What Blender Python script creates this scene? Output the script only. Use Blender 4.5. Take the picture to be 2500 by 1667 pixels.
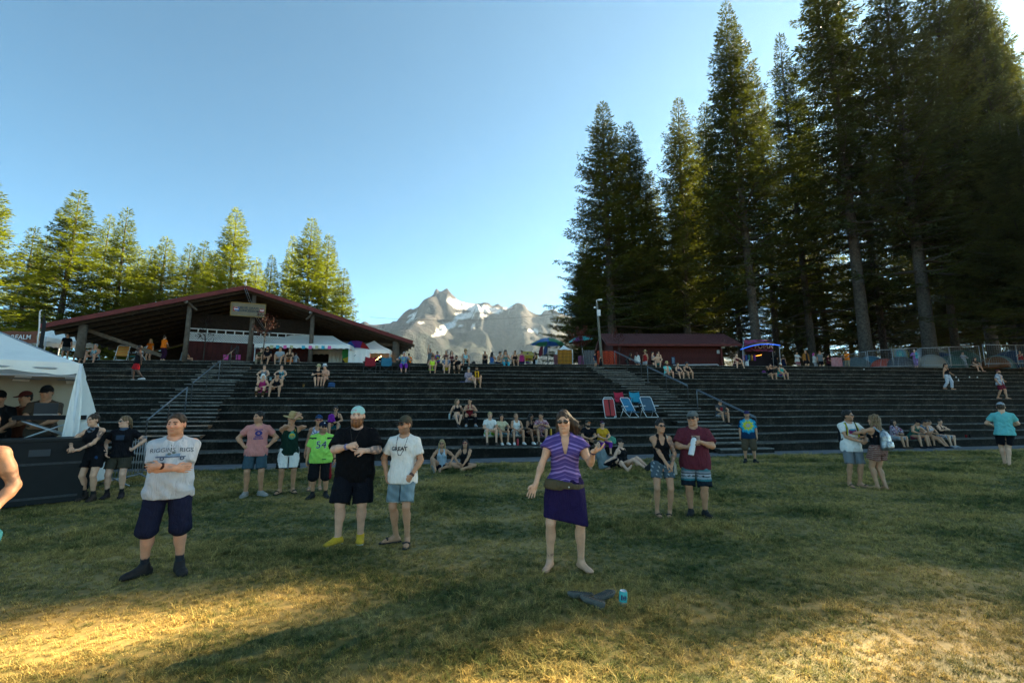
import bpy, bmesh, math, random
import numpy as np
from mathutils import Vector, Matrix
# -- scene
for o in list(bpy.data.objects):
 bpy.data.objects.remove(o, do_unlink=True)
SC = bpy.context.scene
COL = SC.collection
rnd = random.Random(7)
R = math.radians
# -- camera
CAM_H = 1.72
HAZE_D = 0.34e-4
FPX = 2500 * 16 / 36.0                  # focal length in photo pixels
PITCH = math.atan((1000 - 833.5) / FPX)
cam = bpy.data.cameras.new('camera')
cam.lens = 16; cam.sensor_width = 36; cam.clip_start = 0.05; cam.clip_end = 20000
camo = bpy.data.objects.new('camera', cam)
COL.objects.link(camo)
camo.location = (0, 0, CAM_H)
camo.rotation_euler = (math.pi / 2 + PITCH, 0, 0)
SC.camera = camo
# -- sky, sun, exposure
SUN_AZ, SUN_EL = R(56), R(26)
world = bpy.data.worlds.new('World'); SC.world = world
world.use_nodes = True
wn = world.node_tree.nodes; wl = world.node_tree.links
sky = wn.new('ShaderNodeTexSky'); sky.sky_type = 'NISHITA'; sky.sun_disc = False
sky.sun_elevation = SUN_EL; sky.sun_rotation = SUN_AZ
sky.air_density = 0.8; sky.dust_density = 4.0; sky.ozone_density = 5.0; sky.altitude = 5000
tint = wn.new('ShaderNodeMix'); tint.data_type = 'RGBA'; tint.blend_type = 'MULTIPLY'; tint.inputs['Factor'].default_value = 1; tint.inputs[7].default_value = (.90, 1.0, .68, 1)
wl.new(sky.outputs[0], tint.inputs[6]); wl.new(tint.outputs[2], wn['Background'].inputs['Color'])
wn['Background'].inputs['Strength'].default_value = 0.06
sun = bpy.data.lights.new('sun', 'SUN'); sun.energy = 5.0; sun.angle = R(0.53); sun.color = (1.0, 0.80, 0.49)
suno = bpy.data.objects.new('sun', sun); COL.objects.link(suno)
SUNV = Vector((math.sin(SUN_AZ) * math.cos(SUN_EL), math.cos(SUN_AZ) * math.cos(SUN_EL), math.sin(SUN_EL)))
suno.rotation_euler = SUNV.to_track_quat('Z', 'Y').to_euler()
suno.location = (60, 40, 60)
SC.view_settings.view_transform = 'Standard'; SC.view_settings.look = 'None'
SC.view_settings.gamma = 1.0; SC.view_settings.use_curve_mapping = False
SC.view_settings.exposure = 3.25
SC.cycles.use_denoising = True
SC.cycles.max_bounces = 5; SC.cycles.transparent_max_bounces = 8
SC.cycles.diffuse_bounces = 2; SC.cycles.glossy_bounces = 2; SC.cycles.transmission_bounces = 3
# -- helpers: places
def ray(px, py):
 u = (px - 1250) / FPX; v = (833.5 - py) / FPX
 c, s = math.cos(PITCH), math.sin(PITCH)
 return Vector((u, c - v * s, s + v * c))
def at_z(px, py, z=0.0):
 d = ray(px, py); return Vector((0, 0, CAM_H)) + d * ((z - CAM_H) / d.z)
def at_y(px, py, Y):
 d = ray(px, py); return Vector((0, 0, CAM_H)) + d * (Y / d.y)
T_A = math.atan(0.235)
T_E = Vector((math.cos(T_A), math.sin(T_A))); T_N = Vector((-math.sin(T_A), math.cos(T_A))); T_O = Vector((0, 16.6))
def step_z(k, s): return 0.438 + k * (0.302 + 0.00069 * max(-45, min(55, s))) if k >= 0 else 0.0
def step_n(k, s): return k * (0.912 - 0.00314 * max(-45, min(55, s))) if k >= 0 else 0.0
def terr(s, n, z=0.0):
 p = T_O + T_E * s + T_N * n; return Vector((p.x, p.y, z))
def to_terr(X, Y):
 d = Vector((X, Y)) - T_O; return d.dot(T_E), d.dot(T_N)
def proj(p):
 x, y, z = p[0], p[1], p[2] - CAM_H
 c, s = math.cos(PITCH), math.sin(PITCH)
 dep = y * c + z * s; up = z * c - y * s
 return 1250 + FPX * x / dep, 833.5 - FPX * up / dep
def on_step(px, k, back=0.0):
 """world point on the tread of terrace step k in the photo column px, 'back' metres behind its edge; also s"""
 s = 0.0
 def pt(s): return terr(s, step_n(k, s) + back, step_z(k, s))
 for _ in range(10):
  x = proj(pt(s))[0]; xb = proj(pt(s + .1))[0]
  s += (px - x) / ((xb - x) / .1)
 return pt(s), s
NSTEP = 15
def up_z(X, Y):
 s, n = to_terr(X, Y)
 return step_z(NSTEP - 1, s) - 0.01
def up_at(px, Y):
 X = (px - 1250) / FPX * Y * math.cos(PITCH)     # first guess, refined for the height of the upper ground
 for _ in range(6):
  x, _y = proj((X, Y, up_z(X, Y) + 0.8)); X += (px - x) / FPX * Y
 return Vector((X, Y, up_z(X, Y)))
# -- helpers: objects
def tag(o, label=None, cat=None, group=None, kind=None):
 if label: o['label'] = label
 if cat: o['category'] = cat
 if group: o['group'] = group
 if kind: o['kind'] = kind
 return o
def empty(name, loc=(0, 0, 0), rz=0.0):
 o = bpy.data.objects.new(name, None); COL.objects.link(o)
 o.location = loc; o.rotation_euler = (0, 0, rz); o.empty_display_size = 0.2
 return o
def link_mesh(name, me, parent=None, loc=None, rot=None):
 o = bpy.data.objects.new(name, me); COL.objects.link(o)
 if parent is not None: o.parent = parent
 if loc is not None: o.location = loc
 if rot is not None: o.rotation_euler = rot
 return o
def np_mesh(name, V, F, mats, smooth=False, midx=None, vcol=None):
 V = np.asarray(V, dtype=np.float32); me = bpy.data.meshes.new(name)
 F = np.asarray(F, dtype=np.int32)
 nf, k = F.shape
 me.vertices.add(len(V)); me.vertices.foreach_set('co', V.ravel())
 me.loops.add(nf * k); me.loops.foreach_set('vertex_index', F.ravel())
 me.polygons.add(nf); me.polygons.foreach_set('loop_start', np.arange(0, nf * k, k, dtype=np.int32))
 me.polygons.foreach_set('loop_total', np.full(nf, k, dtype=np.int32))
 for m in (mats if isinstance(mats, (list, tuple)) else [mats]): me.materials.append(m)
 if midx is not None: me.polygons.foreach_set('material_index', np.asarray(midx, dtype=np.int32))
 if smooth: me.polygons.foreach_set('use_smooth', np.ones(nf, dtype=bool))
 me.update(calc_edges=True)
 if vcol is not None:
  a = me.color_attributes.new('Col', 'FLOAT_COLOR', 'POINT')
  c = np.ones((len(V), 4), dtype=np.float32); c[:, :3] = vcol
  a.data.foreach_set('color', c.ravel())
 return me
class MB:
 """collects boxes, bars, tubes and prisms into one mesh"""
 def __init__(s): s.v = []; s.f = []; s.m = []; s.mi = 0; s.sm = []
 def add(s, vs, fs, smooth=False):
  b = len(s.v); s.v += [tuple(p) for p in vs]
  for f in fs: s.f.append([i + b for i in f]); s.m.append(s.mi); s.sm.append(smooth)
  return s
 def box(s, x0, y0, z0, x1, y1, z1, M=None):
  vs = [Vector(p) for p in ((x0,y0,z0),(x1,y0,z0),(x1,y1,z0),(x0,y1,z0),(x0,y0,z1),(x1,y0,z1),(x1,y1,z1),(x0,y1,z1))]
  if M is not None: vs = [M @ p for p in vs]
  return s.add(vs, [(0,3,2,1),(4,5,6,7),(0,1,5,4),(1,2,6,5),(2,3,7,6),(3,0,4,7)])
 def bar(s, a, b, w, h=None, up=(0, 0, 1)):
  a = Vector(a); b = Vector(b); h = w if h is None else h
  d = (b - a).normalized(); u = Vector(up)
  if abs(d.dot(u)) > .98: u = Vector((0, 1, 0))
  x = d.cross(u).normalized(); y = x.cross(d)
  vs = [p + x * sx * w / 2 + y * sy * h / 2 for p in (a, b) for sx, sy in ((-1,-1),(1,-1),(1,1),(-1,1))]
  return s.add(vs, [(3,2,1,0),(4,5,6,7),(0,1,5,4),(1,2,6,5),(2,3,7,6),(3,0,4,7)])
 def tube(s, pts, r, n=8, cap=True, smooth=True):
  pts = [Vector(p) for p in pts]; m = len(pts)
  rr = list(r) if isinstance(r, (list, tuple)) else [r] * m
  vs = []; prev = None
  for i, p in enumerate(pts):
   d = (pts[min(i + 1, m - 1)] - pts[max(i - 1, 0)])
   d = d.normalized() if d.length > 1e-9 else Vector((0, 0, 1))
   if prev is None:
    u = Vector((0, 0, 1)) if abs(d.z) < .9 else Vector((1, 0, 0))
    x = d.cross(u).normalized()
   else:
    x = (prev - d * prev.dot(d)).normalized()
   prev = x; y = d.cross(x)
   vs += [p + (x * math.cos(2 * math.pi * j / n) + y * math.sin(2 * math.pi * j / n)) * rr[i] for j in range(n)]
  fs = [(i*n + j, i*n + (j+1) % n, (i+1)*n + (j+1) % n, (i+1)*n + j) for i in range(m - 1) for j in range(n)]
  s.add(vs, fs, smooth)
  if cap:
   b = len(s.v) - m * n
   for f in ([b + j for j in range(n)][::-1], [b + (m-1)*n + j for j in range(n)]):
    s.f.append(f); s.m.append(s.mi); s.sm.append(False)
  return s
 def lathe(s, prof, n=16, c=(0, 0, 0), M=None, smooth=True):
  c = Vector(c); vs = []
  for r, z in prof:
   for j in range(n):
    p = Vector((r * math.cos(2*math.pi*j/n), r * math.sin(2*math.pi*j/n), z))
    vs.append((M @ p if M is not None else p) + c)
  fs = [(i*n + j, i*n + (j+1) % n, (i+1)*n + (j+1) % n, (i+1)*n + j) for i in range(len(prof)-1) for j in range(n)]
  return s.add(vs, fs, smooth)
 def quad(s, a, b, c, d, t=0.0):
  """a sheet; with t a slab of that thickness"""
  P = [Vector(p) for p in (a, b, c, d)]
  if not t: return s.add(P, [(0, 1, 2, 3)])
  nn = (P[1] - P[0]).cross(P[3] - P[0]).normalized() * t
  return s.add(P + [p - nn for p in P], [(0,1,2,3),(7,6,5,4),(0,4,5,1),(1,5,6,2),(2,6,7,3),(3,7,4,0)])
 def prism(s, poly, t, M=None):
  """poly: list of 3d points (planar), extruded by vector t"""
  P = [Vector(p) for p in poly]; t = Vector(t); n = len(P); Q = P + [p + t for p in P]
  if M is not None: Q = [M @ p for p in Q]
  return s.add(Q, [list(range(n)), list(range(2*n - 1, n - 1, -1))] + [(i, i + n, (i+1) % n + n, (i+1) % n) for i in range(n)])
 def build(s, name, mats, parent=None, loc=None, rot=None):
  me = bpy.data.meshes.new(name); me.from_pydata([tuple(v) for v in s.v], [], s.f)
  for m in (mats if isinstance(mats, (list, tuple)) else [mats]): me.materials.append(m)
  me.polygons.foreach_set('material_index', s.m); me.polygons.foreach_set('use_smooth', s.sm)
  me.update()
  return link_mesh(name, me, parent, loc, rot)
def copy_tree(o, parent=None):
 c = o.copy(); COL.objects.link(c)
 if parent is not None: c.parent = parent
 for ch in o.children: copy_tree(ch, c)
 return c
# -- helpers: materials
MATS = {}
def mat(name, col, rough=0.8, var=0.0, scale=8.0, col2=None, bump=0.0, bscale=None, metal=0.0, spec=0.3, detail=6, coords='Object', emit=None):
 if name in MATS: return MATS[name]
 m = bpy.data.materials.new(name); m.use_nodes = True; MATS[name] = m
 nt = m.node_tree; N, L = nt.nodes, nt.links; b = N['Principled BSDF']
 b.inputs['Roughness'].default_value = rough; b.inputs['Metallic'].default_value = metal
 b.inputs['Specular IOR Level'].default_value = spec
 b.inputs['Base Color'].default_value = (*col, 1)
 if var or col2 or bump:
  tc = N.new('ShaderNodeTexCoord'); nz = N.new('ShaderNodeTexNoise')
  nz.inputs['Scale'].default_value = scale; nz.inputs['Detail'].default_value = detail; nz.inputs['Roughness'].default_value = .65
  L.new(tc.outputs[coords], nz.inputs['Vector'])
  if var or col2:
   rp = N.new('ShaderNodeValToRGB')
   c2 = col2 if col2 else tuple(min(1, c * (1 + var)) for c in col)
   c1 = col if col2 else tuple(c * (1 - var) for c in col)
   rp.color_ramp.elements[0].position = .32; rp.color_ramp.elements[1].position = .68
   rp.color_ramp.elements[0].color = (*c1, 1); rp.color_ramp.elements[1].color = (*c2, 1)
   L.new(nz.outputs['Fac'], rp.inputs['Fac']); L.new(rp.outputs['Color'], b.inputs['Base Color'])
  if bump:
   bn = N.new('ShaderNodeTexNoise'); bn.inputs['Scale'].default_value = bscale or scale * 4; bn.inputs['Detail'].default_value = 4
   L.new(tc.outputs[coords], bn.inputs['Vector'])
   bp = N.new('ShaderNodeBump'); bp.inputs['Strength'].default_value = bump; bp.inputs['Distance'].default_value = .02
   L.new(bn.outputs['Fac'], bp.inputs['Height']); L.new(bp.outputs['Normal'], b.inputs['Normal'])
 if emit:
  b.inputs['Emission Color'].default_value = (*emit[0], 1); b.inputs['Emission Strength'].default_value = emit[1]
 return m
def attr_mat(name, rough=0.7, bump=0.0, bscale=60, spec=0.25, mott=(.8, 1.15), folds=0.0):
 """colour from the mesh, broken up by a fine noise; folds: soft long creases in the shading normal"""
 if name in MATS: return MATS[name]
 m = mat(name, (1, 1, 1), rough, spec=spec); nt = m.node_tree; N, L = nt.nodes, nt.links; b = N['Principled BSDF']
 a = N.new('ShaderNodeVertexColor'); a.layer_name = 'Col'
 if not bump: L.new(a.outputs['Color'], b.inputs['Base Color']); return m
 tc = N.new('ShaderNodeTexCoord'); bn = N.new('ShaderNodeTexNoise'); bn.inputs['Scale'].default_value = bscale; bn.inputs['Detail'].default_value = 4
 n2 = N.new('ShaderNodeTexNoise'); n2.inputs['Scale'].default_value = 11; n2.inputs['Detail'].default_value = 3
 L.new(tc.outputs['Object'], bn.inputs['Vector']); L.new(tc.outputs['Object'], n2.inputs['Vector'])
 av = N.new('ShaderNodeMath'); av.operation = 'ADD'; L.new(bn.outputs['Fac'], av.inputs[0]); L.new(n2.outputs['Fac'], av.inputs[1]); hf = N.new('ShaderNodeMath'); hf.operation = 'MULTIPLY'; hf.inputs[1].default_value = .5; L.new(av.outputs[0], hf.inputs[0])
 rp = N.new('ShaderNodeValToRGB'); rp.color_ramp.elements[0].position = .36; rp.color_ramp.elements[1].position = .64; rp.color_ramp.elements[0].color = (mott[0],) * 3 + (1,); rp.color_ramp.elements[1].color = (mott[1],) * 3 + (1,)
 mx = N.new('ShaderNodeMix'); mx.data_type = 'RGBA'; mx.blend_type = 'MULTIPLY'; mx.inputs['Factor'].default_value = 1
 L.new(hf.outputs[0], rp.inputs['Fac']); L.new(a.outputs['Color'], mx.inputs[6]); L.new(rp.outputs['Color'], mx.inputs[7]); L.new(mx.outputs[2], b.inputs['Base Color'])
 bp = N.new('ShaderNodeBump'); bp.inputs['Strength'].default_value = bump; bp.inputs['Distance'].default_value = .01; L.new(bn.outputs['Fac'], bp.inputs['Height']); L.new(bp.outputs['Normal'], b.inputs['Normal'])
 if folds:
  mp = N.new('ShaderNodeMapping'); mp.inputs['Scale'].default_value = (13, 13, 5); mp.inputs['Rotation'].default_value = (0, .35, 0); L.new(tc.outputs['Object'], mp.inputs[0])
  fn = N.new('ShaderNodeTexNoise'); fn.inputs['Scale'].default_value = 1.0; fn.inputs['Detail'].default_value = 3; fn.inputs['Distortion'].default_value = 1.2; L.new(mp.outputs[0], fn.inputs['Vector'])
  b2 = N.new('ShaderNodeBump'); b2.inputs['Strength'].default_value = folds; b2.inputs['Distance'].default_value = .05; L.new(fn.outputs['Fac'], b2.inputs['Height']); L.new(bp.outputs['Normal'], b2.inputs['Normal']); L.new(b2.outputs['Normal'], b.inputs['Normal'])
 return m
def fbm(x, y, seed=0, oct=5, ridged=False):
 """cheap numpy value noise"""
 rs = np.random.RandomState(seed); out = np.zeros_like(x, dtype=float); amp = 1.0; tot = 0
 for o in range(oct):
  G = rs.rand(64, 64); fx = x * 2 ** o + rs.rand() * 9; fy = y * 2 ** o + rs.rand() * 9
  ix = np.floor(fx).astype(int); iy = np.floor(fy).astype(int); tx = fx - ix; ty = fy - iy
  tx = tx * tx * (3 - 2 * tx); ty = ty * ty * (3 - 2 * ty)
  g = lambda a, b: G[a % 64, b % 64]
  v = (g(ix, iy) * (1 - tx) + g(ix + 1, iy) * tx) * (1 - ty) + (g(ix, iy + 1) * (1 - tx) + g(ix + 1, iy + 1) * tx) * ty
  if ridged: v = 1 - np.abs(2 * v - 1)
  out += v * amp; tot += amp; amp *= .5
 return out / tot
# == SETTING
# -- lawn material: straw and green patches by world position
def lawn_material(name, blade):
 m = bpy.data.materials.new(name); m.use_nodes = True; nt = m.node_tree; N, L = nt.nodes, nt.links; b = N['Principled BSDF']
 g = N.new('ShaderNodeNewGeometry')
 mp = N.new('ShaderNodeMapping'); mp.inputs['Scale'].default_value = (.55, 1.0, 0.0); L.new(g.outputs['Position'], mp.inputs['Vector'])
 n1 = N.new('ShaderNodeTexNoise'); n1.inputs['Scale'].default_value = .62; n1.inputs['Detail'].default_value = 5; n1.inputs['Roughness'].default_value = .66
 L.new(mp.outputs[0], n1.inputs['Vector'])
 n2 = N.new('ShaderNodeTexNoise'); n2.inputs['Scale'].default_value = 9 if blade else 14; n2.inputs['Detail'].default_value = 3
 L.new(g.outputs['Position'], n2.inputs['Vector'])
 rp = N.new('ShaderNodeValToRGB'); cr = rp.color_ramp
 cr.elements[0].position = .32; cr.elements[0].color = (.055, .082, .022, 1)
 cr.elements[1].position = .60; cr.elements[1].color = (.50, .36, .125, 1)
 e = cr.elements.new(.42); e.color = (.13, .14, .040, 1)
 e = cr.elements.new(.50); e.color = (.27, .225, .080, 1)
 ad = N.new('ShaderNodeMath'); ad.operation = 'MULTIPLY_ADD'; ad.inputs[1].default_value = .30; L.new(n2.outputs['Fac'], ad.inputs[0])
 sb = N.new('ShaderNodeMath'); sb.operation = 'ADD'; sb.inputs[1].default_value = -.15
 L.new(n1.outputs['Fac'], ad.inputs[2]); L.new(ad.outputs[0], sb.inputs[0])
 fac = sb.outputs[0]
 if blade:
  oi = N.new('ShaderNodeObjectInfo'); a2 = N.new('ShaderNodeMath'); a2.operation = 'MULTIPLY_ADD'; a2.inputs[1].default_value = .20
  L.new(oi.outputs['Random'], a2.inputs[0]); L.new(fac, a2.inputs[2])
  a3 = N.new('ShaderNodeMath'); a3.operation = 'ADD'; a3.inputs[1].default_value = -.09; L.new(a2.outputs[0], a3.inputs[0]); fac = a3.outputs[0]
 L.new(fac, rp.inputs['Fac'])
 b.inputs['Roughness'].default_value = .75; b.inputs['Specular IOR Level'].default_value = .2
 if blade:
  vc = N.new('ShaderNodeVertexColor'); vc.layer_name = 'Col'; mu = N.new('ShaderNodeMix'); mu.data_type = 'RGBA'; mu.blend_type = 'MULTIPLY'; mu.inputs['Factor'].default_value = 1
  L.new(rp.outputs['Color'], mu.inputs[6]); L.new(vc.outputs['Color'], mu.inputs[7]); L.new(mu.outputs[2], b.inputs['Base Color'])
  tr = N.new('ShaderNodeBsdfTranslucent'); L.new(mu.outputs[2], tr.inputs['Color'])
  mx = N.new('ShaderNodeMixShader'); mx.inputs[0].default_value = .38
  L.new(b.outputs[0], mx.inputs[1]); L.new(tr.outputs[0], mx.inputs[2]); L.new(mx.outputs[0], N['Material Output'].inputs['Surface'])
 else:
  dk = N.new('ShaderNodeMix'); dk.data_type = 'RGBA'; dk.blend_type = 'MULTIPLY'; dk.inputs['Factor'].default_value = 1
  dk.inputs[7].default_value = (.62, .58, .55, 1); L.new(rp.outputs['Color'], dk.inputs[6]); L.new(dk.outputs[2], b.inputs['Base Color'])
 return m
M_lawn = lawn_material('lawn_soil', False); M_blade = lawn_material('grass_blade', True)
M_path = mat('asphalt_path', (.085, .085, .088), .9, col2=(.17, .17, .17), scale=3.0, bump=.4, bscale=90)
M_dirt = mat('packed_earth', (.12, .095, .06), .95, col2=(.20, .16, .10), scale=1.5, bump=.3)
def sheet(name, xs, ys, zf, m, smooth=True):
 X, Y = np.meshgrid(xs, ys); Z = zf(X, Y); nx, ny = len(xs), len(ys)
 V = np.stack([X, Y, Z], -1).reshape(-1, 3); i = np.arange(ny - 1)[:, None] * nx + np.arange(nx - 1)[None, :]
 F = np.stack([i, i + 1, i + nx + 1, i + nx], -1).reshape(-1, 4)
 return link_mesh(name, np_mesh(name, V, F, m, smooth))
xs = np.concatenate([[-3000, -800, -250, -100, -60], np.arange(-40, 40.1, .5), [60, 100, 250, 800, 3000]])
ys = np.concatenate([[-3000, -800, -200, -60, -25], np.arange(-10, 34, .5)])
def lawn_z(X, Y):
 w = np.exp(-((np.abs(X) / 40) ** 8)) * (np.abs(Y) < 30)
 return (fbm(X * .35 + 40, Y * .35 + 40, 3, 3) - .5) * .05 * w
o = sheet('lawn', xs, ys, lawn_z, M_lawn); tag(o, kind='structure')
V = []; ss = np.arange(-45, 55.1, 1.0)
for s in ss:
 w = 1.15 + .10 * math.sin(s * .7) + .05 * math.sin(s * 2.3)
 for n_, z_ in ((-w, .012), (-w * .6, .034), (.05, .040)):
  V.append(terr(s, n_, z_))
F = [(i*3 + j, (i+1)*3 + j, (i+1)*3 + j + 1, i*3 + j + 1) for i in range(len(ss) - 1) for j in range(2)]
o = link_mesh('path', np_mesh('path', V, F, M_path, True)); tag(o, kind='structure')
ss = np.concatenate([[-2500, -600, -150, -70], np.arange(-45, 56, 5), [70, 150, 600, 2500]]); nn = np.array([0, .5, 2, 6, 15, 30, 60, 120, 300, 900, 2600])
V = []
for n_ in nn:
 for s in ss:
  z = step_z(14, s) - .012; q = terr(s, step_n(14, s) + .12 + n_, z); V.append(q)
nx = len(ss)
F = [(j*nx + i, j*nx + i + 1, (j+1)*nx + i + 1, (j+1)*nx + i) for j in range(len(nn) - 1) for i in range(nx - 1)]
o = link_mesh('upper_ground', np_mesh('upper_ground', V, F, M_dirt, True)); tag(o, kind='structure')
# -- terraces: fifteen long concrete steps
def stained_concrete(name, c1, c2, c3, sx=1.0):
 m = bpy.data.materials.new(name); m.use_nodes = True; nt = m.node_tree; N, L = nt.nodes, nt.links; b = N['Principled BSDF']
 tc = N.new('ShaderNodeTexCoord'); mp = N.new('ShaderNodeMapping'); mp.inputs['Scale'].default_value = (sx, sx, sx * .8)
 L.new(tc.outputs['Object'], mp.inputs['Vector'])
 n1 = N.new('ShaderNodeTexNoise'); n1.inputs['Scale'].default_value = 1.3; n1.inputs['Detail'].default_value = 8; n1.inputs['Roughness'].default_value = .75
 n2 = N.new('ShaderNodeTexNoise'); n2.inputs['Scale'].default_value = 13; n2.inputs['Detail'].default_value = 5; n2.inputs['Roughness'].default_value = .7
 L.new(mp.outputs[0], n1.inputs['Vector']); L.new(mp.outputs[0], n2.inputs['Vector'])
 ml = N.new('ShaderNodeMath'); ml.operation = 'MULTIPLY_ADD'; ml.inputs[1].default_value = .5; L.new(n2.outputs['Fac'], ml.inputs[0])
 hf = N.new('ShaderNodeMath'); hf.operation = 'MULTIPLY'; hf.inputs[1].default_value = .6; L.new(n1.outputs['Fac'], hf.inputs[0]); L.new(hf.outputs[0], ml.inputs[2])
 rp = N.new('ShaderNodeValToRGB'); cr = rp.color_ramp
 cr.elements[0].position = .40; cr.elements[0].color = (*c1, 1); cr.elements[1].position = .74; cr.elements[1].color = (*c3, 1)
 e = cr.elements.new(.56); e.color = (*c2, 1)
 L.new(ml.outputs[0], rp.inputs['Fac']); L.new(rp.outputs['Color'], b.inputs['Base Color'])
 b.inputs['Roughness'].default_value = .92; b.inputs['Specular IOR Level'].default_value = .15
 bp = N.new('ShaderNodeBump'); bp.inputs['Strength'].default_value = .5; bp.inputs['Distance'].default_value = .015
 L.new(n2.outputs['Fac'], bp.inputs['Height']); L.new(bp.outputs['Normal'], b.inputs['Normal'])
 return m
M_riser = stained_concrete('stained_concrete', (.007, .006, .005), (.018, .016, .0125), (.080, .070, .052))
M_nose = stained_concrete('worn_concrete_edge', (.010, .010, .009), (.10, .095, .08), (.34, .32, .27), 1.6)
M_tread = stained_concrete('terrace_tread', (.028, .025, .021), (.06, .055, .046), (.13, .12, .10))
S0, S1 = -34.0, 46.0
terrace = empty('terrace', terr(0, 0, 0)); tag(terrace, kind='structure')
tl = terrace.location.copy()
def make_step(k):
 rs = np.random.RandomState(100 + k); ss = np.arange(S0, S1 + .01, .5); n = len(ss)
 wob = np.cumsum(rs.randn(n)) * .010; wob -= np.linspace(wob[0], wob[-1], n)
 wz = np.cumsum(rs.randn(n)) * .006; wz -= np.linspace(wz[0], wz[-1], n)
 prof = 6; V = []
 for i, s in enumerate(ss):
  zb = step_z(k - 1, s) - .10 if k else -.15; zt = step_z(k, s) + wz[i]; nf = step_n(k, s) + wob[i]
  chip = rs.rand() * .008 + (rs.rand() < .06) * .02
  nb = step_n(k + 1, s) + .15 if k < NSTEP - 1 else nf + 1.0
  for (nn_, z_) in ((nf + .012, zb), (nf, zt - .034 - chip), (nf - .012, zt - .028 - chip), (nf - .011, zt - .010), (nf + .012 + chip, zt), (nb, zt + .004)):
   V.append(terr(s, nn_, z_) - tl)
 F = []; mi = []
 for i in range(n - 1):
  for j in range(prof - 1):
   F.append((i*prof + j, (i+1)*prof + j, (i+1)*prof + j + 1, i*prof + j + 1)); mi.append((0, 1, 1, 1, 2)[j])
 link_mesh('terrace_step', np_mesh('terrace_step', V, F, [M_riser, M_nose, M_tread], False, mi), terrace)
for k in range(NSTEP): make_step(k)
# -- stairways of half-height blocks let into the terraces
M_stair = stained_concrete('stair_concrete', (.05, .048, .042), (.15, .14, .12), (.34, .32, .28), 1.5)
def stairway(sa, sb, label, rs):
 """sa, sb: functions of n giving the two sides along the terrace"""
 root = empty('concrete_stairway', terr(sa(0), 0, 0)); tag(root, label, 'stairway', 'stairways up the terraces')
 L0 = root.location.copy()
 for k in range(NSTEP):
  sm = (sa(k) + sb(k)) / 2
  n1 = step_n(k, sm); d = .46; zl = step_z(k - 1, sm) if k else 0.0; zt = (zl + step_z(k, sm)) / 2
  a, b = sa(k) + rs.uniform(-.08, .08), sb(k) + rs.uniform(-.08, .08); c = .02; drop = rs.uniform(0, .012)
  m = MB()
  P = [(n1 - d, zl - .02), (n1 - d - .004, zt - .05), (n1 - d - .02, zt - .045), (n1 - d - .014, zt - .012 - drop), (n1 - d + .02, zt - drop), (n1 + .02, zt - drop)]
  vs = [terr(s, p, z) - L0 for s in (a, b) for p, z in P]
  n = len(P)
  m.mi = 0; m.add(vs, [(0, n, n + 1, 1)]); m.mi = 1
  m.add(vs, [(i, n + i, n + i + 1, i + 1) for i in range(1, n - 1)])
  m.mi = 0; m.add(vs, [list(range(n)), list(range(2*n - 1, n - 1, -1))])
  m.build('stair_step', [M_riser, M_stair], root)
  m = MB(); m.mi = 0                                        # worn pale nosing across the terrace edge within the stairway
  zt2 = step_z(k, sm)
  if rs.random() < .9:
   vs = [terr(s, n1 + p, zt2 + z) - L0 for s in (a + .1, b - .1) for p, z in ((-.022, -.05), (-.024, .004), (.10, .010))]
   m.add(vs, [(0, 3, 4, 1), (1, 4, 5, 2)]); m.build('step_nosing', M_stair, root)
 return root
lerp = lambda a, b, t: a + (b - a) * t
stair_l = stairway(lambda k: lerp(-12.6, -14.6, k / 14), lambda k: lerp(-10.05, -12.5, k / 14), 'pale concrete stairway up the terraces below the concession pavilion', random.Random(3))
stair_r = stairway(lambda k: lerp(8.2, 7.9, k / 14), lambda k: lerp(10.7, 10.3, k / 14), 'pale concrete stairway up the terraces below the small red shed', random.Random(4))
M_rail = mat('galvanised_rail', (.16, .18, .20), .45, var=.3, scale=20, metal=.7)
M_raild = mat('dark_rail', (.035, .035, .035), .6, var=.3, scale=20)
def handrail(sf, k0, k1, label, double=False, m=M_rail):
 """a rail of bent pipe from step k0 (low) to step k1 (high)"""
 def P(k, dz, ds=0.0):
  s = sf(k) + ds; return terr(s, step_n(k, s), step_z(k, s) + dz)
 base = P(k0, 0); root = empty('handrail', base); tag(root, label, 'handrail', 'stair handrails'); B = Vector(base)
 for ds in ((0, .09) if double else (0,)):
  ks = np.linspace(k0, k1, 6); pts = [P(k, .88 + ds * .6, ds * .0) - B for k in ks]
  lo = [P(k0, .0) - B, P(k0, .74) - B] ; hi = [P(k1, .74) - B, P(k1, 0) - B]
  if not double: hi = [P(k1, .80) - B, P(k1, 0.0) - B]
  if ds == 0:
   mm = MB(); mm.tube(pts, .024, 8); mm.build('rail', m, root)
  else:
   mm = MB(); mm.tube(pts, .020, 8); mm.build('rail', m, root)
 for k in (k0, (k0 + k1) / 2, k1):
  mm = MB(); mm.tube([P(k, -.05) - B, P(k, .70) - B, P(k, .88) - B], .022, 8); mm.build('post', M_raild if k != k1 else m, root)
 return root
cl = lambda k: lerp(-11.45, -13.4, k / 14)
handrail(cl, .3, 4.3, 'lowest bare steel handrail on the stairway below the concession pavilion')
handrail(cl, 5.0, 9.6, 'middle bare steel handrail on the stairway below the concession pavilion')
handrail(cl, 10.2, 14, 'topmost dark handrail on the stairway below the concession pavilion', m=M_raild)
cr_ = lambda k: lerp(10.45, 10.1, k / 14)
handrail(cr_, .2, 4.4, 'lowest double pipe handrail on the stairway below the small red shed', True)
handrail(cr_, 5.2, 9.4, 'middle double pipe handrail on the stairway below the small red shed', True)
handrail(cr_, 10.2, 14, 'topmost double pipe handrail on the stairway below the small red shed', True)
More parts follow.
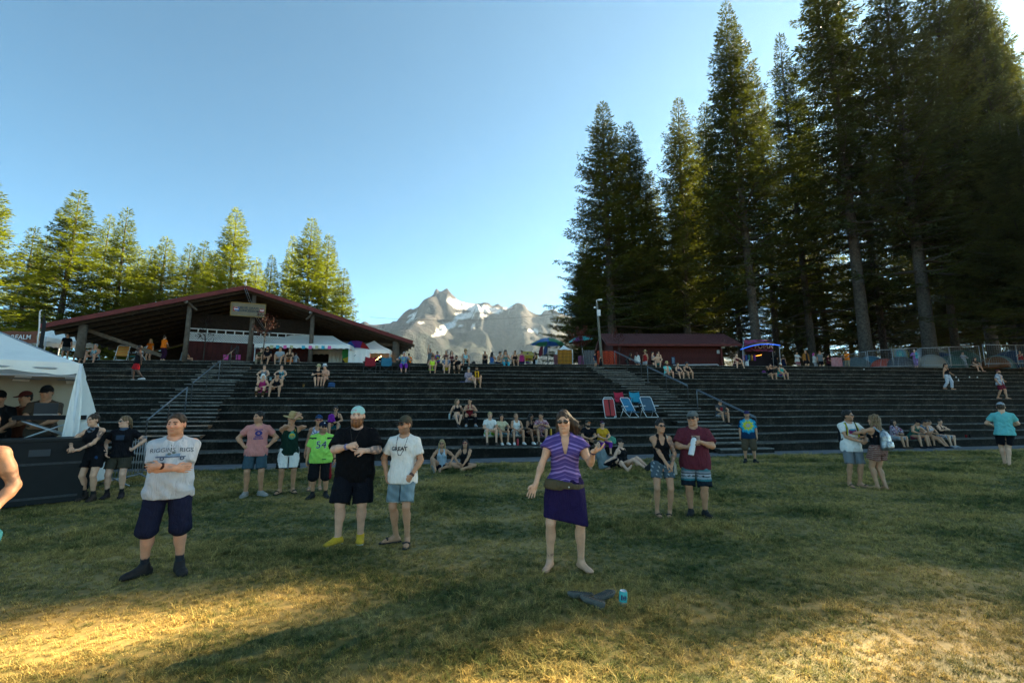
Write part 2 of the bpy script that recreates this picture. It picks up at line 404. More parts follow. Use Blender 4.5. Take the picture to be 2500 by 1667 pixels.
# -- grass: blades in tufts over the lawn, one mass
def tuft(seed, nb, hmin, hmax, spread):
 rs = np.random.RandomState(seed); V = []; F = []; cb_ = []
 for i in range(nb):
  a = rs.rand() * 6.283; r = spread * math.sqrt(rs.rand()); p = np.array([r * math.cos(a), r * math.sin(a), -.01])
  b = rs.rand() * 6.283; h = rs.uniform(hmin, hmax); lean = rs.uniform(.5, 1.7); w = rs.uniform(.0018, .0036); cb_.append(rs.uniform(.45, 1.5))
  d = np.array([math.cos(b), math.sin(b), 0]); sd = np.array([-d[1], d[0], 0]) * w
  q1 = p + d * lean * h * .35 + np.array([0, 0, h * .55]); q2 = p + d * lean * h + np.array([0, 0, h * (.95 - .42 * lean * .5)])
  n = len(V); V += [p - sd, p + sd, q1 + sd * .9, q1 - sd * .9, q2]
  F += [(n, n + 1, n + 2, n + 3), (n + 3, n + 2, n + 4, n + 4)]
 me = bpy.data.meshes.new('tuft'); me.from_pydata([tuple(v) for v in V], [], [tuple(dict.fromkeys(f)) for f in F]); me.materials.append(M_blade); me.update()
 ca = me.color_attributes.new('Col', 'FLOAT_COLOR', 'POINT'); ca.data.foreach_set('color', np.repeat(np.array([(c, c, c * .9, 1) for c in cb_]), 5, 0).astype(np.float32).ravel())
 return bpy.data.objects.new('grass_tuft', me)
tcol = bpy.data.collections.new('grass_tufts')
for i in range(8): tcol.objects.link(tuft(40 + i, 16, .035, .085, .045))
for i in range(3): tcol.objects.link(tuft(60 + i, 20, .06, .125, .05))
def scatter_grass():
 rs = np.random.RandomState(5); P = []
 for (y0, y1, dens, sc) in ((1.6, 4.0, 620, 1.0), (4.0, 6.5, 420, 1.1), (6.5, 10, 210, 1.35), (10, 15, 110, 1.7), (15, 23, 60, 1.9)):
  w = 1.28 * y1 + 2.5; A = 2 * w * (y1 - y0); n = int(A * dens)
  p = np.stack([rs.uniform(-w, w, n), rs.uniform(y0, y1, n), np.full(n, sc)], -1)
  p = p[np.abs(p[:, 0]) < 1.28 * p[:, 1] + 2.5]
  s = (p[:, 0] * T_E.x + (p[:, 1] - T_O.y) * T_E.y); nn_ = (p[:, 0] * T_N.x + (p[:, 1] - T_O.y) * T_N.y)
  edge = -1.10 - .10 * np.sin(s * .7) - .05 * np.sin(s * 2.3) + rs.uniform(-.12, .08, len(p))
  P.append(p[nn_ < edge])
 P = np.concatenate(P); n = len(P)
 X, Y = P[:, 0], P[:, 1]; Z = lawn_z(X, Y)
 tall = fbm(X * .9 + 30, Y * .9 + 30, 21, 4)
 me = bpy.data.meshes.new('grass'); me.vertices.add(n); me.vertices.foreach_set('co', np.stack([X, Y, Z], -1).astype(np.float32).ravel())
 rot = np.stack([rs.uniform(-.25, .25, n), rs.uniform(-.25, .25, n), rs.uniform(0, 6.283, n)], -1)
 a = me.attributes.new('rot', 'FLOAT_VECTOR', 'POINT'); a.data.foreach_set('vector', rot.astype(np.float32).ravel())
 sc = P[:, 2] * rs.uniform(.6, 1.1, n) * (.52 + .36 * np.clip((tall - .3) * 2.2, 0, 1))
 a = me.attributes.new('scl', 'FLOAT', 'POINT'); a.data.foreach_set('value', sc.astype(np.float32))
 idx = np.where(tall + rs.uniform(-.12, .12, n) > .66, rs.randint(8, 11, n), rs.randint(0, 8, n))
 a = me.attributes.new('idx', 'INT', 'POINT'); a.data.foreach_set('value', idx.astype(np.int32))
 o = link_mesh('grass', me); tag(o, 'short dry and green grass covering the lawn', 'grass', kind='stuff')
 ng = bpy.data.node_groups.new('grass_scatter', 'GeometryNodeTree')
 ng.interface.new_socket('Geometry', in_out='INPUT', socket_type='NodeSocketGeometry'); ng.interface.new_socket('Geometry', in_out='OUTPUT', socket_type='NodeSocketGeometry')
 N, L = ng.nodes, ng.links; gi = N.new('NodeGroupInput'); go = N.new('NodeGroupOutput')
 ip = N.new('GeometryNodeInstanceOnPoints'); ci = N.new('GeometryNodeCollectionInfo'); ci.inputs['Collection'].default_value = tcol
 ci.inputs['Separate Children'].default_value = True; ci.inputs['Reset Children'].default_value = True
 def na(nm, ty):
  q = N.new('GeometryNodeInputNamedAttribute'); q.data_type = ty; q.inputs['Name'].default_value = nm; return q.outputs[0]
 L.new(gi.outputs[0], ip.inputs['Points']); L.new(ci.outputs[0], ip.inputs['Instance']); ip.inputs['Pick Instance'].default_value = True
 L.new(na('idx', 'INT'), ip.inputs['Instance Index']); L.new(na('scl', 'FLOAT'), ip.inputs['Scale'])
 er = N.new('FunctionNodeEulerToRotation'); L.new(na('rot', 'FLOAT_VECTOR'), er.inputs[0]); L.new(er.outputs[0], ip.inputs['Rotation'])
 L.new(ip.outputs[0], go.inputs[0])
 md = o.modifiers.new('scatter', 'NODES'); md.node_group = ng
 return n
N_TUFTS = scatter_grass()
# -- mountain
def mountain_mat():
 m = bpy.data.materials.new('mountain_rock'); m.use_nodes = True; nt = m.node_tree; N, L = nt.nodes, nt.links; b = N['Principled BSDF']
 a = N.new('ShaderNodeVertexColor'); a.layer_name = 'Col'
 tc = N.new('ShaderNodeTexCoord'); n = N.new('ShaderNodeTexNoise'); n.inputs['Scale'].default_value = .05; n.inputs['Detail'].default_value = 10; n.inputs['Roughness'].default_value = .75
 L.new(tc.outputs['Object'], n.inputs['Vector'])
 rp = N.new('ShaderNodeValToRGB'); rp.color_ramp.elements[0].position = .3; rp.color_ramp.elements[0].color = (.35, .36, .38, 1); rp.color_ramp.elements[1].position = .68; rp.color_ramp.elements[1].color = (1.25, 1.2, 1.15, 1)
 mx = N.new('ShaderNodeMix'); mx.data_type = 'RGBA'; mx.blend_type = 'MULTIPLY'; mx.inputs['Factor'].default_value = 1
 L.new(n.outputs['Fac'], rp.inputs['Fac']); L.new(a.outputs['Color'], mx.inputs[6]); L.new(rp.outputs['Color'], mx.inputs[7]); L.new(mx.outputs[2], b.inputs['Base Color'])
 b.inputs['Roughness'].default_value = .9; b.inputs['Specular IOR Level'].default_value = .1
 bp = N.new('ShaderNodeBump'); bp.inputs['Strength'].default_value = 1.0; bp.inputs['Distance'].default_value = 30
 L.new(n.outputs['Fac'], bp.inputs['Height']); L.new(bp.outputs['Normal'], b.inputs['Normal'])
 return m
MT_Y = 3000.0
def build_mountain():
 sk = [(560, 880), (700, 850), (860, 800), (900, 785), (960, 778), (1000, 768), (1030, 742), (1052, 725), (1062, 716), (1075, 715), (1086, 720), (1100, 723), (1116, 726), (1134, 733), (1160, 736), (1190, 738), (1205, 745), (1222, 742), (1240, 748), (1262, 734), (1272, 735), (1290, 752), (1310, 762), (1324, 764), (1326, 753), (1345, 754), (1362, 762), (1420, 778), (1500, 800), (1650, 830), (1900, 870)]
 hx = np.array([at_y(a, b + (9 if a < 1140 else 2), MT_Y).x for a, b in sk]); hz = np.array([at_y(a, b + (9 if a < 1140 else 2), MT_Y).z for a, b in sk])
 nx, ny = 430, 190
 x = np.linspace(-2000, 1900, nx); y = np.linspace(MT_Y - 1500, MT_Y + 700, ny)
 X, Y = np.meshgrid(x, y)
 crest = np.interp(X + (fbm(X / 300, Y / 300, 8, 3) - .5) * 90 * np.clip(np.abs(Y - MT_Y) / 300, 0, 1), hx, hz)
 d = (Y - MT_Y); t = np.where(d < 0, -d / 1500, d / 700)
 fall = np.where(d < 0, np.clip(1 - t, 0, 1) ** 1.25, np.clip(1 - t, 0, 1))
 wx = (fbm(X / 260, Y / 260, 91, 4) - .5) * 220; wy_ = (fbm(X / 260 + 7, Y / 260 + 3, 92, 4) - .5) * 220
 rid = fbm((X + wx) / 420 + 5, (Y + wy_) / 520 + 5, 4, 6, True); rid2 = fbm((X + wx) / 150 + 9, (Y + wy_) / 170 + 2, 14, 5, True)
 amp = np.clip(np.abs(d) / 260, 0, 1) * np.clip(1.15 - t, 0, 1)
 Z = 8 + (crest - 8) * fall + (rid - .66) * 340 * amp + (rid2 - .62) * 130 * np.clip(np.abs(d) / 120, .03, 1) * np.clip(1.1 - t, 0, 1)
 spur = np.exp(-((X - (-395 + d * .16)) / 95) ** 2) * np.clip(-d / 420, 0, 1) * np.clip(1.25 + d / 1100, 0, 1)   # bright rock rib below the summit
 Z += spur * 135 + (fbm((X + wx) / 60 + 3, (Y + wy_) / 64 + 8, 77, 5, True) - .6) * 60 * np.clip(np.abs(d) / 130, 0, 1) * np.clip(1.1 - t, 0, 1)
 for _ in range(2): Z[1:-1, 1:-1] = (Z[:-2, 1:-1] + Z[2:, 1:-1] + Z[1:-1, :-2] + Z[1:-1, 2:] + 2 * Z[1:-1, 1:-1]) / 6
 gy, gx = np.gradient(Z, y, x); slope = np.sqrt(gx ** 2 + gy ** 2)
 nzc = fbm(X / 90, Y / 130, 33, 5)
 rock = np.array([.085, .080, .08]); rock2 = np.array([.036, .037, .042]); tree = np.array([.016, .024, .022]); snow = np.array([.88, .89, .92])
 w = np.clip((nzc - .35) * 3, 0, 1)[..., None]
 C = rock * w + rock2 * (1 - w)
 veg = np.clip((430 - Z + (nzc - .5) * 320) / 90, 0, 1)[..., None] * np.clip(1.5 - slope[..., None] * .45, .15, 1)
 C = C * (1 - veg) + tree * veg
 sn = np.zeros_like(Z)
 for (pa, pb, w1, w2, ang, st) in ((1120, 742, 46, 7, .20, 1), (1165, 752, 66, 9, .10, 1), (1100, 733, 20, 5, .5, 1), (1205, 755, 40, 5, .12, 1), (1128, 772, 24, 9, -.25, 1), (1160, 770, 28, 4, .05, 1), (1092, 798, 30, 9, -.35, 1), (1072, 815, 18, 6, -.3, 1), (1010, 768, 14, 3, -.4, 1), (1005, 780, 16, 3, -.5, .9), (1028, 788, 10, 3, 0, 1), (1310, 808, 20, 5, .05, 1), (1155, 795, 8, 4, 0, 1), (1240, 752, 16, 3, -.2, 1), (1125, 796, 8, 3, 0, 1)):
  pp = [proj((a_, b_, c_)) for a_, b_, c_ in ()]
  cth, sth = math.cos(PITCH), math.sin(PITCH); dz = Z - CAM_H
  dep = Y * cth + dz * sth; U = 1250 + FPX * X / dep; W = 833.5 - FPX * (dz * cth - Y * sth) / dep
  ca, sa_ = math.cos(ang), math.sin(ang); du = (U - pa) * ca + (W - pb) * sa_; dv = -(U - pa) * sa_ + (W - pb) * ca
  q = 1.0 - np.sqrt((du / w1) ** 2 + (dv / w2) ** 2) + (fbm(X / 40, Y / 55, 55, 4) - .5) * 1.5
  sn = np.maximum(sn, np.clip(q * 5, 0, 1) * (d < 30))
 C = C * (1 - sn[..., None]) + snow * sn[..., None]
 V = np.stack([X, Y, Z], -1).reshape(-1, 3); i = np.arange(ny - 1)[:, None] * nx + np.arange(nx - 1)[None, :]
 F = np.stack([i, i + 1, i + nx + 1, i + nx], -1).reshape(-1, 4)
 o = link_mesh('mountain', np_mesh('mountain', V, F, mountain_mat(), True, vcol=C.reshape(-1, 3)))
 tag(o, kind='structure')
build_mountain()
# == TREES
def leaf_mat(name, c1, c2, trans):
 m = bpy.data.materials.new(name); m.use_nodes = True; nt = m.node_tree; N, L = nt.nodes, nt.links; b = N['Principled BSDF']
 oi = N.new('ShaderNodeObjectInfo'); g = N.new('ShaderNodeNewGeometry'); n = N.new('ShaderNodeTexNoise'); n.inputs['Scale'].default_value = .45; n.inputs['Detail'].default_value = 4
 L.new(g.outputs['Position'], n.inputs['Vector'])
 ad = N.new('ShaderNodeMath'); ad.operation = 'MULTIPLY_ADD'; ad.inputs[1].default_value = .45; L.new(oi.outputs['Random'], ad.inputs[0]);
 sc = N.new('ShaderNodeMath'); sc.operation = 'MULTIPLY_ADD'; sc.inputs[1].default_value = 1.0; sc.inputs[2].default_value = -.2; L.new(n.outputs['Fac'], sc.inputs[0]); L.new(sc.outputs[0], ad.inputs[2])
 rp = N.new('ShaderNodeValToRGB'); rp.color_ramp.elements[0].position = .15; rp.color_ramp.elements[1].position = .75
 rp.color_ramp.elements[0].color = (*c1, 1); rp.color_ramp.elements[1].color = (*c2, 1)
 L.new(ad.outputs[0], rp.inputs['Fac']); L.new(rp.outputs['Color'], b.inputs['Base Color'])
 b.inputs['Roughness'].default_value = .65; b.inputs['Specular IOR Level'].default_value = .25
 tr = N.new('ShaderNodeBsdfTranslucent'); gm = N.new('ShaderNodeMix'); gm.data_type = 'RGBA'; gm.blend_type = 'MULTIPLY'; gm.inputs['Factor'].default_value = 1
 gm.inputs[7].default_value = (1.5, 1.45, .55, 1); L.new(rp.outputs['Color'], gm.inputs[6]); L.new(gm.outputs[2], tr.inputs['Color'])
 mx = N.new('ShaderNodeMixShader'); mx.inputs[0].default_value = trans
 L.new(b.outputs[0], mx.inputs[1]); L.new(tr.outputs[0], mx.inputs[2]); L.new(mx.outputs[0], N['Material Output'].inputs['Surface'])
 return m
M_needle = leaf_mat('fir_needles', (.018, .028, .008), (.080, .095, .017), .26)  # darker needle copy for the shaded right wood, paired with the sunlit one
M_bark = mat('fir_bark', (.022, .018, .014), .95, col2=(.095, .08, .064), scale=7, bump=1.0, bscale=11)
M_branch = mat('fir_branch', (.05, .038, .028), .9, var=.3)
def conifer(seed, H, Rb, cb, dens=1.0, droop=.25, mleaf=None):
 """returns (trunk mesh, crown mesh) of a fir H metres tall, crown radius Rb at its base, crown starting at fraction cb of H"""
 rs = np.random.RandomState(seed)
 nb = int(H * 11 * dens); P, D, Lh, Wd, Nn = [], [], [], [], []
 wood = MB(); wood.mi = 1
 lean = np.array([rs.uniform(-.012, .012), rs.uniform(-.012, .012)]) * H; sway = rs.uniform(0, 6.28)
 def axis(z):
  t = z / H; return np.array([lean[0] * t + .12 * math.sin(3 * t + sway), lean[1] * t + .12 * math.cos(2.3 * t + sway), z])
 zs = []; z = cb * H
 while z < H * .985:
  t = (z / H - cb) / (1 - cb)
  for q in range(rs.randint(5, 8) if t < .9 else 4): zs.append(z + rs.uniform(-.10, .10))
  z += (.32 + .62 * (1 - t)) * rs.uniform(.75, 1.25)
 aza = rs.rand() * 6.28
 lob = rs.uniform(.75, 1.15, 7)
 for i, z in enumerate(zs):
  t = min(1, max(0, (z / H - cb) / (1 - cb)))                                 # 0 at crown base, 1 at tip
  aza += 6.283 / 5.6 + rs.uniform(-.45, .45)
  prof = (.45 * (1 - t) ** .8 + .55 * (1 - t) ** 1.25) * 1.08 * (.70 + .30 * min(1, t / .14))
  Lb = Rb * prof * rs.uniform(.68, 1.12) * lob[int(aza / .9) % 7] + .10 + .15 * min(1, (1 - t) * 6)
  if t < .10 and rs.rand() < .45: continue
  if rs.rand() < .05: Lb *= 1.3
  a1 = .55 * t - droop * (1 - t) + rs.uniform(-.12, .12); a2 = (.10 + .22 * (1 - t)) * rs.uniform(.6, 1.3)
  c, s_ = math.cos(aza), math.sin(aza); base = axis(z)
  rad = np.array([c, s_, 0]); tan = np.array([-s_, c, 0]); up = np.array([0, 0, 1.0])
  curv = rs.uniform(-.15, .15)
  def bp(u): return base + rad * Lb * u * .97 + tan * Lb * curv * u * u + up * Lb * (a1 * u + a2 * u * u)
  if Lb > 1.2 and rs.rand() < .8: wood.tube([bp(0), bp(.45), bp(.85)], [.018 * Lb + .012, .011 * Lb + .008, .006], 4, False)
  u0 = max(.10, .25 / Lb) if t > .08 else .25
  nt = max(3, int((1 - u0) * Lb / .24 * dens)); us = u0 + (1 - u0) * (np.arange(nt) + rs.rand(nt)) / nt; us = np.repeat(us, 2)[:, None]
  sg = np.tile([-1, 1], nt)[:, None]; m_ = len(us)
  p = base + rad * Lb * us * .97 + tan * Lb * curv * us * us + up * Lb * (a1 * us + a2 * us * us)
  d0 = rad * .97 + tan * 2 * curv * us + up * (a1 + 2 * a2 * us); d0 /= np.linalg.norm(d0, axis=1)[:, None]
  side = np.cross(up, d0); side /= np.linalg.norm(side, axis=1)[:, None]; nr_ = np.cross(d0, side)
  lt = (.26 * Lb * (1 - us) ** .7 + .36) * rs.uniform(.6, 1.15, (m_, 1)); an = np.radians(rs.uniform(36, 72, (m_, 1)))
  td = d0 * np.cos(an) + side * sg * np.sin(an) + up * rs.uniform(-.42, .06, (m_, 1)); td /= np.linalg.norm(td, axis=1)[:, None]
  ns = 6
  for q in range(ns):
   keep = (lt[:, 0] > .15 * q); k_ = keep.sum()
   if not k_: continue
   f_ = (q + .2 + rs.rand(k_, 1) * .5) / np.maximum(2, np.minimum(ns, lt[keep] / .15)); pp = p[keep] + td[keep] * lt[keep] * np.minimum(1, f_) * .9
   sd = td[keep] + rs.uniform(-.65, .65, (k_, 3)) * np.array([1, 1, .55])
   P.append(pp); D.append(sd); zz_ = .55 + .45 * min(1, (1 - t) * 4); Lh.append(rs.uniform(.24, .50, k_) * zz_); Wd.append(rs.uniform(.065, .145, k_) * zz_); Nn.append(nr_[keep] + rs.uniform(-.6, .6, (k_, 3)))
  for q in range(3):
   P.append(bp(.93 + .03 * q)[None]); D.append((bp(1.0) - bp(.9) + rs.uniform(-.12, .12, 3) * Lb * .1)[None]); Lh.append(rs.uniform(.35, .55, 1)); Wd.append(np.array([.14])); Nn.append((up + rs.uniform(-.7, .7, 3))[None])
 for q in range(26):                                             # leader
  z = H * (.955 + .045 * q / 26); P.append(axis(z)[None]); D.append(np.array([[rs.uniform(-.6, .6), rs.uniform(-.6, .6), .7]])); Lh.append(np.array([.28])); Wd.append(np.array([.08])); Nn.append(rs.uniform(-1, 1, (1, 3)))
 P = np.concatenate(P); D = np.concatenate(D); D /= np.linalg.norm(D, axis=1)[:, None]; Lh = np.concatenate(Lh)[:, None]; Wd = np.concatenate(Wd)[:, None]; Nn = np.concatenate(Nn)
 S = np.cross(D, Nn); S /= np.linalg.norm(S, axis=1)[:, None] + 1e-6
 dr = np.zeros_like(P); dr[:, 2] = -.12
 V = np.stack([P, P + D * Lh * .45 + S * Wd * .5, P + D * Lh + dr * Lh, P + D * Lh * .45 - S * Wd * .5], 1)
 n = len(P); Vn = V.reshape(-1, 3); Fn = np.arange(4 * n).reshape(n, 4)
 wv = np.array([tuple(v) for v in wood.v]) if wood.v else np.zeros((0, 3)); wf = np.array(wood.f, dtype=int).reshape(-1, 4)
 crown = np_mesh('crown', np.concatenate([Vn, wv]), np.concatenate([Fn, wf + len(Vn)]), [mleaf or M_needle, M_branch], False, np.concatenate([np.zeros(n, int), np.ones(len(wf), int)]))
 tb = MB(); zz = np.linspace(-.3, H * .97, 16); r0 = .0105 * H + .07
 tb.tube([axis(z) for z in zz], [max(.02, r0 * (1 - z / H) ** .8 * (1 + .30 * math.exp(-max(z, 0) / 1.0))) for z in zz], 12, True)
 for q in range(int(H * .5)):                                    # dead stubs on the bare trunk
  z = rs.uniform(.12, max(.14, cb)) * H; a = rs.rand() * 6.28; l = rs.uniform(.4, 1.8); p = axis(z)
  tb.tube([p, p + np.array([math.cos(a) * l, math.sin(a) * l, -.15 * l])], [.03, .008], 4, False)
 tm = bpy.data.meshes.new('trunk'); tm.from_pydata([tuple(v) for v in tb.v], [], tb.f); tm.materials.append(M_bark)
 tm.polygons.foreach_set('use_smooth', tb.sm); tm.update()
 return tm, crown, H
M_sunny = leaf_mat('sunlit_needles', (.055, .080, .014), (.175, .215, .024), .36)  # brighter needle copy: sunshine on the left firs is put into the colour
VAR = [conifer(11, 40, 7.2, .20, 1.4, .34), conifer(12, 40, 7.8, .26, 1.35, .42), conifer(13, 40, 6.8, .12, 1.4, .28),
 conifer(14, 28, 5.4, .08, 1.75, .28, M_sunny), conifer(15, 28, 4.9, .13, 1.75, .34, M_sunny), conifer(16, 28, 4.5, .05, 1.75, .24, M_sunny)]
def fir(var, base, h, wscale, rz, label, group):
 tm, cr, H = VAR[var]
 root = empty('fir_tree', base, rz); k = h / H; root.scale = (wscale, wscale, k)
 link_mesh('trunk', tm, root); link_mesh('crown', cr, root)
 tag(root, label, 'tree', group); return root
def fir_top(var, px, py, Y, w, label, group, lift=0.0):
 top = at_y(px, py, Y); z0 = up_z(top.x, Y) + lift
 return fir(var, (top.x, Y, z0), top.z - z0, w, rnd.uniform(0, 6.28), label, group)
GL = 'sunlit firs behind the concession pavilion'; GR = 'tall dark firs behind the terraces'
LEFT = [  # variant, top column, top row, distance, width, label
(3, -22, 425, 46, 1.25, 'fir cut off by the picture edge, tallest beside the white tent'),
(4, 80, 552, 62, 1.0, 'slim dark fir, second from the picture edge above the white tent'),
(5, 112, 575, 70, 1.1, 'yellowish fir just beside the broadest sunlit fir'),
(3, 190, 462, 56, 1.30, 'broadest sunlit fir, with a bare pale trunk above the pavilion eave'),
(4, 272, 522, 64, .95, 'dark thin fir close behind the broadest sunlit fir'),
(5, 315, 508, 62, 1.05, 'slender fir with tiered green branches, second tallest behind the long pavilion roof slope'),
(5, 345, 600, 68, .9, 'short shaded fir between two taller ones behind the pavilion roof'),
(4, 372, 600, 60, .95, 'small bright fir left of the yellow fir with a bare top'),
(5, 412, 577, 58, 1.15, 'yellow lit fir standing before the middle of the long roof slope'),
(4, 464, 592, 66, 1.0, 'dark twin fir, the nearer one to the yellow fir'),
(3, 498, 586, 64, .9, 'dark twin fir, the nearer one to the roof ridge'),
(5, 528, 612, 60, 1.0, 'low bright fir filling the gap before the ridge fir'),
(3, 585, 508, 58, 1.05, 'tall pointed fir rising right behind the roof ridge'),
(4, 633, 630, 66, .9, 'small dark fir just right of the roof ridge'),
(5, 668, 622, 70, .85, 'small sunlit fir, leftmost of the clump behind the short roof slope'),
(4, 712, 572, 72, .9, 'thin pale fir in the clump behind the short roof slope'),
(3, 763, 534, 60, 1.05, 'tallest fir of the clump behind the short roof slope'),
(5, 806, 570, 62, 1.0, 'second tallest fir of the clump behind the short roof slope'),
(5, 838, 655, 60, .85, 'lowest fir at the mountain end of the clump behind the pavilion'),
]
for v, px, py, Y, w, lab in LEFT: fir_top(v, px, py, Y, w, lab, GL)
RIGHT = [
(2, 1476, 243, 50, 1.12, 'dark fir nearest the mountain, behind the lamp pole'),
(0, 1540, 303, 54, .95, 'slightly lower fir right behind the fir nearest the mountain'),
(2, 1646, 240, 52, .95, 'narrow pointed fir rising above the middle of the small red shed'),
(0, 1782, 8, 46, 1.0, 'very tall pointed fir above the end of the small red shed'),
(2, 1905, 75, 56, .95, 'fir in the second row with its tip between two taller firs'),
(1, 1995, -170, 44, 1.15, 'giant fir reaching past the top of the picture, above the row of standing people'),
(0, 2140, -60, 42, 1.15, 'giant fir with the thickest bare trunk, behind the start of the wire fence'),
(1, 2230, 130, 60, 1.0, 'fir standing back in the gap where the white sky shows'),
(0, 2262, -190, 44.5, 1.0, 'huge dark fir by the picture edge above the wire fence'),
(2, 2330, -40, 62, 1.0, 'fir in the back row just before the huge edge fir'),
(1, 1712, 250, 66, 1.0, 'back row fir between the shed fir and the very tall pointed fir'),
(2, 1590, 420, 68, 1.0, 'low fir deep in the wood behind the shed ridge'),
(1, 1840, 190, 70, 1.05, 'back row fir behind the glowing vendor banner'),
(2, 2060, 60, 68, 1.05, 'back row fir hidden behind the two giant firs'),
(0, 2333, -100, 56, 1.0, 'fir half beyond the picture edge behind the huge dark fir'),
(2, 1420, 620, 60, 1.0, 'small fir at the mountain end of the dark wood'),
(1, 1955, 240, 82, 1.1, 'deep back row fir above the standing people'),
(2, 2180, 260, 84, 1.1, 'deep back row fir behind the thickest bare trunk'),
(0, 2290, 220, 86, 1.1, 'deep back row fir behind the fenced camping tents'),
(2, 2400, 160, 80, 1.1, 'deep back row fir behind the huge edge fir'),
(0, 1770, 330, 84, 1.1, 'deep back row fir over the shed end'),
(1, 1660, 430, 86, 1.1, 'deep back row fir over the middle of the shed'),
(2, 1500, 690, 62, 1.1, 'young fir with branches near the ground behind the lamp pole'),
(2, 1600, 660, 64, 1.2, 'young fir with branches near the ground behind the shed ridge'),
(1, 1700, 640, 70, 1.2, 'young fir with branches near the ground behind the shed eave'),
(2, 1930, 600, 74, 1.2, 'young fir with low branches behind the row of standing people'),
(1, 2100, 600, 76, 1.2, 'young fir with low branches left of the thickest bare trunk'),
(2, 2300, 600, 74, 1.2, 'young fir with low branches behind the middle of the wire fence'),
(1, 2460, 560, 66, 1.2, 'young fir with low branches near the picture edge'),
]
for v, px, py, Y, w, lab in RIGHT: fir_top(v, px, py, Y, w, lab, GR)
for i, (px, Y) in enumerate(((1440, 92), (1530, 96), (1610, 90), (1690, 98), (1770, 94), (1850, 90), (1930, 97), (2010, 92), (2090, 99), (2170, 93), (2250, 90), (2330, 97), (2410, 92), (2490, 88), (2570, 90))):
 q = up_at(px, Y); fir((2, 0, 2)[i % 3], q, rnd.uniform(26, 36), 1.25, rnd.uniform(0, 6.28), 'dense fir closing the back of the dark wood, %s from the mountain end' % ('first second third fourth fifth sixth seventh eighth ninth tenth eleventh twelfth thirteenth fourteenth fifteenth'.split()[i]), 'dense firs at the back of the wood')
for x, y, h, v, w, lab in [(52, 46.5, 44, 0, 1.0, 'dark fir at the very picture edge, nearer of two'), (53, 49.5, 46, 1, .9, 'dark fir at the very picture edge, farther of two'), (58, 52, 42, 2, 1.0, 'fir beyond the picture edge shading the middle of the lawn'), (66, 58, 44, 2, 1.0, 'farthest fir beyond the picture edge shading the lawn'), (56.5, 48.6, 50, 0, .9, 'towering fir in the upper picture corner, nearer of two'), (62.5, 54.0, 52, 1, .9, 'towering fir in the upper picture corner, farther of two'), (50, 43.6, 46, 0, .66, 'slender tall fir added beyond the picture edge to shade the lawn'), (60, 50.5, 47, 1, .66, 'second slender tall fir added beyond the picture edge to shade the lawn')]:  # the two slender firs are added to thicken the lawn's shade
 fir(v, (x, y, up_z(x, y)), h, w, rnd.uniform(0, 6.28), lab, 'firs beyond the picture edge')
for i, (c_, xt) in enumerate(((9.0, -5.5), (8.0, -4.0), (7.0, -2.6), (5.9, -1.8), (4.5, -4.4), (3.6, .6), (2.5, 1.2), (1.4, 1.8), (.4, 2.2), (-.8, 2.2), (-2.2, 3.0))):  # added firs, heights set so their shadow tips shape the lawn light
 x = 44 - (i % 2) * 2.5; y = .6745 * x + c_; z = up_z(x, y); fir((0, 2)[i % 2], (x, y, z), (x - xt) / .829 * .488 - z, .75 if xt == -4.4 else .85, rnd.uniform(0, 6.28), 'young fir in the row added beyond the picture edge to shade the lawn, %s from the terraces' % ('first second third fourth fifth sixth seventh eighth ninth tenth eleventh'.split()[i]), 'firs beyond the picture edge')
for x, xt, lab in ((56, -5.2, 'slim fir added far beyond the picture edge to shade the dancing woman'), (66, -5.4, 'farther slim fir added beyond the picture edge to shade the dancing woman')):  # two more added firs, blocking direct sun on the dancing woman
 y = .6745 * x + 4.42; z = up_z(x, y); fir(2, (x, y, z), (x - xt) / .829 * .488 - z, .62, 1.0 + x, lab, 'firs beyond the picture edge')
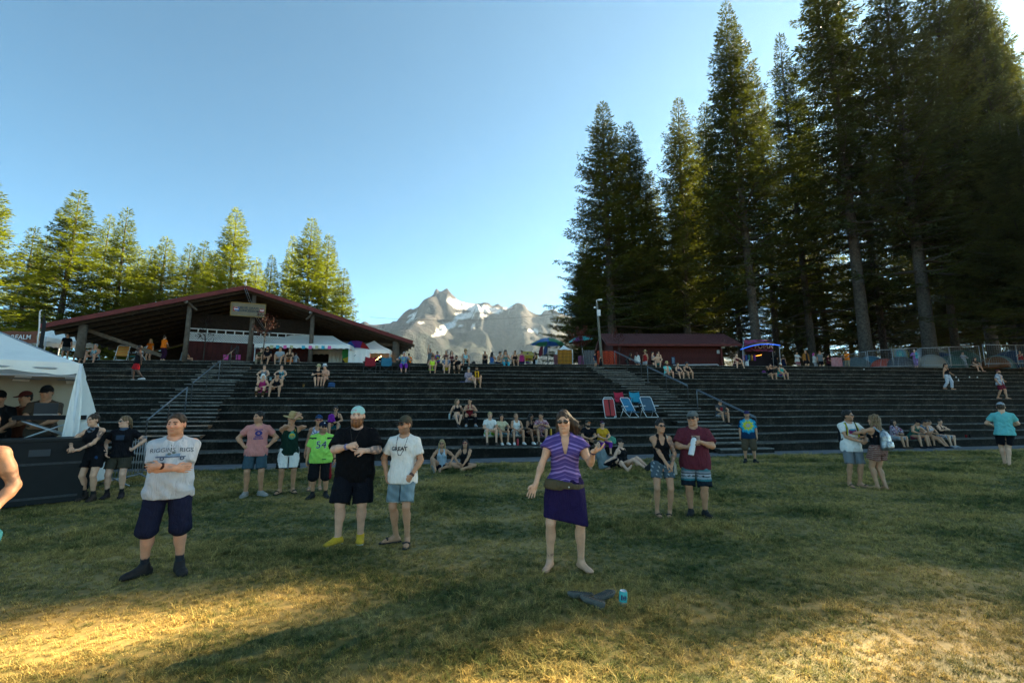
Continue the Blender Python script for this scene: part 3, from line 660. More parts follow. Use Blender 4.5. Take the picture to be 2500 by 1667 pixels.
# == FIGURES: a posed skeleton grown into one skin by a distance field
V3 = lambda *a: np.array(a, dtype=float)
def nrm(v): v = np.asarray(v, float); return v / (np.linalg.norm(v) + 1e-9)
def rotm(ax, ang):
 ax = nrm(ax); c, s = math.cos(ang), math.sin(ang); x, y, z = ax
 return np.array([[c+x*x*(1-c), x*y*(1-c)-z*s, x*z*(1-c)+y*s], [y*x*(1-c)+z*s, c+y*y*(1-c), y*z*(1-c)-x*s], [z*x*(1-c)-y*s, z*y*(1-c)+x*s, c+z*z*(1-c)]])
class Field:
 def __init__(s, lo, hi, res):
  s.res = res; s.lo = np.asarray(lo, float) - 2.5 * res
  s.n = np.ceil((np.asarray(hi, float) + 2.5 * res - s.lo) / res).astype(int) + 1
  s.F = np.full(s.n, 1.0, dtype=np.float32); s.ax = [s.lo[i] + res * np.arange(s.n[i]) for i in range(3)]
 def sub(s, lo, hi):
  a = np.clip(np.floor((lo - s.lo) / s.res).astype(int), 0, s.n); b = np.clip(np.ceil((hi - s.lo) / s.res).astype(int) + 1, 0, s.n)
  if np.any(b <= a): return None
  sl = tuple(slice(a[i], b[i]) for i in range(3))
  return sl, s.ax[0][sl[0]][:, None, None], s.ax[1][sl[1]][None, :, None], s.ax[2][sl[2]][None, None, :]
 def put(s, d, sl, k, sign=1):
  o = s.F[sl]
  if sign < 0: s.F[sl] = np.maximum(o, -d); return
  if k > 0:
   h = np.clip(.5 + .5 * (o - d) / k, 0, 1); s.F[sl] = o * (1 - h) + d * h - k * h * (1 - h)
  else: s.F[sl] = np.minimum(o, d)
 def cap(s, a, b, ra, rb, k=.02, flat=False, sign=1):
  a = np.asarray(a, float); b = np.asarray(b, float); m = max(ra, rb) + k + 2 * s.res
  q = s.sub(np.minimum(a, b) - m, np.maximum(a, b) + m)
  if q is None: return
  sl, x, y, z = q; ba = b - a; L = np.linalg.norm(ba) + 1e-9; u = ba / L
  px, py, pz = x - a[0], y - a[1], z - a[2]
  t = (px * u[0] + py * u[1] + pz * u[2]); tc = np.clip(t, 0, L)
  d = np.sqrt((px - u[0]*tc)**2 + (py - u[1]*tc)**2 + (pz - u[2]*tc)**2) - (ra + (rb - ra) * tc / L)
  if flat: d = np.maximum(d, np.maximum(-t - .3 * ra, t - L))
  s.put(d.astype(np.float32), sl, k, sign)
 def ell(s, c, r, M=None, k=.02, sign=1):
  c = np.asarray(c, float); r = np.asarray(r, float); m = r.max() + k + 2 * s.res
  q = s.sub(c - m, c + m)
  if q is None: return
  sl, x, y, z = q; px, py, pz = x - c[0], y - c[1], z - c[2]
  if M is not None:
   px, py, pz = [M[0, i] * px + M[1, i] * py + M[2, i] * pz for i in range(3)]
  k0 = np.sqrt((px / r[0])**2 + (py / r[1])**2 + (pz / r[2])**2); k1 = np.sqrt((px / r[0]**2)**2 + (py / r[1]**2)**2 + (pz / r[2]**2)**2) + 1e-6
  s.put((k0 * (k0 - 1) / k1).astype(np.float32), sl, k, sign)
 def loft(s, o, M, prof, k=.02, p=2.3, wr=0.0, seed=0, sign=1):
  """prof rows: z, cx, cy, rx, ry in the frame M (columns = axes) at o"""
  prof = np.asarray(prof, float); o = np.asarray(o, float); zs = prof[:, 0]
  cor = np.array([o + M @ V3(cx + sx * (rx + k + .03), cy + sy * (ry + k + .03), z_) for z_, cx, cy, rx, ry in prof for sx in (-1, 1) for sy in (-1, 1)])
  q = s.sub(cor.min(0) - .03 - 2 * s.res, cor.max(0) + .03 + 2 * s.res)
  if q is None: return
  sl, x, y, z = q; px, py, pz = x - o[0], y - o[1], z - o[2]
  lx, ly, lz = [M[0, i] * px + M[1, i] * py + M[2, i] * pz for i in range(3)]
  lz = lz + 0 * lx; I = [np.interp(lz, zs, prof[:, i]) for i in range(1, 5)]
  ax = np.abs((lx - I[0]) / I[2]); ay = np.abs((ly - I[1]) / I[3])
  d = ((ax ** p + ay ** p) ** (1 / p) - 1) * np.minimum(I[2], I[3])
  if wr:
   ang = np.arctan2(ly, lx)
   wv = .35 * np.sin(lx * 13 + seed) + .35 * np.sin(lz * 11 + ly * 9 + seed * 1.7)
   d = d + wr * (np.sin(lx * 30 + lz * 21 + 5 * wv + seed) * np.sin(lz * 9 + seed * 2.1) + .7 * np.sin(lx * -36 + lz * 38 + 6 * wv + seed * 3) * np.clip(np.sin(lz * 7 + ang + seed), 0, 1) + .5 * np.sin(ang * 9 + 4 * wv + seed))
  d = np.maximum(d, np.maximum(zs[0] - lz, lz - zs[-1]))
  s.put(d.astype(np.float32), sl, k, sign)
 def plane(s, pt, nv):
  """keep the side the normal points away from"""
  nv = nrm(nv); x, y, z = s.ax[0][:, None, None], s.ax[1][None, :, None], s.ax[2][None, None, :]
  s.F = np.maximum(s.F, ((x - pt[0]) * nv[0] + (y - pt[1]) * nv[1] + (z - pt[2]) * nv[2]).astype(np.float32))
 def noise(s, amp, f, seed=0):
  x, y, z = s.ax[0][:, None, None], s.ax[1][None, :, None], s.ax[2][None, None, :]
  s.F = s.F + (amp * (np.sin(x * f + seed) * np.sin(y * f * 1.3 + seed * 2) + np.sin(z * f * .8 + x * f * .6 + seed * 3) * np.sin(y * f * .7 + z * f * .5))).astype(np.float32)
 def mesh(s):
  F = s.F; S = F < 0; n = s.n
  c = [S[i:n[0]-1+i, j:n[1]-1+j, k:n[2]-1+k] for i in (0, 1) for j in (0, 1) for k in (0, 1)]
  tot = sum(a.astype(np.int8) for a in c); act = (tot > 0) & (tot < 8)
  I = np.argwhere(act)
  if len(I) == 0: return None
  idx = np.full(act.shape, -1, dtype=np.int32); idx[act] = np.arange(len(I))
  offs = np.array([(i, j, k) for i in (0, 1) for j in (0, 1) for k in (0, 1)])
  vals = np.stack([F[I[:, 0]+o[0], I[:, 1]+o[1], I[:, 2]+o[2]] for o in offs], 1)
  acc = np.zeros((len(I), 3)); cnt = np.zeros(len(I))
  for a in range(8):
   for b in range(a + 1, 8):
    if np.abs(offs[a] - offs[b]).sum() != 1: continue
    va, vb = vals[:, a], vals[:, b]; m = (va < 0) != (vb < 0)
    t = va[m] / (va[m] - vb[m]); acc[m] += offs[a] + (offs[b] - offs[a]) * t[:, None]; cnt[m] += 1
  V = s.lo + s.res * (I + acc / cnt[:, None]); Q = []
  e = S[:-1, 1:-1, 1:-1] != S[1:, 1:-1, 1:-1]; i, j, k = np.nonzero(e); j = j + 1; k = k + 1; fl = S[i, j, k]
  q = np.stack([idx[i, j-1, k-1], idx[i, j, k-1], idx[i, j, k], idx[i, j-1, k]], 1); q[~fl] = q[~fl][:, ::-1]; Q.append(q)
  e = S[1:-1, :-1, 1:-1] != S[1:-1, 1:, 1:-1]; i, j, k = np.nonzero(e); i = i + 1; k = k + 1; fl = S[i, j, k]
  q = np.stack([idx[i-1, j, k-1], idx[i-1, j, k], idx[i, j, k], idx[i, j, k-1]], 1); q[~fl] = q[~fl][:, ::-1]; Q.append(q)
  e = S[1:-1, 1:-1, :-1] != S[1:-1, 1:-1, 1:]; i, j, k = np.nonzero(e); i = i + 1; j = j + 1; fl = S[i, j, k]
  q = np.stack([idx[i-1, j-1, k], idx[i, j-1, k], idx[i, j, k], idx[i-1, j, k]], 1); q[~fl] = q[~fl][:, ::-1]; Q.append(q)
  Q = np.concatenate(Q); Q = Q[(Q >= 0).all(1)]
  return V, Q
def ik(a, t, l1, l2, hint):
 """two-bone chain from a to t; returns middle joint and (possibly shortened) end"""
 a = np.asarray(a, float); t = np.asarray(t, float); d = t - a; D = np.linalg.norm(d); u = nrm(d)
 if D > (l1 + l2) * .998: D = (l1 + l2) * .998
 end = a + u * D; x = (l1*l1 - l2*l2 + D*D) / (2*D); h = math.sqrt(max(0, l1*l1 - x*x))
 w = np.asarray(hint, float); w = nrm(w - u * w.dot(u)); return a + u * x + w * h, end
M_skin = attr_mat('skin', .5, .06, 140, .35, (.84, 1.12)); M_cloth = attr_mat('cloth', .9, .10, 260, .10, (.93, 1.05), .7); M_hair = attr_mat('hair', .55, .5, 120, .3)
M_shoe = attr_mat('shoe', .7, .2, 80, .25); M_hat = attr_mat('hat', .9, .35, 130, .1)
M_lens = mat('dark_lens', (.012, .010, .010), .12, spec=.6)
SKINS = dict(fair=(.62, .33, .20), pale=(.64, .36, .24), tan=(.47, .23, .125), brown=(.25, .115, .06), dark=(.075, .038, .024), red=(.60, .28, .165))
HAIR = dict(brown=(.045, .026, .014), dark=(.012, .009, .007), blond=(.36, .24, .10), light=(.16, .095, .045), grey=(.35, .34, .33), ginger=(.20, .075, .025), white=(.7, .68, .64), red=(.10, .02, .012))
class Fig:
 """one figure. units: a body 1.75 m tall, feet on z=0, facing -y; everything is scaled by h/1.75 on linking"""
 def __init__(s, h=1.75, girth=1.0, fem=0.0, belly=0.0, lod=1, sit=None, lean=0.0, tilt=0.0, twist=0.0, arms=None, legs=None,
    head=(0, 0), pelvis=None, toe=(.15, .15), hands=None, sw=None, seed=0):
  s.h = h; s.sc = h / 1.75; s.g = girth; s.fem = fem; s.belly = belly; s.lod = lod; s.seed = seed
  s.P = V3(0, 0, .93) if pelvis is None else V3(*pelvis)
  s.Rt = rotm((0, 0, 1), twist) @ rotm((0, 1, 0), tilt) @ rotm((1, 0, 0), lean)     # lean>0: forward (towards -y)
  s.sw = (sw if sw else .168 - .016 * fem) * (1 + (girth - 1) * .6)
  s.neck = s.P + s.Rt @ V3(0, .015, .52); yaw, nod = head[:2]; roll = head[2] if len(head) > 2 else 0
  s.Rh = rotm((0, 0, 1), twist * .5 + yaw) @ rotm((0, 1, 0), tilt * .3 + roll) @ rotm((1, 0, 0), nod + lean * .25)
  s.hc = s.neck + s.Rt @ V3(0, -.008, .048) + s.Rh @ V3(0, -.008, .108)
  s.sh = {i: s.P + s.Rt @ V3(i * s.sw, .01, .452) for i in (-1, 1)}
  arms = arms or {}; legs = legs or {}; s.el = {}; s.wr = {}; s.hd = {}; s.pn = {}; s.curl = {}
  hands = hands or {}
  for i in (-1, 1):
   tgt, hint = arms.get(i, ((i * .27, -.03, .84), (i * .6, .8, 0)))
   s.el[i], s.wr[i] = ik(s.sh[i], tgt, .285, .25, hint)
   H = hands.get(i, {}); fd = nrm(s.wr[i] - s.el[i])
   s.hd[i] = nrm(np.asarray(H.get('dir', fd), float)); s.curl[i] = H.get('curl', .5)
   pn = np.asarray(H.get('palm', (-i, -.2, 0)), float); pn = pn - s.hd[i] * pn.dot(s.hd[i]); s.pn[i] = nrm(pn)
  s.hip = {i: s.P + V3(i * (.088 + .01 * fem) * (1 + (girth - 1) * .5), 0, -.02) for i in (-1, 1)}
  s.kn = {}; s.an = {}; s.fd = {}
  for i in (-1, 1):
   q = legs.get(i, ((i * .10, .02, .085), (i * .15, -1, 0)))
   s.kn[i], s.an[i] = ik(s.hip[i], q[0], .425, .43, q[1])
   ta = toe[0] if i < 0 else toe[1]
   s.fd[i] = nrm(q[2]) if len(q) > 2 else nrm(V3(i * math.sin(ta), -math.cos(ta), 0))
 # ---- profile of the torso: z (from pelvis, along spine), cx, cy, rx, ry
 def torso(s, ease=0.0, z0=-.13, z1=.50, hem=None):
  g = s.g; f = s.fem; b = s.belly
  rows = [(-.14, .155 + .012*f, .105, 0), (-.05, .163 + .014*f, .112, .01*b), (.05, .155 - .004*f, .108, .03*b), (.14, .143 - .018*f, .100, .05*b), (.24, .150 - .016*f, .104, .04*b),
    (.34, .163 - .018*f, .112, .015*b), (.42, .166 - .02*f, .104, 0), (.47, .135 - .015*f, .080, 0), (.52, .07, .058, 0), (.56, .045, .05, 0)]
  out = []
  zs = [r[0] for r in rows]
  for z in sorted(set([z0, z1] + [q for q in zs if z0 < q < z1])):
   rx, ry, bl = [np.interp(z, zs, [r[i] for r in rows]) for i in (1, 2, 3)]
   gg = g if z < .40 else 1 + (g - 1) * .75
   ez = ease(z) if callable(ease) else ease
   out.append((z, 0, -bl * .9, rx * gg + ez + bl * .45, ry * gg + ez + bl * .9))
  return out
 def bounds(s, pts, m): pts = np.array(pts); return pts.min(0) - m, pts.max(0) + m
 def res(s): return (.0150, .023, .035)[s.lod]
 def body_field(s, lo, hi, res, hand=True):
  f = Field(lo, hi, res); g = s.g; fe = s.fem
  f.loft(s.P, s.Rt, s.torso(), .03)
  f.cap(s.neck + s.Rt @ V3(0, .01, -.06), s.hc + s.Rh @ V3(0, .012, -.05), .071 * (1 + (g-1)*.5) - .014*fe, .061 * (1 + (g-1)*.45) - .014*fe, .03)
  for i in (-1, 1):
   f.cap(s.neck + s.Rt @ V3(i*.02, .018, -.020), s.sh[i] + s.Rt @ V3(0, .005, -.004), .045, .042, .04)              # shoulder slope
   f.ell(s.sh[i] + s.Rt @ V3(-i*.005, 0, -.016), (.052*(1+(g-1)*.6), .054*(1+(g-1)*.6), .056*(1+(g-1)*.6)), None, .03)
   f.cap(s.sh[i], s.el[i], .052 * g - .006*fe, .041 * g - .006*fe, .02); f.cap(s.el[i], s.wr[i], .042 * g - .006*fe, .028 * (1 + (g-1)*.5) - .003*fe, .015)
   mid = s.sh[i] * .5 + s.el[i] * .5; f.ell(mid, (.045*g, .045*g, .07), None, .03)
   fm = s.el[i] * .72 + s.wr[i] * .28; f.ell(fm, (.042*g - .006*fe,) * 3, None, .03)
   f.cap(s.hip[i] + V3(0, 0, .02), s.kn[i], .088 * g + .004*fe, .055 * (1 + (g-1)*.7), .03)
   f.cap(s.kn[i], s.an[i], .052 * (1 + (g-1)*.7), .036 * (1 + (g-1)*.4), .02)
   cf = s.kn[i] * .70 + s.an[i] * .30; back = nrm(np.cross(np.cross(s.an[i] - s.kn[i], -s.fd[i]), s.an[i] - s.kn[i])) * -1
   f.ell(cf - s.fd[i] * .018, (.052 * (1 + (g-1)*.8), .056 * (1 + (g-1)*.8), .10), None, .03)
   s.foot(f, i)
   if s.lod: s.hand(f, i)
  if fe > .3:
   for i in (-1, 1): f.ell(s.P + s.Rt @ V3(i*.075, -.085*g, .33), (.062*g, .055*g, .062*g), None, .03)
  s.headf(f)
  return f
 def foot(s, f, i, k=.02, e=0.0):
  a = s.an[i]; d = s.fd[i]; sd = np.cross(d, V3(0, 0, 1)); up = nrm(np.cross(sd, d)); dn = -up
  heel = a - d * .035 + dn * .045; ball = a + d * .135 + dn * .058; toe = a + d * .19 + dn * .062
  f.cap(heel, ball, .034 + e, .030 + e, k); f.cap(ball - sd * .016, toe - sd * .014, .024 + e, .017 + e, k); f.cap(ball + sd * .018, toe + sd * .018 - d * .02, .022 + e, .016 + e, k)
  f.cap(a, a + d * .09 + dn * .045, .035 + e, .028 + e, k)
  f.plane_local = None
 def hand(s, f, i):
  w = s.wr[i]; d = s.hd[i]; n = s.pn[i]; t = nrm(np.cross(d, n)) * 1.0
  if t.dot(V3(0, -1, .35)) < 0: t = -t
  t = getattr(s, 'thumb', {}).get(i, t)
  if s.lod == 2:
   f.cap(w, w + d * .13 + n * .02, .030, .022, .015); return
  c = s.curl[i]; pc = w + d * .045
  M = np.stack([t, n, d], 1)
  f.ell(w + d * .048, (.040, .017, .050), M, .012); f.cap(w - d * .01, w + d * .03, .024, .024, .012)
  kr = .006 if s.lod == 0 else .012
  for j, (o, L) in enumerate(((.030, .070), (.010, .080), (-.011, .074), (-.030, .058))):
   b0 = w + d * (.088 - .004 * abs(j - 1)) + t * o; a1 = c * 1.0 + .08 * j; a2 = c * 2.1 + .05 * j
   p1 = b0 + (d * math.cos(a1) + n * math.sin(a1)) * L * .52 + t * o * .22; p2 = p1 + (d * math.cos(a2) + n * math.sin(a2)) * L * .48
   r = .0092 if s.lod == 0 else .0115
   f.cap(b0 - d * .015, p1, r, r * .95, kr); f.cap(p1, p2, r * .95, r * .8, kr * .5)
  th0 = w + d * .022 + t * .026; th1 = th0 + nrm(t * .75 + d * .7 + n * .45) * .042; th2 = th1 + nrm(d * .9 + t * .15 + n * (.35 + .4*c)) * .034
  r = .0115 if s.lod == 0 else .013
  f.cap(th0, th1, r * 1.15, r, kr); f.cap(th1, th2, r, r * .85, kr)
 def headf(s, f):
  C = s.hc; M = s.Rh; g = 1 + (s.g - 1) * .35; e = lambda p, r, k=.02, sg=1: f.ell(C + M @ V3(*p), V3(*r), M, k, sg)
  c = lambda a, b, ra, rb, k=.012: f.cap(C + M @ V3(*a), C + M @ V3(*b), ra, rb, k)
  e((0, .014, .030), (.075*g, .094, .086)); e((0, -.016, -.030), (.063*g, .080, .098), .03)
  e((0, -.030, -.085), (.052*g, .056, .038), .03); e((0, -.076, -.103), (.024, .018, .018), .02)
  if s.lod < 2:
   for i in (-1, 1):
    e((i*.040*g, -.066, -.026), (.024, .022, .022), .02); e((i*.079*g, .014, -.012), (.010, .022, .032), .008)
   c((-.036, -.082, .024), (.036, -.082, .024), .0105, .0105)
   c((0, -.090, .008), (0, -.107, -.028), .0085, .0125, .010)
   if s.lod == 0:
    for i in (-1, 1):
     e((i*.032, -.100, .003), (.018, .016, .0105), 0, -1); e((i*.0315, -.0795, .003), (.0125, .0125, .0125), .002); e((i*.011, -.100, -.035), (.0085, .009, .0075), .006)
   c((-.019, -.0865, -.067), (.019, -.0865, -.067), .0062, .0062, .008); c((-.014, -.0870, -.0775), (.014, -.0870, -.0775), .0066, .0066, .007)
 # ---- build
 def link_part(s, name, f, m, col, parent, colfn=None):
  q = f.mesh()
  if q is None: return None
  V, Q = q; c = np.tile(np.array(col, float), (len(V), 1)) if not callable(col) else col(V)
  if colfn: c = colfn(V, c)
  me = np_mesh(name, V * s.sc, Q, m, True, vcol=c)
  return link_mesh(name, me, parent)
 def body(s, loc, rz, skin, label, beard=None, brow=None, lips=True, tattoo=(), group=None, socks=None, bare_chest=True):
  skin = np.array(SKINS[skin] if isinstance(skin, str) else skin)
  pts = [s.P, s.neck, s.hc] + [d[i] for d in (s.sh, s.el, s.wr, s.hip, s.kn, s.an) for i in (-1, 1)] + [s.an[i] + s.fd[i] * .2 for i in (-1, 1)] + [s.wr[i] + s.hd[i] * .18 for i in (-1, 1)]
  lo, hi = s.bounds(pts, .13 + .12 * (s.g - 1) + .1 * s.belly); hi[2] = max(hi[2], s.hc[2] + .14); res = s.res()
  f = s.body_field(lo, hi, res); parts = []
  hn = nrm(s.hc - s.neck); cut = s.neck + hn * .055
  if s.lod < 2:
   f.plane(cut, hn); parts.append(f.mesh())
   r2 = .0075 if s.lod == 0 else .013
   f2 = Field(s.hc - .155, s.hc + .155, r2);
   f2.cap(s.neck + s.Rt @ V3(0, .01, -.06), s.hc + s.Rh @ V3(0, .012, -.05), .071 * (1 + (s.g-1)*.5) - .014*s.fem, .061 * (1 + (s.g-1)*.45) - .014*s.fem, .03)
   s.headf(f2); f2.plane(cut - hn * .012, -hn); parts.append(f2.mesh())
  else: parts.append(f.mesh())
  if s.lod == 0:
   for i in (-1, 1):
    c_ = s.wr[i] + s.hd[i] * .08; f3 = Field(c_ - .14, c_ + .14, .0072); s.hand(f3, i); fd_ = nrm(s.wr[i] - s.el[i])
    f3.cap(s.wr[i] - fd_ * .05, s.wr[i] + fd_ * .005, .0305 * (1 + (s.g - 1) * .5) - .003 * s.fem, .027 * (1 + (s.g - 1) * .5) - .003 * s.fem, .014); parts.append(f3.mesh())
  V = np.concatenate([p[0] for p in parts]); Q = []; b = 0
  for p in parts: Q.append(p[1] + b); b += len(p[0])
  Q = np.concatenate(Q); c = np.tile(skin, (len(V), 1))
  Lh = (V - s.hc) @ s.Rh; hd = (np.abs(Lh) < .15).all(1) & (Lh[:, 2] > -.15)
  def paint(mask, colr, w=1.0): c[mask] = c[mask] * (1 - w) + np.array(colr) * w
  paint(hd & (np.abs(Lh[:, 0]) > .022) & (np.abs(Lh[:, 0]) < .055) & (Lh[:, 2] < -.005) & (Lh[:, 2] > -.05) & (Lh[:, 1] < -.05), skin * V3(1.06, .84, .8), .6)
  paint(hd & (np.abs(Lh[:, 0]) < .018) & (Lh[:, 1] < -.098) & (Lh[:, 2] < -.01) & (Lh[:, 2] > -.045), skin * V3(1.05, .82, .78), .6)
  paint(hd & (np.abs(Lh[:, 0]) > .074), skin * V3(1.02, .8, .75), .5)
  if beard:
   bc, dens = beard; full = dens > .6
   m = hd & (Lh[:, 1] < .03) & (Lh[:, 2] < (-.030 if full else -.038) - .35 * np.clip(-Lh[:, 1] - .09, -.2, 0) * 0) & (Lh[:, 2] > -.14) & ~((np.abs(Lh[:, 0]) < .016) & (Lh[:, 2] > -.050)) & ((Lh[:, 1] > -.080) | (Lh[:, 2] < -.050))
   paint(m & (Lh[:, 2] < -.045 + .35 * np.clip(np.abs(Lh[:, 0]) - .045, 0, 1)), HAIR.get(bc, bc) if isinstance(bc, str) else bc, dens)
  if lips: paint(hd & (np.abs(Lh[:, 0]) < .023) & (Lh[:, 1] < -.084) & (np.abs(Lh[:, 2] + .072) < .0085), skin * V3(.85, .55, .55), .7)
  paint(hd & (np.abs(Lh[:, 0]) < .021) & (Lh[:, 1] < -.080) & (np.abs(Lh[:, 2] + .0715) < .0035), skin * .3, .7)
  if s.lod < 2:
   bw = np.array(HAIR.get(brow or 'brown', (.05, .03, .02)))
   paint(hd & (Lh[:, 1] < -.068) & (np.abs(Lh[:, 2] - .0255) < .0055) & (np.abs(Lh[:, 0]) > .012) & (np.abs(Lh[:, 0]) < .052), bw, .95)
   ex = np.abs(np.abs(Lh[:, 0]) - .0315)
   paint(hd & (Lh[:, 1] < -.070) & (np.abs(Lh[:, 2] - .004) < .0095) & (ex < .0165), skin * V3(.62, .52, .48), .75)
   paint(hd & (Lh[:, 1] < -.072) & (np.abs(Lh[:, 2] - .003) < .0045) & (ex < .0115), skin * .5 + V3(.06, .06, .06), .6)
   paint(hd & (Lh[:, 1] < -.072) & (np.abs(Lh[:, 2] - .003) < .0058) & (ex < .0062), (.025, .018, .014), .9)
  for (side, seg, t0, t1, tc, w) in tattoo:
   a, b2 = (s.sh[side], s.el[side]) if seg == 'u' else (s.el[side], s.wr[side]) if seg == 'f' else (s.kn[side], s.an[side])
   d = b2 - a; t = ((V - a) @ d) / d.dot(d); dist = np.linalg.norm(V - a - np.clip(t, 0, 1)[:, None] * d, axis=1)
   m = (t > t0) & (t < t1) & (dist < .075 * s.g) & (np.sin(V[:, 0]*95 + V[:, 2]*60) + np.sin(V[:, 2]*120 - V[:, 1]*80) > -.7)
   paint(m, tc, w)
  if socks:
   for i in (-1, 1):
    a, b2 = s.kn[i], s.an[i]; d = b2 - a; t = ((V - a) @ d) / d.dot(d)
    m = (t > 1 - socks[1]) & (np.linalg.norm(V - s.an[i], axis=1) < .27); paint(m, socks[0])
  me = np_mesh('person', V * s.sc, Q, M_skin, True, vcol=c)
  o = link_mesh('person', me, None, loc, (0, 0, rz)); tag(o, label, 'person', group); s.o = o
  return o
 def upper(s, name='shirt', col=(.5, .5, .5), ease=.017, sleeve=.55, hem=-.10, top=.505, neck=(.075, .055), vneck=0, strap=None, m=None, wr=.0075, loose=0.0, colfn=None, flare=.034, fore=0.0, open_front=0.0, sleeve_r=0.0):
  """shirt. sleeve: fraction of the upper arm covered (0: sleeveless); strap: width of straps for a tank or vest"""
  m = m or M_cloth; g = s.g
  ez = lambda z: ease + flare * max(0, min(1, (.28 - z) / .35)) + loose
  pts = [s.P + s.Rt @ V3(x, y, z) for x in (-.2, .2) for y in (-.14, .14) for z in (hem, .56)] + ([s.el[i] for i in (-1, 1)] if sleeve else []) + ([s.wr[i] for i in (-1, 1)] if fore else [])
  lo, hi = s.bounds(pts, .07 + .2 * max(0, s.g - 1) + .09 * s.belly + ease + loose)
  f = Field(lo, hi, s.res())
  top_ = top if strap is None else strap[1]
  f.loft(s.P, s.Rt, s.torso(ez, hem, min(.56, top + .04)), .03, wr=wr if s.lod < 2 else 0, seed=s.seed)
  if s.fem > .3:
   for i in (-1, 1): f.ell(s.P + s.Rt @ V3(i*.075, -.088*g, .33), (.062*g + ease, .055*g + ease, .062*g + ease), None, .035)
  for i in (-1, 1):
   if strap is None:
    f.cap(s.neck + s.Rt @ V3(i*.02, .018, -.020), s.sh[i] + s.Rt @ V3(0, .005, -.004), .045 + ease * .5, .043 + ease * .6, .03)
    f.ell(s.sh[i] + s.Rt @ V3(-i*.006, 0, -.018), (.052*(1+(g-1)*.6) + ease * .6,) * 3, None, .03)
   if sleeve:
    e = s.sh[i] + (s.el[i] - s.sh[i]) * min(1, sleeve)
    f.cap(s.sh[i] + s.Rt @ V3(-i*.006, 0, -.004), e, .053 * (1+(g-1)*.95) + ease * .75, .047 * g + ease * .9 + .006 + sleeve_r, .025, flat=True)
    if fore: f.cap(s.el[i], s.el[i] + (s.wr[i] - s.el[i]) * fore, .046*g + ease, .036*g + ease, .02, flat=True)
  nb = s.P + s.Rt @ V3(0, -.03, .535)
  if strap is None:
   f.ell(nb, (neck[0] + .01 * (g - 1), neck[1] + .035, .062), s.Rt, 0, -1)
   if vneck:
    for t in np.linspace(0, 1, 7):
     f.ell(s.P + s.Rt @ V3(0, -.15 * g, .50 - vneck * t), (.060 * (1 - t) + .006, .13, .03), s.Rt, 0, -1)
  else:
   sw_, st, drop, back = strap                            # strap centre x, (unused), front drop, back drop
   f.ell(s.P + s.Rt @ V3(0, -.12, .50), (sw_ - .018, .12, drop), s.Rt, 0, -1); f.ell(s.P + s.Rt @ V3(0, .12, .50), (sw_ - .018, .12, back), s.Rt, 0, -1)
   f.ell(s.P + s.Rt @ V3(0, 0, .55), (sw_ - .02, .3, .08), s.Rt, 0, -1)
   for i in (-1, 1): f.ell(s.P + s.Rt @ V3(i * (sw_ + .118), 0, .44), (.098, .30, .155), s.Rt, 0, -1)
  if open_front:
   for t in np.linspace(hem, .5, 14):
    f.ell(s.P + s.Rt @ V3(0, -.2 * g, t), (open_front * (1 - .3 * t), .19, .04), s.Rt, 0, -1)
  o = s.link_part(name, f, m, col, s.o, colfn); return o
 def lower(s, name='shorts', col=(.1, .1, .2), length=.9, ease=.013, waist=.06, flare=.022, m=None, colfn=None, wr=.004, crotch=.0):
  """shorts or trousers. length 0..1 along the thigh, 1..2 along the shin"""
  m = m or M_cloth; g = s.g
  pts = [s.P, s.P + s.Rt @ V3(0, 0, waist)] + [s.kn[i] for i in (-1, 1)] + ([s.an[i] for i in (-1, 1)] if length > 1 else [])
  lo, hi = s.bounds(pts, .17 + .2 * max(0, s.g - 1) + .08 * s.belly); f = Field(lo, hi, s.res())
  tz = s.torso(lambda z: ease + .004, -.13, waist); f.loft(s.P, np.eye(3) if abs(s.Rt[1, 2]) < .5 else s.Rt, tz, .03)
  for i in (-1, 1):
   t1 = min(1, length); e = s.hip[i] + (s.kn[i] - s.hip[i]) * t1
   r0, r1 = .090 * g + ease, (.090 + (.058 - .090) * t1) * g + ease + flare
   f.cap(s.hip[i] + V3(0, 0, .02), e, r0, r1, .035, flat=length <= 1)
   if length > 1:
    e2 = s.kn[i] + (s.an[i] - s.kn[i]) * (length - 1); f.cap(s.kn[i], e2, r1, r1 if length < 1.35 else .042 * g + ease + flare * (1.4 if length > 1.6 else 1), .02, flat=True)
  if length > .3:
   t1 = min(1, length); a = s.P + V3(0, -.02, -.15) * 1.0; mid = (s.hip[-1] + (s.kn[-1] - s.hip[-1]) * t1 + s.hip[1] + (s.kn[1] - s.hip[1]) * t1) / 2
   wd = nrm(s.hip[1] - s.hip[-1]);
   for q in np.linspace(0, 1, 9):
    c_ = (s.hip[-1] + s.hip[1]) / 2 * (1 - q) + mid * q + nrm(mid - s.P) * .03
    if q > .25: f.ell(c_, (.004 + .011 * q, .30, .05) if abs((mid - s.P)[2]) > .15 else (.004 + .011 * q, .05, .30), None, 0, -1)
  f.plane(s.P + s.Rt @ V3(0, 0, waist), s.Rt @ V3(0, 0, 1))
  if s.lod < 2 and wr: f.noise(wr, 42, s.seed)
  return s.link_part(name, f, m, col, s.o, colfn)
 def skirt(s, name='skirt', col=(.1, .1, .1), z0=.45, rx=.22, ry=.16, waist=.06, m=None, slant=0.0, wr=.007, colfn=None):
  lo, hi = s.P + V3(-.3, -.26, -(s.P[2] - z0) - .12), s.P + V3(.3, .26, waist + .04); f = Field(lo, hi, s.res()); g = s.g
  pr = [(z0 - s.P[2] - .05, 0, -.01, rx * g, ry * g), ((z0 - s.P[2]) * .55, 0, -.005, (rx * .5 + .108) * g, (ry * .5 + .08) * g), (-.14, 0, 0, .212 * g, .158 * g), (-.06, 0, 0, .205 * g, .150 * g), (.0, 0, 0, .195 * g, .142 * g), (waist, 0, 0, .178 * g, .130 * g)]
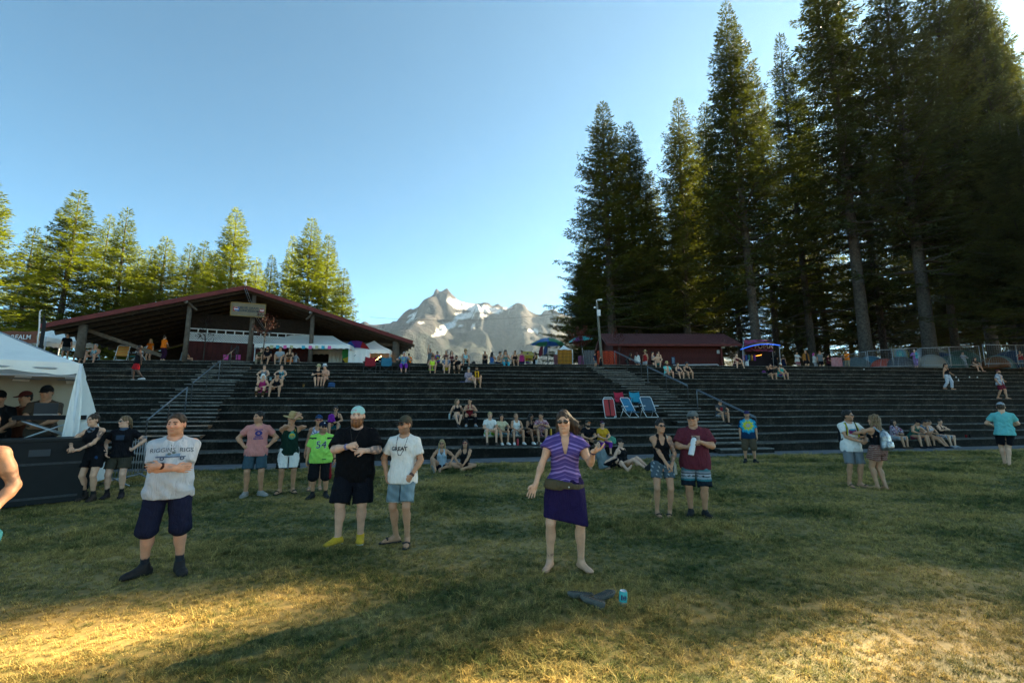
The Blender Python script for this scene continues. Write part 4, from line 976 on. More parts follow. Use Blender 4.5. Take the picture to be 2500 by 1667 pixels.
  f.loft(s.P, np.eye(3), pr, .0, wr=wr, seed=s.seed + 4)
  for i in (-1, 1): f.cap(s.hip[i], s.kn[i], .108 * g, .085 * g, .05)
  f.plane(V3(0, 0, z0), (slant, -.15, -1))
  return s.link_part(name, f, m or M_cloth, col, s.o, colfn)
 def shoes(s, col=(.03, .03, .03), sole=(.05, .05, .05), kind='shoe', name=None):
  for i in (-1, 1):
   a = s.an[i]; d = s.fd[i]; sd = np.cross(d, V3(0, 0, 1)); up = nrm(np.cross(sd, d)); dn = -up
   lo, hi = s.bounds([a - d*.1, a + d*.24, a + dn*.1, a + up*.06, a + sd*.07, a - sd*.07], .03); f = Field(lo, hi, (.0095, .016, .026)[s.lod])
   if kind == 'sandal':
    f.cap(a - d*.04 + dn*.082, a + d*.19 + dn*.082, .040, .045, .01); f.plane(a + dn*.070, up)
    f.cap(a + d*.12 + dn*.030 - sd*.04, a + d*.12 + dn*.022, .014, .014, .01); f.cap(a + d*.12 + dn*.022, a + d*.12 + dn*.030 + sd*.045, .014, .014, .01)
   else:
    s.foot(f, i, .02, .013); hi_ = {'shoe': .045, 'boot': .09, 'low': .01}[kind]
    f.cap(a + dn*.04, a + up*hi_, .047, .046, .02); f.cap(a - d*.035 + dn*.075, a + d*.175 + dn*.078, .043, .042, .015)
    f.plane(a + up * hi_, up)
   f.plane(a + dn * .088, dn)
   def colr(V, a=a, up=up):
    c = np.tile(np.array(col, float), (len(V), 1)); c[(V - a) @ up < -.068] = sole; return c
   s.link_part(name or ('sandal' if kind == 'sandal' else 'shoe'), f, M_shoe, colr, s.o)
 def hair(s, style='short', col='brown', vol=0.0):
  col = np.array(HAIR[col] if isinstance(col, str) else col); C = s.hc; M = s.Rh; r = (.0085, .013, .024)[s.lod]; g = 1 + (s.g - 1) * .35
  f = Field(C + V3(-.24, -.24, -.55 if style in ('long', 'wavy', 'blown') else -.2), C + V3(.26, .26, .24), r)
  e = lambda p, rr, k=.015, sg=1: f.ell(C + M @ V3(*p), V3(*rr), M, k, sg)
  c = lambda a, b, ra, rb, k=.02: f.cap(C + M @ V3(*a), C + M @ V3(*b), ra, rb, k)
  t = .008 + vol
  e((0, .017, .034), (.0755*g + t, .0955 + t, .087 + t))
  if style in ('short', 'crop', 'mohawk'):
   e((0, .035, -.02), (.074*g + t * .6, .074, .075), .02)
   e((0, -.115, -.035), (.105, .105, .108), 0, -1)                       # clear the face
   for i in (-1, 1): e((i*.085, -.045, -.055), (.04, .07, .07), 0, -1); e((i*.085, .012, -.045), (.03, .026, .045), 0, -1)
   e((0, -.12, .015), (.066, .055, .052), 0, -1)
   if style == 'mohawk':
    for q in np.linspace(-.7, 1, 8): e((.01, .02 + .085 * math.sin(q), .045 + .085 * math.cos(q)), (.03, .03, .03))
  elif style in ('long', 'wavy', 'blown', 'bob', 'pony', 'bun'):
   e((0, -.115, -.035), (.062, .10, .092), 0, -1); e((0, -.125, .035), (.054, .065, .048), 0, -1)
   if style in ('pony', 'bun'):
    for i in (-1, 1): e((i*.085, -.02, -.05), (.04, .07, .06), 0, -1)
    e((0, .05, -.03), (.07, .065, .06), .02)
    if style == 'bun': e((0, .06, .125), (.038, .038, .034))
    else: c((0, .11, .03), (0, .15, -.14), .035, .022)
   L = -.12 if style == 'bob' else -.30
   if style in ('long', 'wavy', 'bob'):
    for i in (-1, 1):
     c((i*.078, .012, .0), (i*.086, -.005, L * .55), .03, .036); c((i*.086, -.005, L * .55), (i*.088, -.035, L), .036, .02)
    c((0, .085, -.02), (0, .10, L * .8), .06, .055); c((.045, .07, -.03), (.055, .08, L * .85), .05, .035); c((-.045, .07, -.03), (-.055, .08, L * .85), .05, .035)
   if style == 'blown':                                                  # wind carries it to one side
    c((-.07, .02, .0), (-.078, .03, -.13), .028, .03)
    c((.06, .03, .02), (.115, .05, -.06), .045, .045); c((.115, .05, -.06), (.165, .06, -.10), .04, .025); c((.10, .05, -.02), (.18, .07, -.03), .035, .012); c((.165, .06, -.10), (.22, .07, -.07), .022, .006)
    c((.08, .06, -.08), (.12, .08, -.20), .04, .02); c((.0, .08, -.02), (.05, .09, -.17), .06, .04); c((.13, .06, -.12), (.17, .07, -.17), .02, .007)
  f.noise(.0035 if style != 'wavy' else .009, 75 if style != 'wavy' else 48, s.seed)
  if style == 'wavy': f.noise(.005, 90, s.seed + 3)
  return s.link_part('hair', f, M_hair, lambda V: col * (1 + .35 * np.sin(V[:, 0:1] * 160 + V[:, 2:3] * 30)), s.o)
 def beard(s, col='ginger', big=.02):
  col = np.array(HAIR[col]); C = s.hc; M = s.Rh; f = Field(C - .19, C + V3(.15, .15, .03), (.0065, .011, .02)[s.lod]); g = 1 + (s.g - 1) * .35
  e = lambda p, rr, k=.015, sg=1: f.ell(C + M @ V3(*p), V3(*rr), M, k, sg)
  e((0, -.045, -.090), (.060*g + big * .4, .062 + big * .3, .045 + big));
  for i in (-1, 1): e((i*.058*g, -.012, -.055), (.020, .035, .045))
  e((0, -.125, -.068), (.021, .04, .012), 0, -1); e((0, -.11, -.015), (.07, .08, .030), 0, -1); f.noise(.003, 80, s.seed)
  return s.link_part('beard', f, M_hair, lambda V: col * (1 + .3 * np.sin(V[:, 0:1] * 150)), s.o)
 def glasses(s, frame=(.012, .01, .01), temple=None, m=None):
  C = s.hc; M = s.Rh; f = Field(C - V3(.13, .16, .06), C + V3(.13, .13, .06), (.005, .009, .016)[s.lod]); g = 1 + (s.g - 1) * .35
  for i in (-1, 1):
   f.ell(C + M @ V3(i*.034, -.101, .004), (.029, .010, .020), M @ rotm((0, 0, 1), i * .22), .004)
   f.cap(C + M @ V3(i*.060, -.092, .012), C + M @ V3(i*.083*g, .012, .008), .0048 if s.lod == 0 else .008, .0045 if s.lod == 0 else .007, .004)
  f.cap(C + M @ V3(-.02, -.108, .010), C + M @ V3(.02, -.108, .010), .004, .004, .004)
  def colr(V):
   c = np.tile(np.array(frame, float), (len(V), 1))
   if temple is not None: c[((V - C) @ M)[:, 1] > -.085] = temple
   return c
  return s.link_part('sunglasses', f, attr_mat('sunglass_plastic', .18, 0, 60, .6), colr, s.o)
 def hat(s, kind='cap', col=(.1, .1, .1), col2=None, back=False, name=None):
  C = s.hc; M = s.Rh @ (rotm((0, 0, 1), math.pi) if back else np.eye(3)); g = 1 + (s.g - 1) * .35; r = (.009, .014, .024)[s.lod]
  f = Field(C - V3(.30, .30, .10), C + V3(.30, .30, .26), r); e = lambda p, rr, k=.01, sg=1: f.ell(C + M @ V3(*p), V3(*rr), M, k, sg)
  L = lambda *p: C + M @ V3(*p)
  sy = -1 if back else 1
  if kind == 'cap':
   e((0, .016 * sy, .036), (.086*g, .106, .098)); f.plane(L(0, 0, .038), M @ V3(0, .10, -1));
   e((0, -.108, .036), (.070*g, .080, .013), .008)
  elif kind == 'beanie':
   e((0, .016, .036), (.086*g, .106, .098)); e((0, .03, .02), (.084*g, .098, .08)); f.plane(L(0, 0, .032), M @ V3(0, .30, -1))
  elif kind == 'bandana':
   e((0, .016, .036), (.084*g, .104, .096)); f.plane(L(0, 0, .036), M @ V3(0, .22, -1)); e((.03, .115, .0), (.03, .03, .03))
  elif kind == 'bucket' or kind == 'straw' or kind == 'fedora':
   w = {'bucket': .145, 'straw': .195, 'fedora': .15}[kind]
   f.loft(L(0, .014, .045), M, [(-.01, 0, 0, .092*g, .110), (.06, 0, 0, .086*g, .104), (.115, 0, 0, .070*g, .088), (.125, 0, 0, .05, .06)], .006)
   f.loft(L(0, .014, .045), M, [(-.022, 0, 0, w, w * 1.12), (-.008, 0, 0, w * .99, w * 1.11)], .012)
  elif kind == 'visor':
   e((0, .016, .036), (.084*g, .104, .09)); f.plane(L(0, 0, .032), M @ V3(0, .1, -1)); f.plane(L(0, 0, .06), M @ V3(0, -.1, 1)); e((0, -.108, .036), (.068*g, .075, .013), .008)
  def colr(V):
   c = np.tile(np.array(col, float), (len(V), 1))
   if col2 is not None:
    Lv = (V - C) @ M
    if kind == 'cap': c[(Lv[:, 1] < -.085) & (Lv[:, 2] < .06)] = col2
    elif kind in ('straw', 'fedora', 'bucket'): c[(np.abs(Lv[:, 2] - .058) < .014) & (np.hypot(Lv[:, 0], Lv[:, 1]) < .13)] = col2
    else: c[np.sin(Lv[:, 0] * 90) * np.sin(Lv[:, 1] * 90) + np.sin(Lv[:, 2] * 110) > .9] = col2
   return c
  return s.link_part(name or {'cap': 'cap', 'beanie': 'beanie', 'bandana': 'bandana', 'visor': 'visor'}.get(kind, 'hat'), f, M_hat, colr, s.o)
 def blob(s, name, fn, col, m=None, lo=None, hi=None, res=None, colfn=None):
  """any other worn piece: fn(field) draws it"""
  f = Field(np.asarray(lo, float), np.asarray(hi, float), res or s.res()); fn(f); return s.link_part(name, f, m or M_cloth, col, s.o, colfn)
 # ---- flat prints laid on the cloth
 def stick(s, name, tris2d, on, centre, col, off=.005, m=None, back=False):
  """tris2d: (V (n,2) in metres, F) laid over the front of the part 'on', around centre (x, z)"""
  from mathutils.bvhtree import BVHTree
  me = on.data; vs = [v.co.copy() for v in me.vertices]; t = BVHTree.FromPolygons(vs, [tuple(p.vertices) for p in me.polygons])
  V2, F = tris2d; out = []; sgn = 1 if not back else -1
  last = 0
  for x, z in V2:
   p = Vector(((centre[0] + x) * s.sc, -2.0 * sgn, (centre[1] + z) * s.sc)); h = t.ray_cast(p, Vector((0, sgn, 0)))
   y = h[0].y if h[0] is not None else last; last = y
   out.append((p.x, y - off * sgn, p.z))
  me2 = bpy.data.meshes.new(name); me2.from_pydata(out, [], F); mm = m or mat('print_%.2f_%.2f_%.2f' % tuple(col), col, .85); me2.materials.append(mm); me2.update()
  return link_mesh(name, me2, s.o)
 def text(s, txt, on, centre, size, col, arc=0.0, sx=1.0, off=.005, bold=.0):
  V, F = text_mesh(txt, size, bold); V = V.copy(); V[:, 0] *= sx
  if arc: V[:, 1] += arc * (1 - (V[:, 0] / (np.abs(V[:, 0]).max() + 1e-6)) ** 2)
  return s.stick('lettering', (V, F), on, centre, col, off)
def text_mesh(txt, size, bold=0.0):
 cu = bpy.data.curves.new('txt', 'FONT'); cu.body = txt; cu.size = size; cu.align_x = 'CENTER'; cu.align_y = 'CENTER'; cu.offset = bold; cu.resolution_u = 3
 o = bpy.data.objects.new('txt', cu); COL.objects.link(o); bpy.context.view_layer.update()
 me = o.evaluated_get(bpy.context.evaluated_depsgraph_get()).to_mesh()
 V = np.array([v.co[:2] for v in me.vertices]).reshape(-1, 2); F = [tuple(p.vertices) for p in me.polygons]
 bpy.data.objects.remove(o, do_unlink=True); bpy.data.curves.remove(cu)
 return V, F
def disc(r, n=24, rx=1.0, c=(0, 0), rings=3):
 V = [c]; F = []
 for k in range(1, rings + 1):
  for j in range(n): V.append((c[0] + r * rx * k / rings * math.cos(2*math.pi*j/n), c[1] + r * k / rings * math.sin(2*math.pi*j/n)))
 F = [(0, 1 + j, 1 + (j + 1) % n) for j in range(n)]
 for k in range(rings - 1):
  for j in range(n): a = 1 + k*n + j; b = 1 + k*n + (j+1) % n; F.append((a, a + n, b + n, b))
 return np.array(V), F
def rect(w, h, c=(0, 0), nx=6, ny=4):
 V = [(c[0] - w/2 + w*i/nx, c[1] - h/2 + h*j/ny) for j in range(ny + 1) for i in range(nx + 1)]
 F = [(j*(nx+1)+i, j*(nx+1)+i+1, (j+1)*(nx+1)+i+1, (j+1)*(nx+1)+i) for j in range(ny) for i in range(nx)]
 return np.array(V), F
# == PEOPLE
def lawn(px, py): return at_z(px, py, 0.0)
def height_at(p, px, row): return at_y(px, row, p.y).z - p.z
def STAND(sp=.10, turn=0): return {-1: ((-sp, .01, .085), (-.15, -1, 0)), 1: ((sp, .01, .085), (.15, -1, 0))}
HIPS = {-1: ((-.215, -.06, 1.00), (-1, .5, -.1)), 1: ((.215, -.06, 1.00), (1, .5, -.1))}
HIPH = {-1: dict(dir=(.75, -.35, -.35), palm=(.3, .8, 0), curl=.45), 1: dict(dir=(-.75, -.35, -.35), palm=(-.3, .8, 0), curl=.45)}
SIDES = {-1: ((-.25, -.04, .86), (-.5, .8, 0)), 1: ((.25, -.04, .86), (.5, .8, 0))}
FRONT = {-1: ((-.03, -.26, 1.02), (-1, .2, -.5)), 1: ((.03, -.26, 1.02), (1, .2, -.5))}
CHEST = {-1: ((-.05, -.27, 1.18), (-1, .1, -.6)), 1: ((.05, -.27, 1.18), (1, .1, -.6))}
def pattern(*cols, f=45, seed=0):
 cols = [np.array(c) for c in cols]
 def fn(V, c):
  q = np.sin(V[:, 0]*f + seed) + np.sin(V[:, 2]*f*.9 + V[:, 0]*f*.4 + seed*2) + np.sin(V[:, 1]*f*1.1 - V[:, 2]*f*.5)
  i = np.clip(((q + 2.2) / 4.4 * len(cols)).astype(int), 0, len(cols) - 1); return np.array(cols)[i]
 return fn
def bands(*rows, axis=2):
 """rows: (lower limit, colour), ascending"""
 def fn(V, c):
  out = c.copy()
  for z, col in rows: out[V[:, axis] > z] = col
  return out
 return fn
def tiedye(centre, cols, w=.045, n=0):
 def fn(V, c):
  dx = V[:, 0] - centre[0]; dz = V[:, 2] - centre[1]; r = np.hypot(dx, dz) + .02 * np.sin(np.arctan2(dz, dx) * 9 + n) + .012 * np.sin(V[:, 0]*80 + V[:, 2]*60)
  if n: r = r + np.arctan2(dz, dx) / 6.283 * w * len(cols)
  i = (r / w).astype(int); i = i % len(cols) if n else np.clip(i, 0, len(cols) - 1); return np.array(cols)[i]
 return fn
# ---- 1 man with folded arms
p = lawn(392, 1400); h = height_at(p, 392, 1003)
f = Fig(h, 1.13, belly=.55, lod=0, head=(-.28, .03), seed=1, toe=(1.0, .35),
  arms={-1: ((.055, -.245, 1.135), (-.9, .35, -.7)), 1: ((-.075, -.215, 1.165), (.9, .35, -.7))},
  hands={-1: dict(dir=(.95, .12, -.12), palm=(0, 1, .1), curl=.12), 1: dict(dir=(-.9, .3, -.1), palm=(0, 1, 0), curl=.2)},
  legs={-1: ((-.155, .04, .085), (-.25, -1, 0)), 1: ((.165, -.02, .085), (.2, -1, 0))})
f.body(p, .48, 'red', 'stout man with folded arms in pale grey printed shirt and navy shorts', beard=('light', .45), brow='brown', socks=((.02, .022, .03), .26))
t = f.upper('t_shirt', (.47, .46, .47), sleeve=.78, hem=-.13, ease=.020); f.lower('shorts', (.012, .013, .030), length=1.10, flare=.026)
f.shoes((.022, .016, .014), (.012, .010, .010)); f.hair('short', 'brown')
f.text('RIGGINS  RIGS', t, (0, 1.315), .062, (.07, .08, .10), arc=.010)
for x in (-.075, .105):
 f.stick('shirt_print', disc(.021, 16, c=(x, 0)), t, (0, 1.235), (.06, .07, .10)); f.stick('shirt_print', disc(.010, 12, c=(x, 0)), t, (0, 1.235), (.30, .33, .38), off=.008)
f.stick('shirt_print', rect(.27, .012, nx=12), t, (.0, 1.252), (.06, .09, .16)); f.stick('shirt_print', rect(.13, .03, c=(.02, 0)), t, (.0, 1.272), (.16, .24, .34)); f.stick('shirt_print', rect(.15, .004, c=(-.05, 0), ny=1), t, (.0, 1.262), (.10, .14, .20))
f.blob('hanging_glasses', lambda q: [q.ell((-.012, -.175, 1.285), (.020, .008, .014), None, .003), q.ell((.028, -.175, 1.300), (.020, .008, .014), None, .003), q.cap((.0, -.172, 1.33), (.0, -.165, 1.385), .004, .004, .002)], (.10, .13, .12), attr_mat('sunglass_plastic', .18, 0, 60, .6), (-.06, -.21, 1.25), (.07, -.13, 1.40), .006)
f.blob('wrist_band', lambda q: q.cap(f.wr[1] + (f.el[1]-f.wr[1])*.04, f.wr[1] + (f.el[1]-f.wr[1])*.12, .036, .037, 0, True), (.05, .02, .015), lo=f.wr[1]-.07, hi=f.wr[1]+.07, res=.008)
# ---- 2 bare-shouldered person at the picture edge
p = lawn(-140, 1560)
f = Fig(1.74, 1.05, lod=0, arms={1: ((.245, -.12, .93), (.4, .9, 0)), -1: SIDES[-1]}, hands={1: dict(dir=(-.05, -.25, -1), palm=(-1, 0, 0), curl=.9)}, seed=2, head=(-.5, 0))
f.body(p, .25, 'tan', 'bare shouldered person cut off by the picture edge, holding a teal cloth', tattoo=((1, 'u', .55, .9, (.10, .05, .035), .5),))
f.lower('shorts', (.02, .02, .025), length=.8); f.shoes((.03, .03, .03)); f.hair('short', 'brown')
f.blob('wrist_band', lambda q: (q.cap(f.wr[1] + (f.el[1]-f.wr[1])*.05, f.wr[1] + (f.el[1]-f.wr[1])*.14, .034, .035, 0, True)), (.015, .015, .017), lo=f.wr[1]-.08, hi=f.wr[1]+.08, res=.008)
def edge_bag(q):
 w = f.wr[1]; a = V3(w[0] + .0, w[1] - .03, w[2] - .07)
 q.loft(a, np.eye(3), [(-.16, .03, 0, .06, .05), (-.08, .02, 0, .075, .055), (0, 0, 0, .05, .04)], 0, wr=.012, seed=3); q.loft(a, np.eye(3), [(-.44, .065, 0, .02, .03), (-.34, .05, 0, .07, .05), (-.18, .01, 0, .05, .04)], 0, wr=.010, seed=5)
f.blob('held_cloth', edge_bag, (.012, .075, .10), lo=f.wr[1] + V3(-.16, -.16, -.56), hi=f.wr[1] + V3(.22, .14, .0), colfn=lambda V, c: np.where((V[:, 2] < f.wr[1][2] - .24)[:, None], np.where((np.sin(V[:, 0]*70 + V[:, 2]*45) > 0)[:, None], np.array((.42, .42, .43)), np.array((.02, .02, .022))), c))
# ---- 3 woman leaning on the barrier
p = lawn(216, 1222); h = height_at(p, 214, 1007)
f = Fig(h, .98, fem=1, lod=0, head=(-.35, .05), lean=.10, tilt=-.10, seed=3, arms={-1: ((-.20, -.34, 1.07), (-1, .2, -.3)), 1: ((-.05, -.36, 1.03), (.8, .4, -.7))},
  hands={-1: dict(dir=(.5, -.6, -.2), palm=(0, 0, -1), curl=.4), 1: dict(dir=(-.8, -.4, 0), palm=(0, 0, -1), curl=.4)}, legs={-1: ((-.09, .03, .085), (-.2, -1, 0)), 1: ((.10, -.04, .085), (.1, -1, 0))})
f.body(p, .15, 'fair', 'woman in black vest and neckerchief leaning on the black barrier, tattooed arm', brow='brown', tattoo=((1, 'u', .12, .6, (.06, .045, .05), .7), (1, 'f', .3, .5, (.07, .05, .05), .6), (-1, 'f', .4, .6, (.07, .05, .05), .5)), socks=((.012, .012, .014), .30))
f.upper('vest', (.008, .008, .010), sleeve=0, strap=(.10, 0, .06, .05), hem=-.06, flare=.01); f.lower('shorts', (.008, .008, .009), length=.62); f.shoes((.035, .022, .016), (.02, .015, .012), 'boot'); f.hair('bun', 'brown')
f.blob('neckerchief', lambda q: (q.loft(f.neck + V3(0, -.01, -.02), np.eye(3), [(-.09, 0, -.085, .02, .02), (-.03, 0, -.03, .075, .075), (.035, 0, 0, .07, .075)], .0, wr=.006)), (.05, .06, .075), lo=f.neck - .17, hi=f.neck + .12, colfn=pattern((.02, .025, .03), (.12, .14, .17), f=110))
f.blob('hanging_badge', lambda q: q.ell(f.hip[1] + V3(.02, -.13, -.06), (.035, .008, .05), None, 0), (.02, .05, .12), lo=f.hip[1] + V3(-.06, -.18, -.14), hi=f.hip[1] + V3(.09, -.08, .03))
# ---- 4 crew member hand on hip
p = lawn(282, 1216); h = height_at(p, 278, 1012)
f = Fig(h, 1.04, fem=.4, lod=0, head=(-.75, .02), seed=4, arms={-1: ((-.22, -.12, .95), (-.6, .6, 0)), 1: ((.215, -.05, 1.02), (1, .45, 0))}, hands={1: HIPH[1]}, legs={-1: ((-.16, .02, .085), (-.2, -1, 0)), 1: ((.10, -.02, .085), (.1, -1, 0))})
f.body(p, .40, 'pale', 'person in black shirt and olive shorts, hand on hip, beside the tent curtain', brow='light', tattoo=((1, 'u', .72, .9, (.05, .05, .06), .7),), socks=((.012, .012, .014), .30))
t = f.upper('t_shirt', (.008, .008, .010), sleeve=.6, hem=-.08); f.lower('shorts', (.050, .044, .030), length=.72, flare=.03); f.shoes((.02, .012, .012), (.015, .012, .012)); f.hair('pony', 'light'); f.glasses((.08, .09, .08));
f.blob('collar_scarf', lambda q: q.loft(f.neck, np.eye(3), [(-.06, 0, -.03, .085, .075), (.03, 0, 0, .068, .07)], 0, wr=.005), (.06, .09, .13), lo=f.neck - .14, hi=f.neck + .1)
f.stick('shirt_print', rect(.14, .10), t, (0, 1.27), (.02, .035, .06))
# ---- 5 pink shirt
p = lawn(617, 1210); h = height_at(p, 622, 1001)
f = Fig(h, 1.06, belly=.12, lod=0, head=(-.85, -.03), arms=HIPS, hands=HIPH, seed=5, legs=STAND(.135), toe=(.25, .7))
f.body(p, .40, 'tan', 'man in salmon pink printed shirt and slate blue shorts, hands on hips', beard=('dark', .35), brow='dark')
t = f.upper('t_shirt', (.55, .215, .185), hem=-.12, sleeve=.62); f.lower('shorts', (.042, .075, .095), length=.88, flare=.030); f.shoes((.26, .23, .20), (.40, .38, .35), 'low'); f.hair('short', 'dark')
nv = (.04, .035, .16); f.text('JIVE TIME', t, (.03, 1.345), .036, nv, bold=.0012); f.text('RECORDS', t, (.03, 1.165), .040, nv, bold=.002)
f.stick('shirt_print', disc(.055, 20, 1.25), t, (.03, 1.275), nv); f.stick('shirt_print', disc(.022, 16), t, (.03, 1.275), (.55, .22, .2), off=.008); f.stick('shirt_print', disc(.008, 10), t, (.03, 1.275), nv, off=.011)
f.stick('shirt_print', rect(.135, .022, nx=8), t, (.03, 1.207), nv); f.stick('shirt_print', rect(.10, .006, nx=8, ny=1), t, (.03, 1.222), (.55, .22, .2), off=.008)
# ---- 6 straw hat, hands raised
p = lawn(698, 1203); h = height_at(p, 700, 1006)
f = Fig(h, 1.0, lod=0, head=(.15, .12, .18), seed=6, legs=STAND(.125), toe=(.5, .3),
  arms={-1: ((.10, -.20, 1.65), (-.3, -.9, -.5)), 1: ((.17, -.12, 1.66), (1, -.3, -.7))}, hands={-1: dict(dir=(.55, .1, .75), palm=(.3, 1, 0), curl=.8), 1: dict(dir=(-.4, .1, .8), palm=(-.5, 1, 0), curl=.8)})
f.body(p, .50, 'tan', 'man in wide straw hat and dark green basketball vest, both hands raised to his face', brow='dark')
t = f.upper('vest', (.008, .026, .017), sleeve=0, strap=(.115, 0, .10, .09), hem=-.12, flare=.03)
f.lower('shorts', (.70, .66, .60), length=.93, flare=.045, ease=.020, colfn=lambda V, c: np.where((V[:, 2] < .535)[:, None], np.array((.55, .30, .03)), np.where(((V[:, 2] < .56) | (np.abs(V[:, 0]) > .18 + .25 * (V[:, 2] - .56)) & (V[:, 2] < .80))[:, None], np.array((.012, .014, .012)), c)))
f.shoes((.03, .025, .02), (.02, .018, .015), 'sandal'); f.hair('short', 'dark'); f.hat('straw', (.46, .30, .13), (.36, .22, .09))
f.stick('shirt_print', disc(.075, 24), t, (.035, 1.23), (.02, .22, .17)); f.stick('shirt_print', disc(.055, 20, c=(0, .005)), t, (.035, 1.23), (.55, .38, .04), off=.008)
for x in (-.03, 0, .03): f.stick('shirt_print', rect(.016, .05 + .02 * (x == 0), nx=2), t, (.035 + x, 1.215), (.02, .22, .17), off=.011)
f.stick('shirt_print', rect(.06, .045), t, (.035, 1.32), (.02, .22, .17))
f.text('S', t, (.09, 1.36), .07, (.55, .38, .04))
# ---- 7 woman behind the jersey
p = lawn(768, 1195); h = height_at(p, 768, 1010)
f = Fig(h, .98, fem=.8, lod=0, head=(.1, .03), seed=7, arms=SIDES, legs=STAND(.10))
f.body(p, .35, 'tan', 'person in blue bandana and floral vest standing behind the lime jersey', brow='dark')
f.upper('vest', (.4, .42, .5), sleeve=0, strap=(.105, 0, .08, .07), hem=-.08, colfn=pattern((.55, .56, .6), (.10, .14, .26), (.5, .5, .55), f=70)); f.lower('shorts', (.10, .11, .14), length=.8); f.shoes((.30, .20, .15), (.1, .08, .06), 'sandal'); f.hair('pony', 'dark'); f.hat('bandana', (.012, .035, .10), (.03, .10, .22)); f.glasses((.20, .04, .04))
# ---- 8 lime jersey
p = lawn(778, 1215); h = height_at(p, 786, 1027)
f = Fig(h, 1.22, belly=.75, lod=0, head=(.35, .0), seed=8, arms={-1: ((-.30, -.02, .84), (-.7, .7, 0)), 1: ((.30, -.02, .82), (.7, .7, 0))}, legs=STAND(.14), toe=(.55, .35))
f.body(p, .32, 'tan', 'stocky man in lime green football jersey numbered 54 and black shorts', beard=('dark', .5), brow='dark', socks=((.012, .012, .014), .22))
lime = (.30, .62, .10)
def jersey(V, c):
 o = c.copy(); m = (V[:, 2] > 1.335) & (np.abs(V[:, 0]) > .115) & (V[:, 2] < 1.375 + .0 * V[:, 0]); o[m] = (.008, .012, .025); return o
t = f.upper('jersey', lime, sleeve=.85, hem=-.14, ease=.024, sleeve_r=.01, colfn=jersey); f.lower('shorts', (.008, .008, .009), length=1.10, flare=.035, colfn=lambda V, c: np.where((np.abs(V[:, 0] - .235) < .022)[:, None] & (V[:, 1] < .06)[:, None], np.array((.22, .01, .015)), c))
f.shoes((.012, .012, .013), (.03, .03, .03)); f.hair('short', 'dark'); f.glasses()
hat = f.hat('cap', (.010, .014, .030)); f.stick('cap_emblem', disc(.016, 12), hat, (f.hc[0] + .035, f.hc[2] + .095), (.5, .5, .52))
for ch, x in (('5', -.06), ('4', .06)): f.text(ch, t, (x, 1.205), .225, (.55, .58, .58), off=.006, bold=.006); f.text(ch, t, (x, 1.205), .225, (.010, .030, .055), off=.011)
f.stick('shirt_print', rect(.085, .018), t, (.075, .885), (.010, .03, .03))
f.blob('watch', lambda q: q.cap(f.wr[1] + (f.el[1]-f.wr[1])*.04, f.wr[1] + (f.el[1]-f.wr[1])*.14, .040, .041, 0, True), (.01, .01, .011), lo=f.wr[1]-.08, hi=f.wr[1]+.08, res=.008)
# ---- 9 big bearded man
p = lawn(858, 1325); h = height_at(p, 880, 988)
f = Fig(h, 1.22, belly=.85, lod=0, head=(-.12, -.04), seed=9, toe=(.75, .05), legs={-1: ((-.165, -.02, .085), (-.2, -1, 0)), 1: ((.10, .06, .085), (.1, -1, 0))},
  arms={-1: ((-.07, -.36, 1.235), (-1, .25, -.8)), 1: ((.13, -.36, 1.18), (1, .25, -.8))}, hands={-1: dict(dir=(.75, -.3, .2), palm=(.2, .9, -.3), curl=.9), 1: dict(dir=(-.9, -.15, .05), palm=(0, .8, -.5), curl=.8)})
f.body(p, .25, 'pale', 'very big bearded man in black shirt, mint skull cap and yellow shoes', beard=('ginger', .9), brow='ginger', tattoo=((1, 'f', .0, .75, (.09, .08, .085), .75), (1, 'u', .8, 1.0, (.09, .08, .085), .7), (-1, 'u', .85, 1.0, (.09, .08, .085), .5)))
f.upper('t_shirt', (.005, .005, .006), sleeve=.90, hem=-.16, ease=.022, sleeve_r=.012, flare=.03); f.lower('shorts', (.006, .007, .011), length=.98, flare=.05, ease=.020)
f.shoes((.60, .35, .02), (.62, .58, .50), 'low'); f.beard('ginger', .028); f.hat('beanie', (.36, .56, .50), (.45, .35, .36), name='skull_cap')
f.blob('necklace', lambda q: [q.cap((-.07, -.17, 1.44), (-.02, -.335, 1.255), .005, .005, 0), q.cap((.06, -.17, 1.44), (-.02, -.335, 1.255), .005, .005, 0)], (.05, .04, .035), lo=(-.14, -.38, 1.2), hi=(.12, -.1, 1.5), res=.008)
f.blob('wrist_band', lambda q: q.cap(f.wr[-1] + (f.el[-1]-f.wr[-1])*.05, f.wr[-1] + (f.el[-1]-f.wr[-1])*.15, .038, .040, 0, True), (.16, .15, .26), lo=f.wr[-1]-.08, hi=f.wr[-1]+.08, res=.008)
f.blob('t_shirt_collar', lambda q: q.loft(f.neck + V3(0, -.005, -.02), rotm((1, 0, 0), .25), [(-.02, 0, 0, .086, .080), (.006, 0, 0, .082, .078)], 0), (.55, .53, .5), lo=f.neck - .13, hi=f.neck + .12, res=.008)
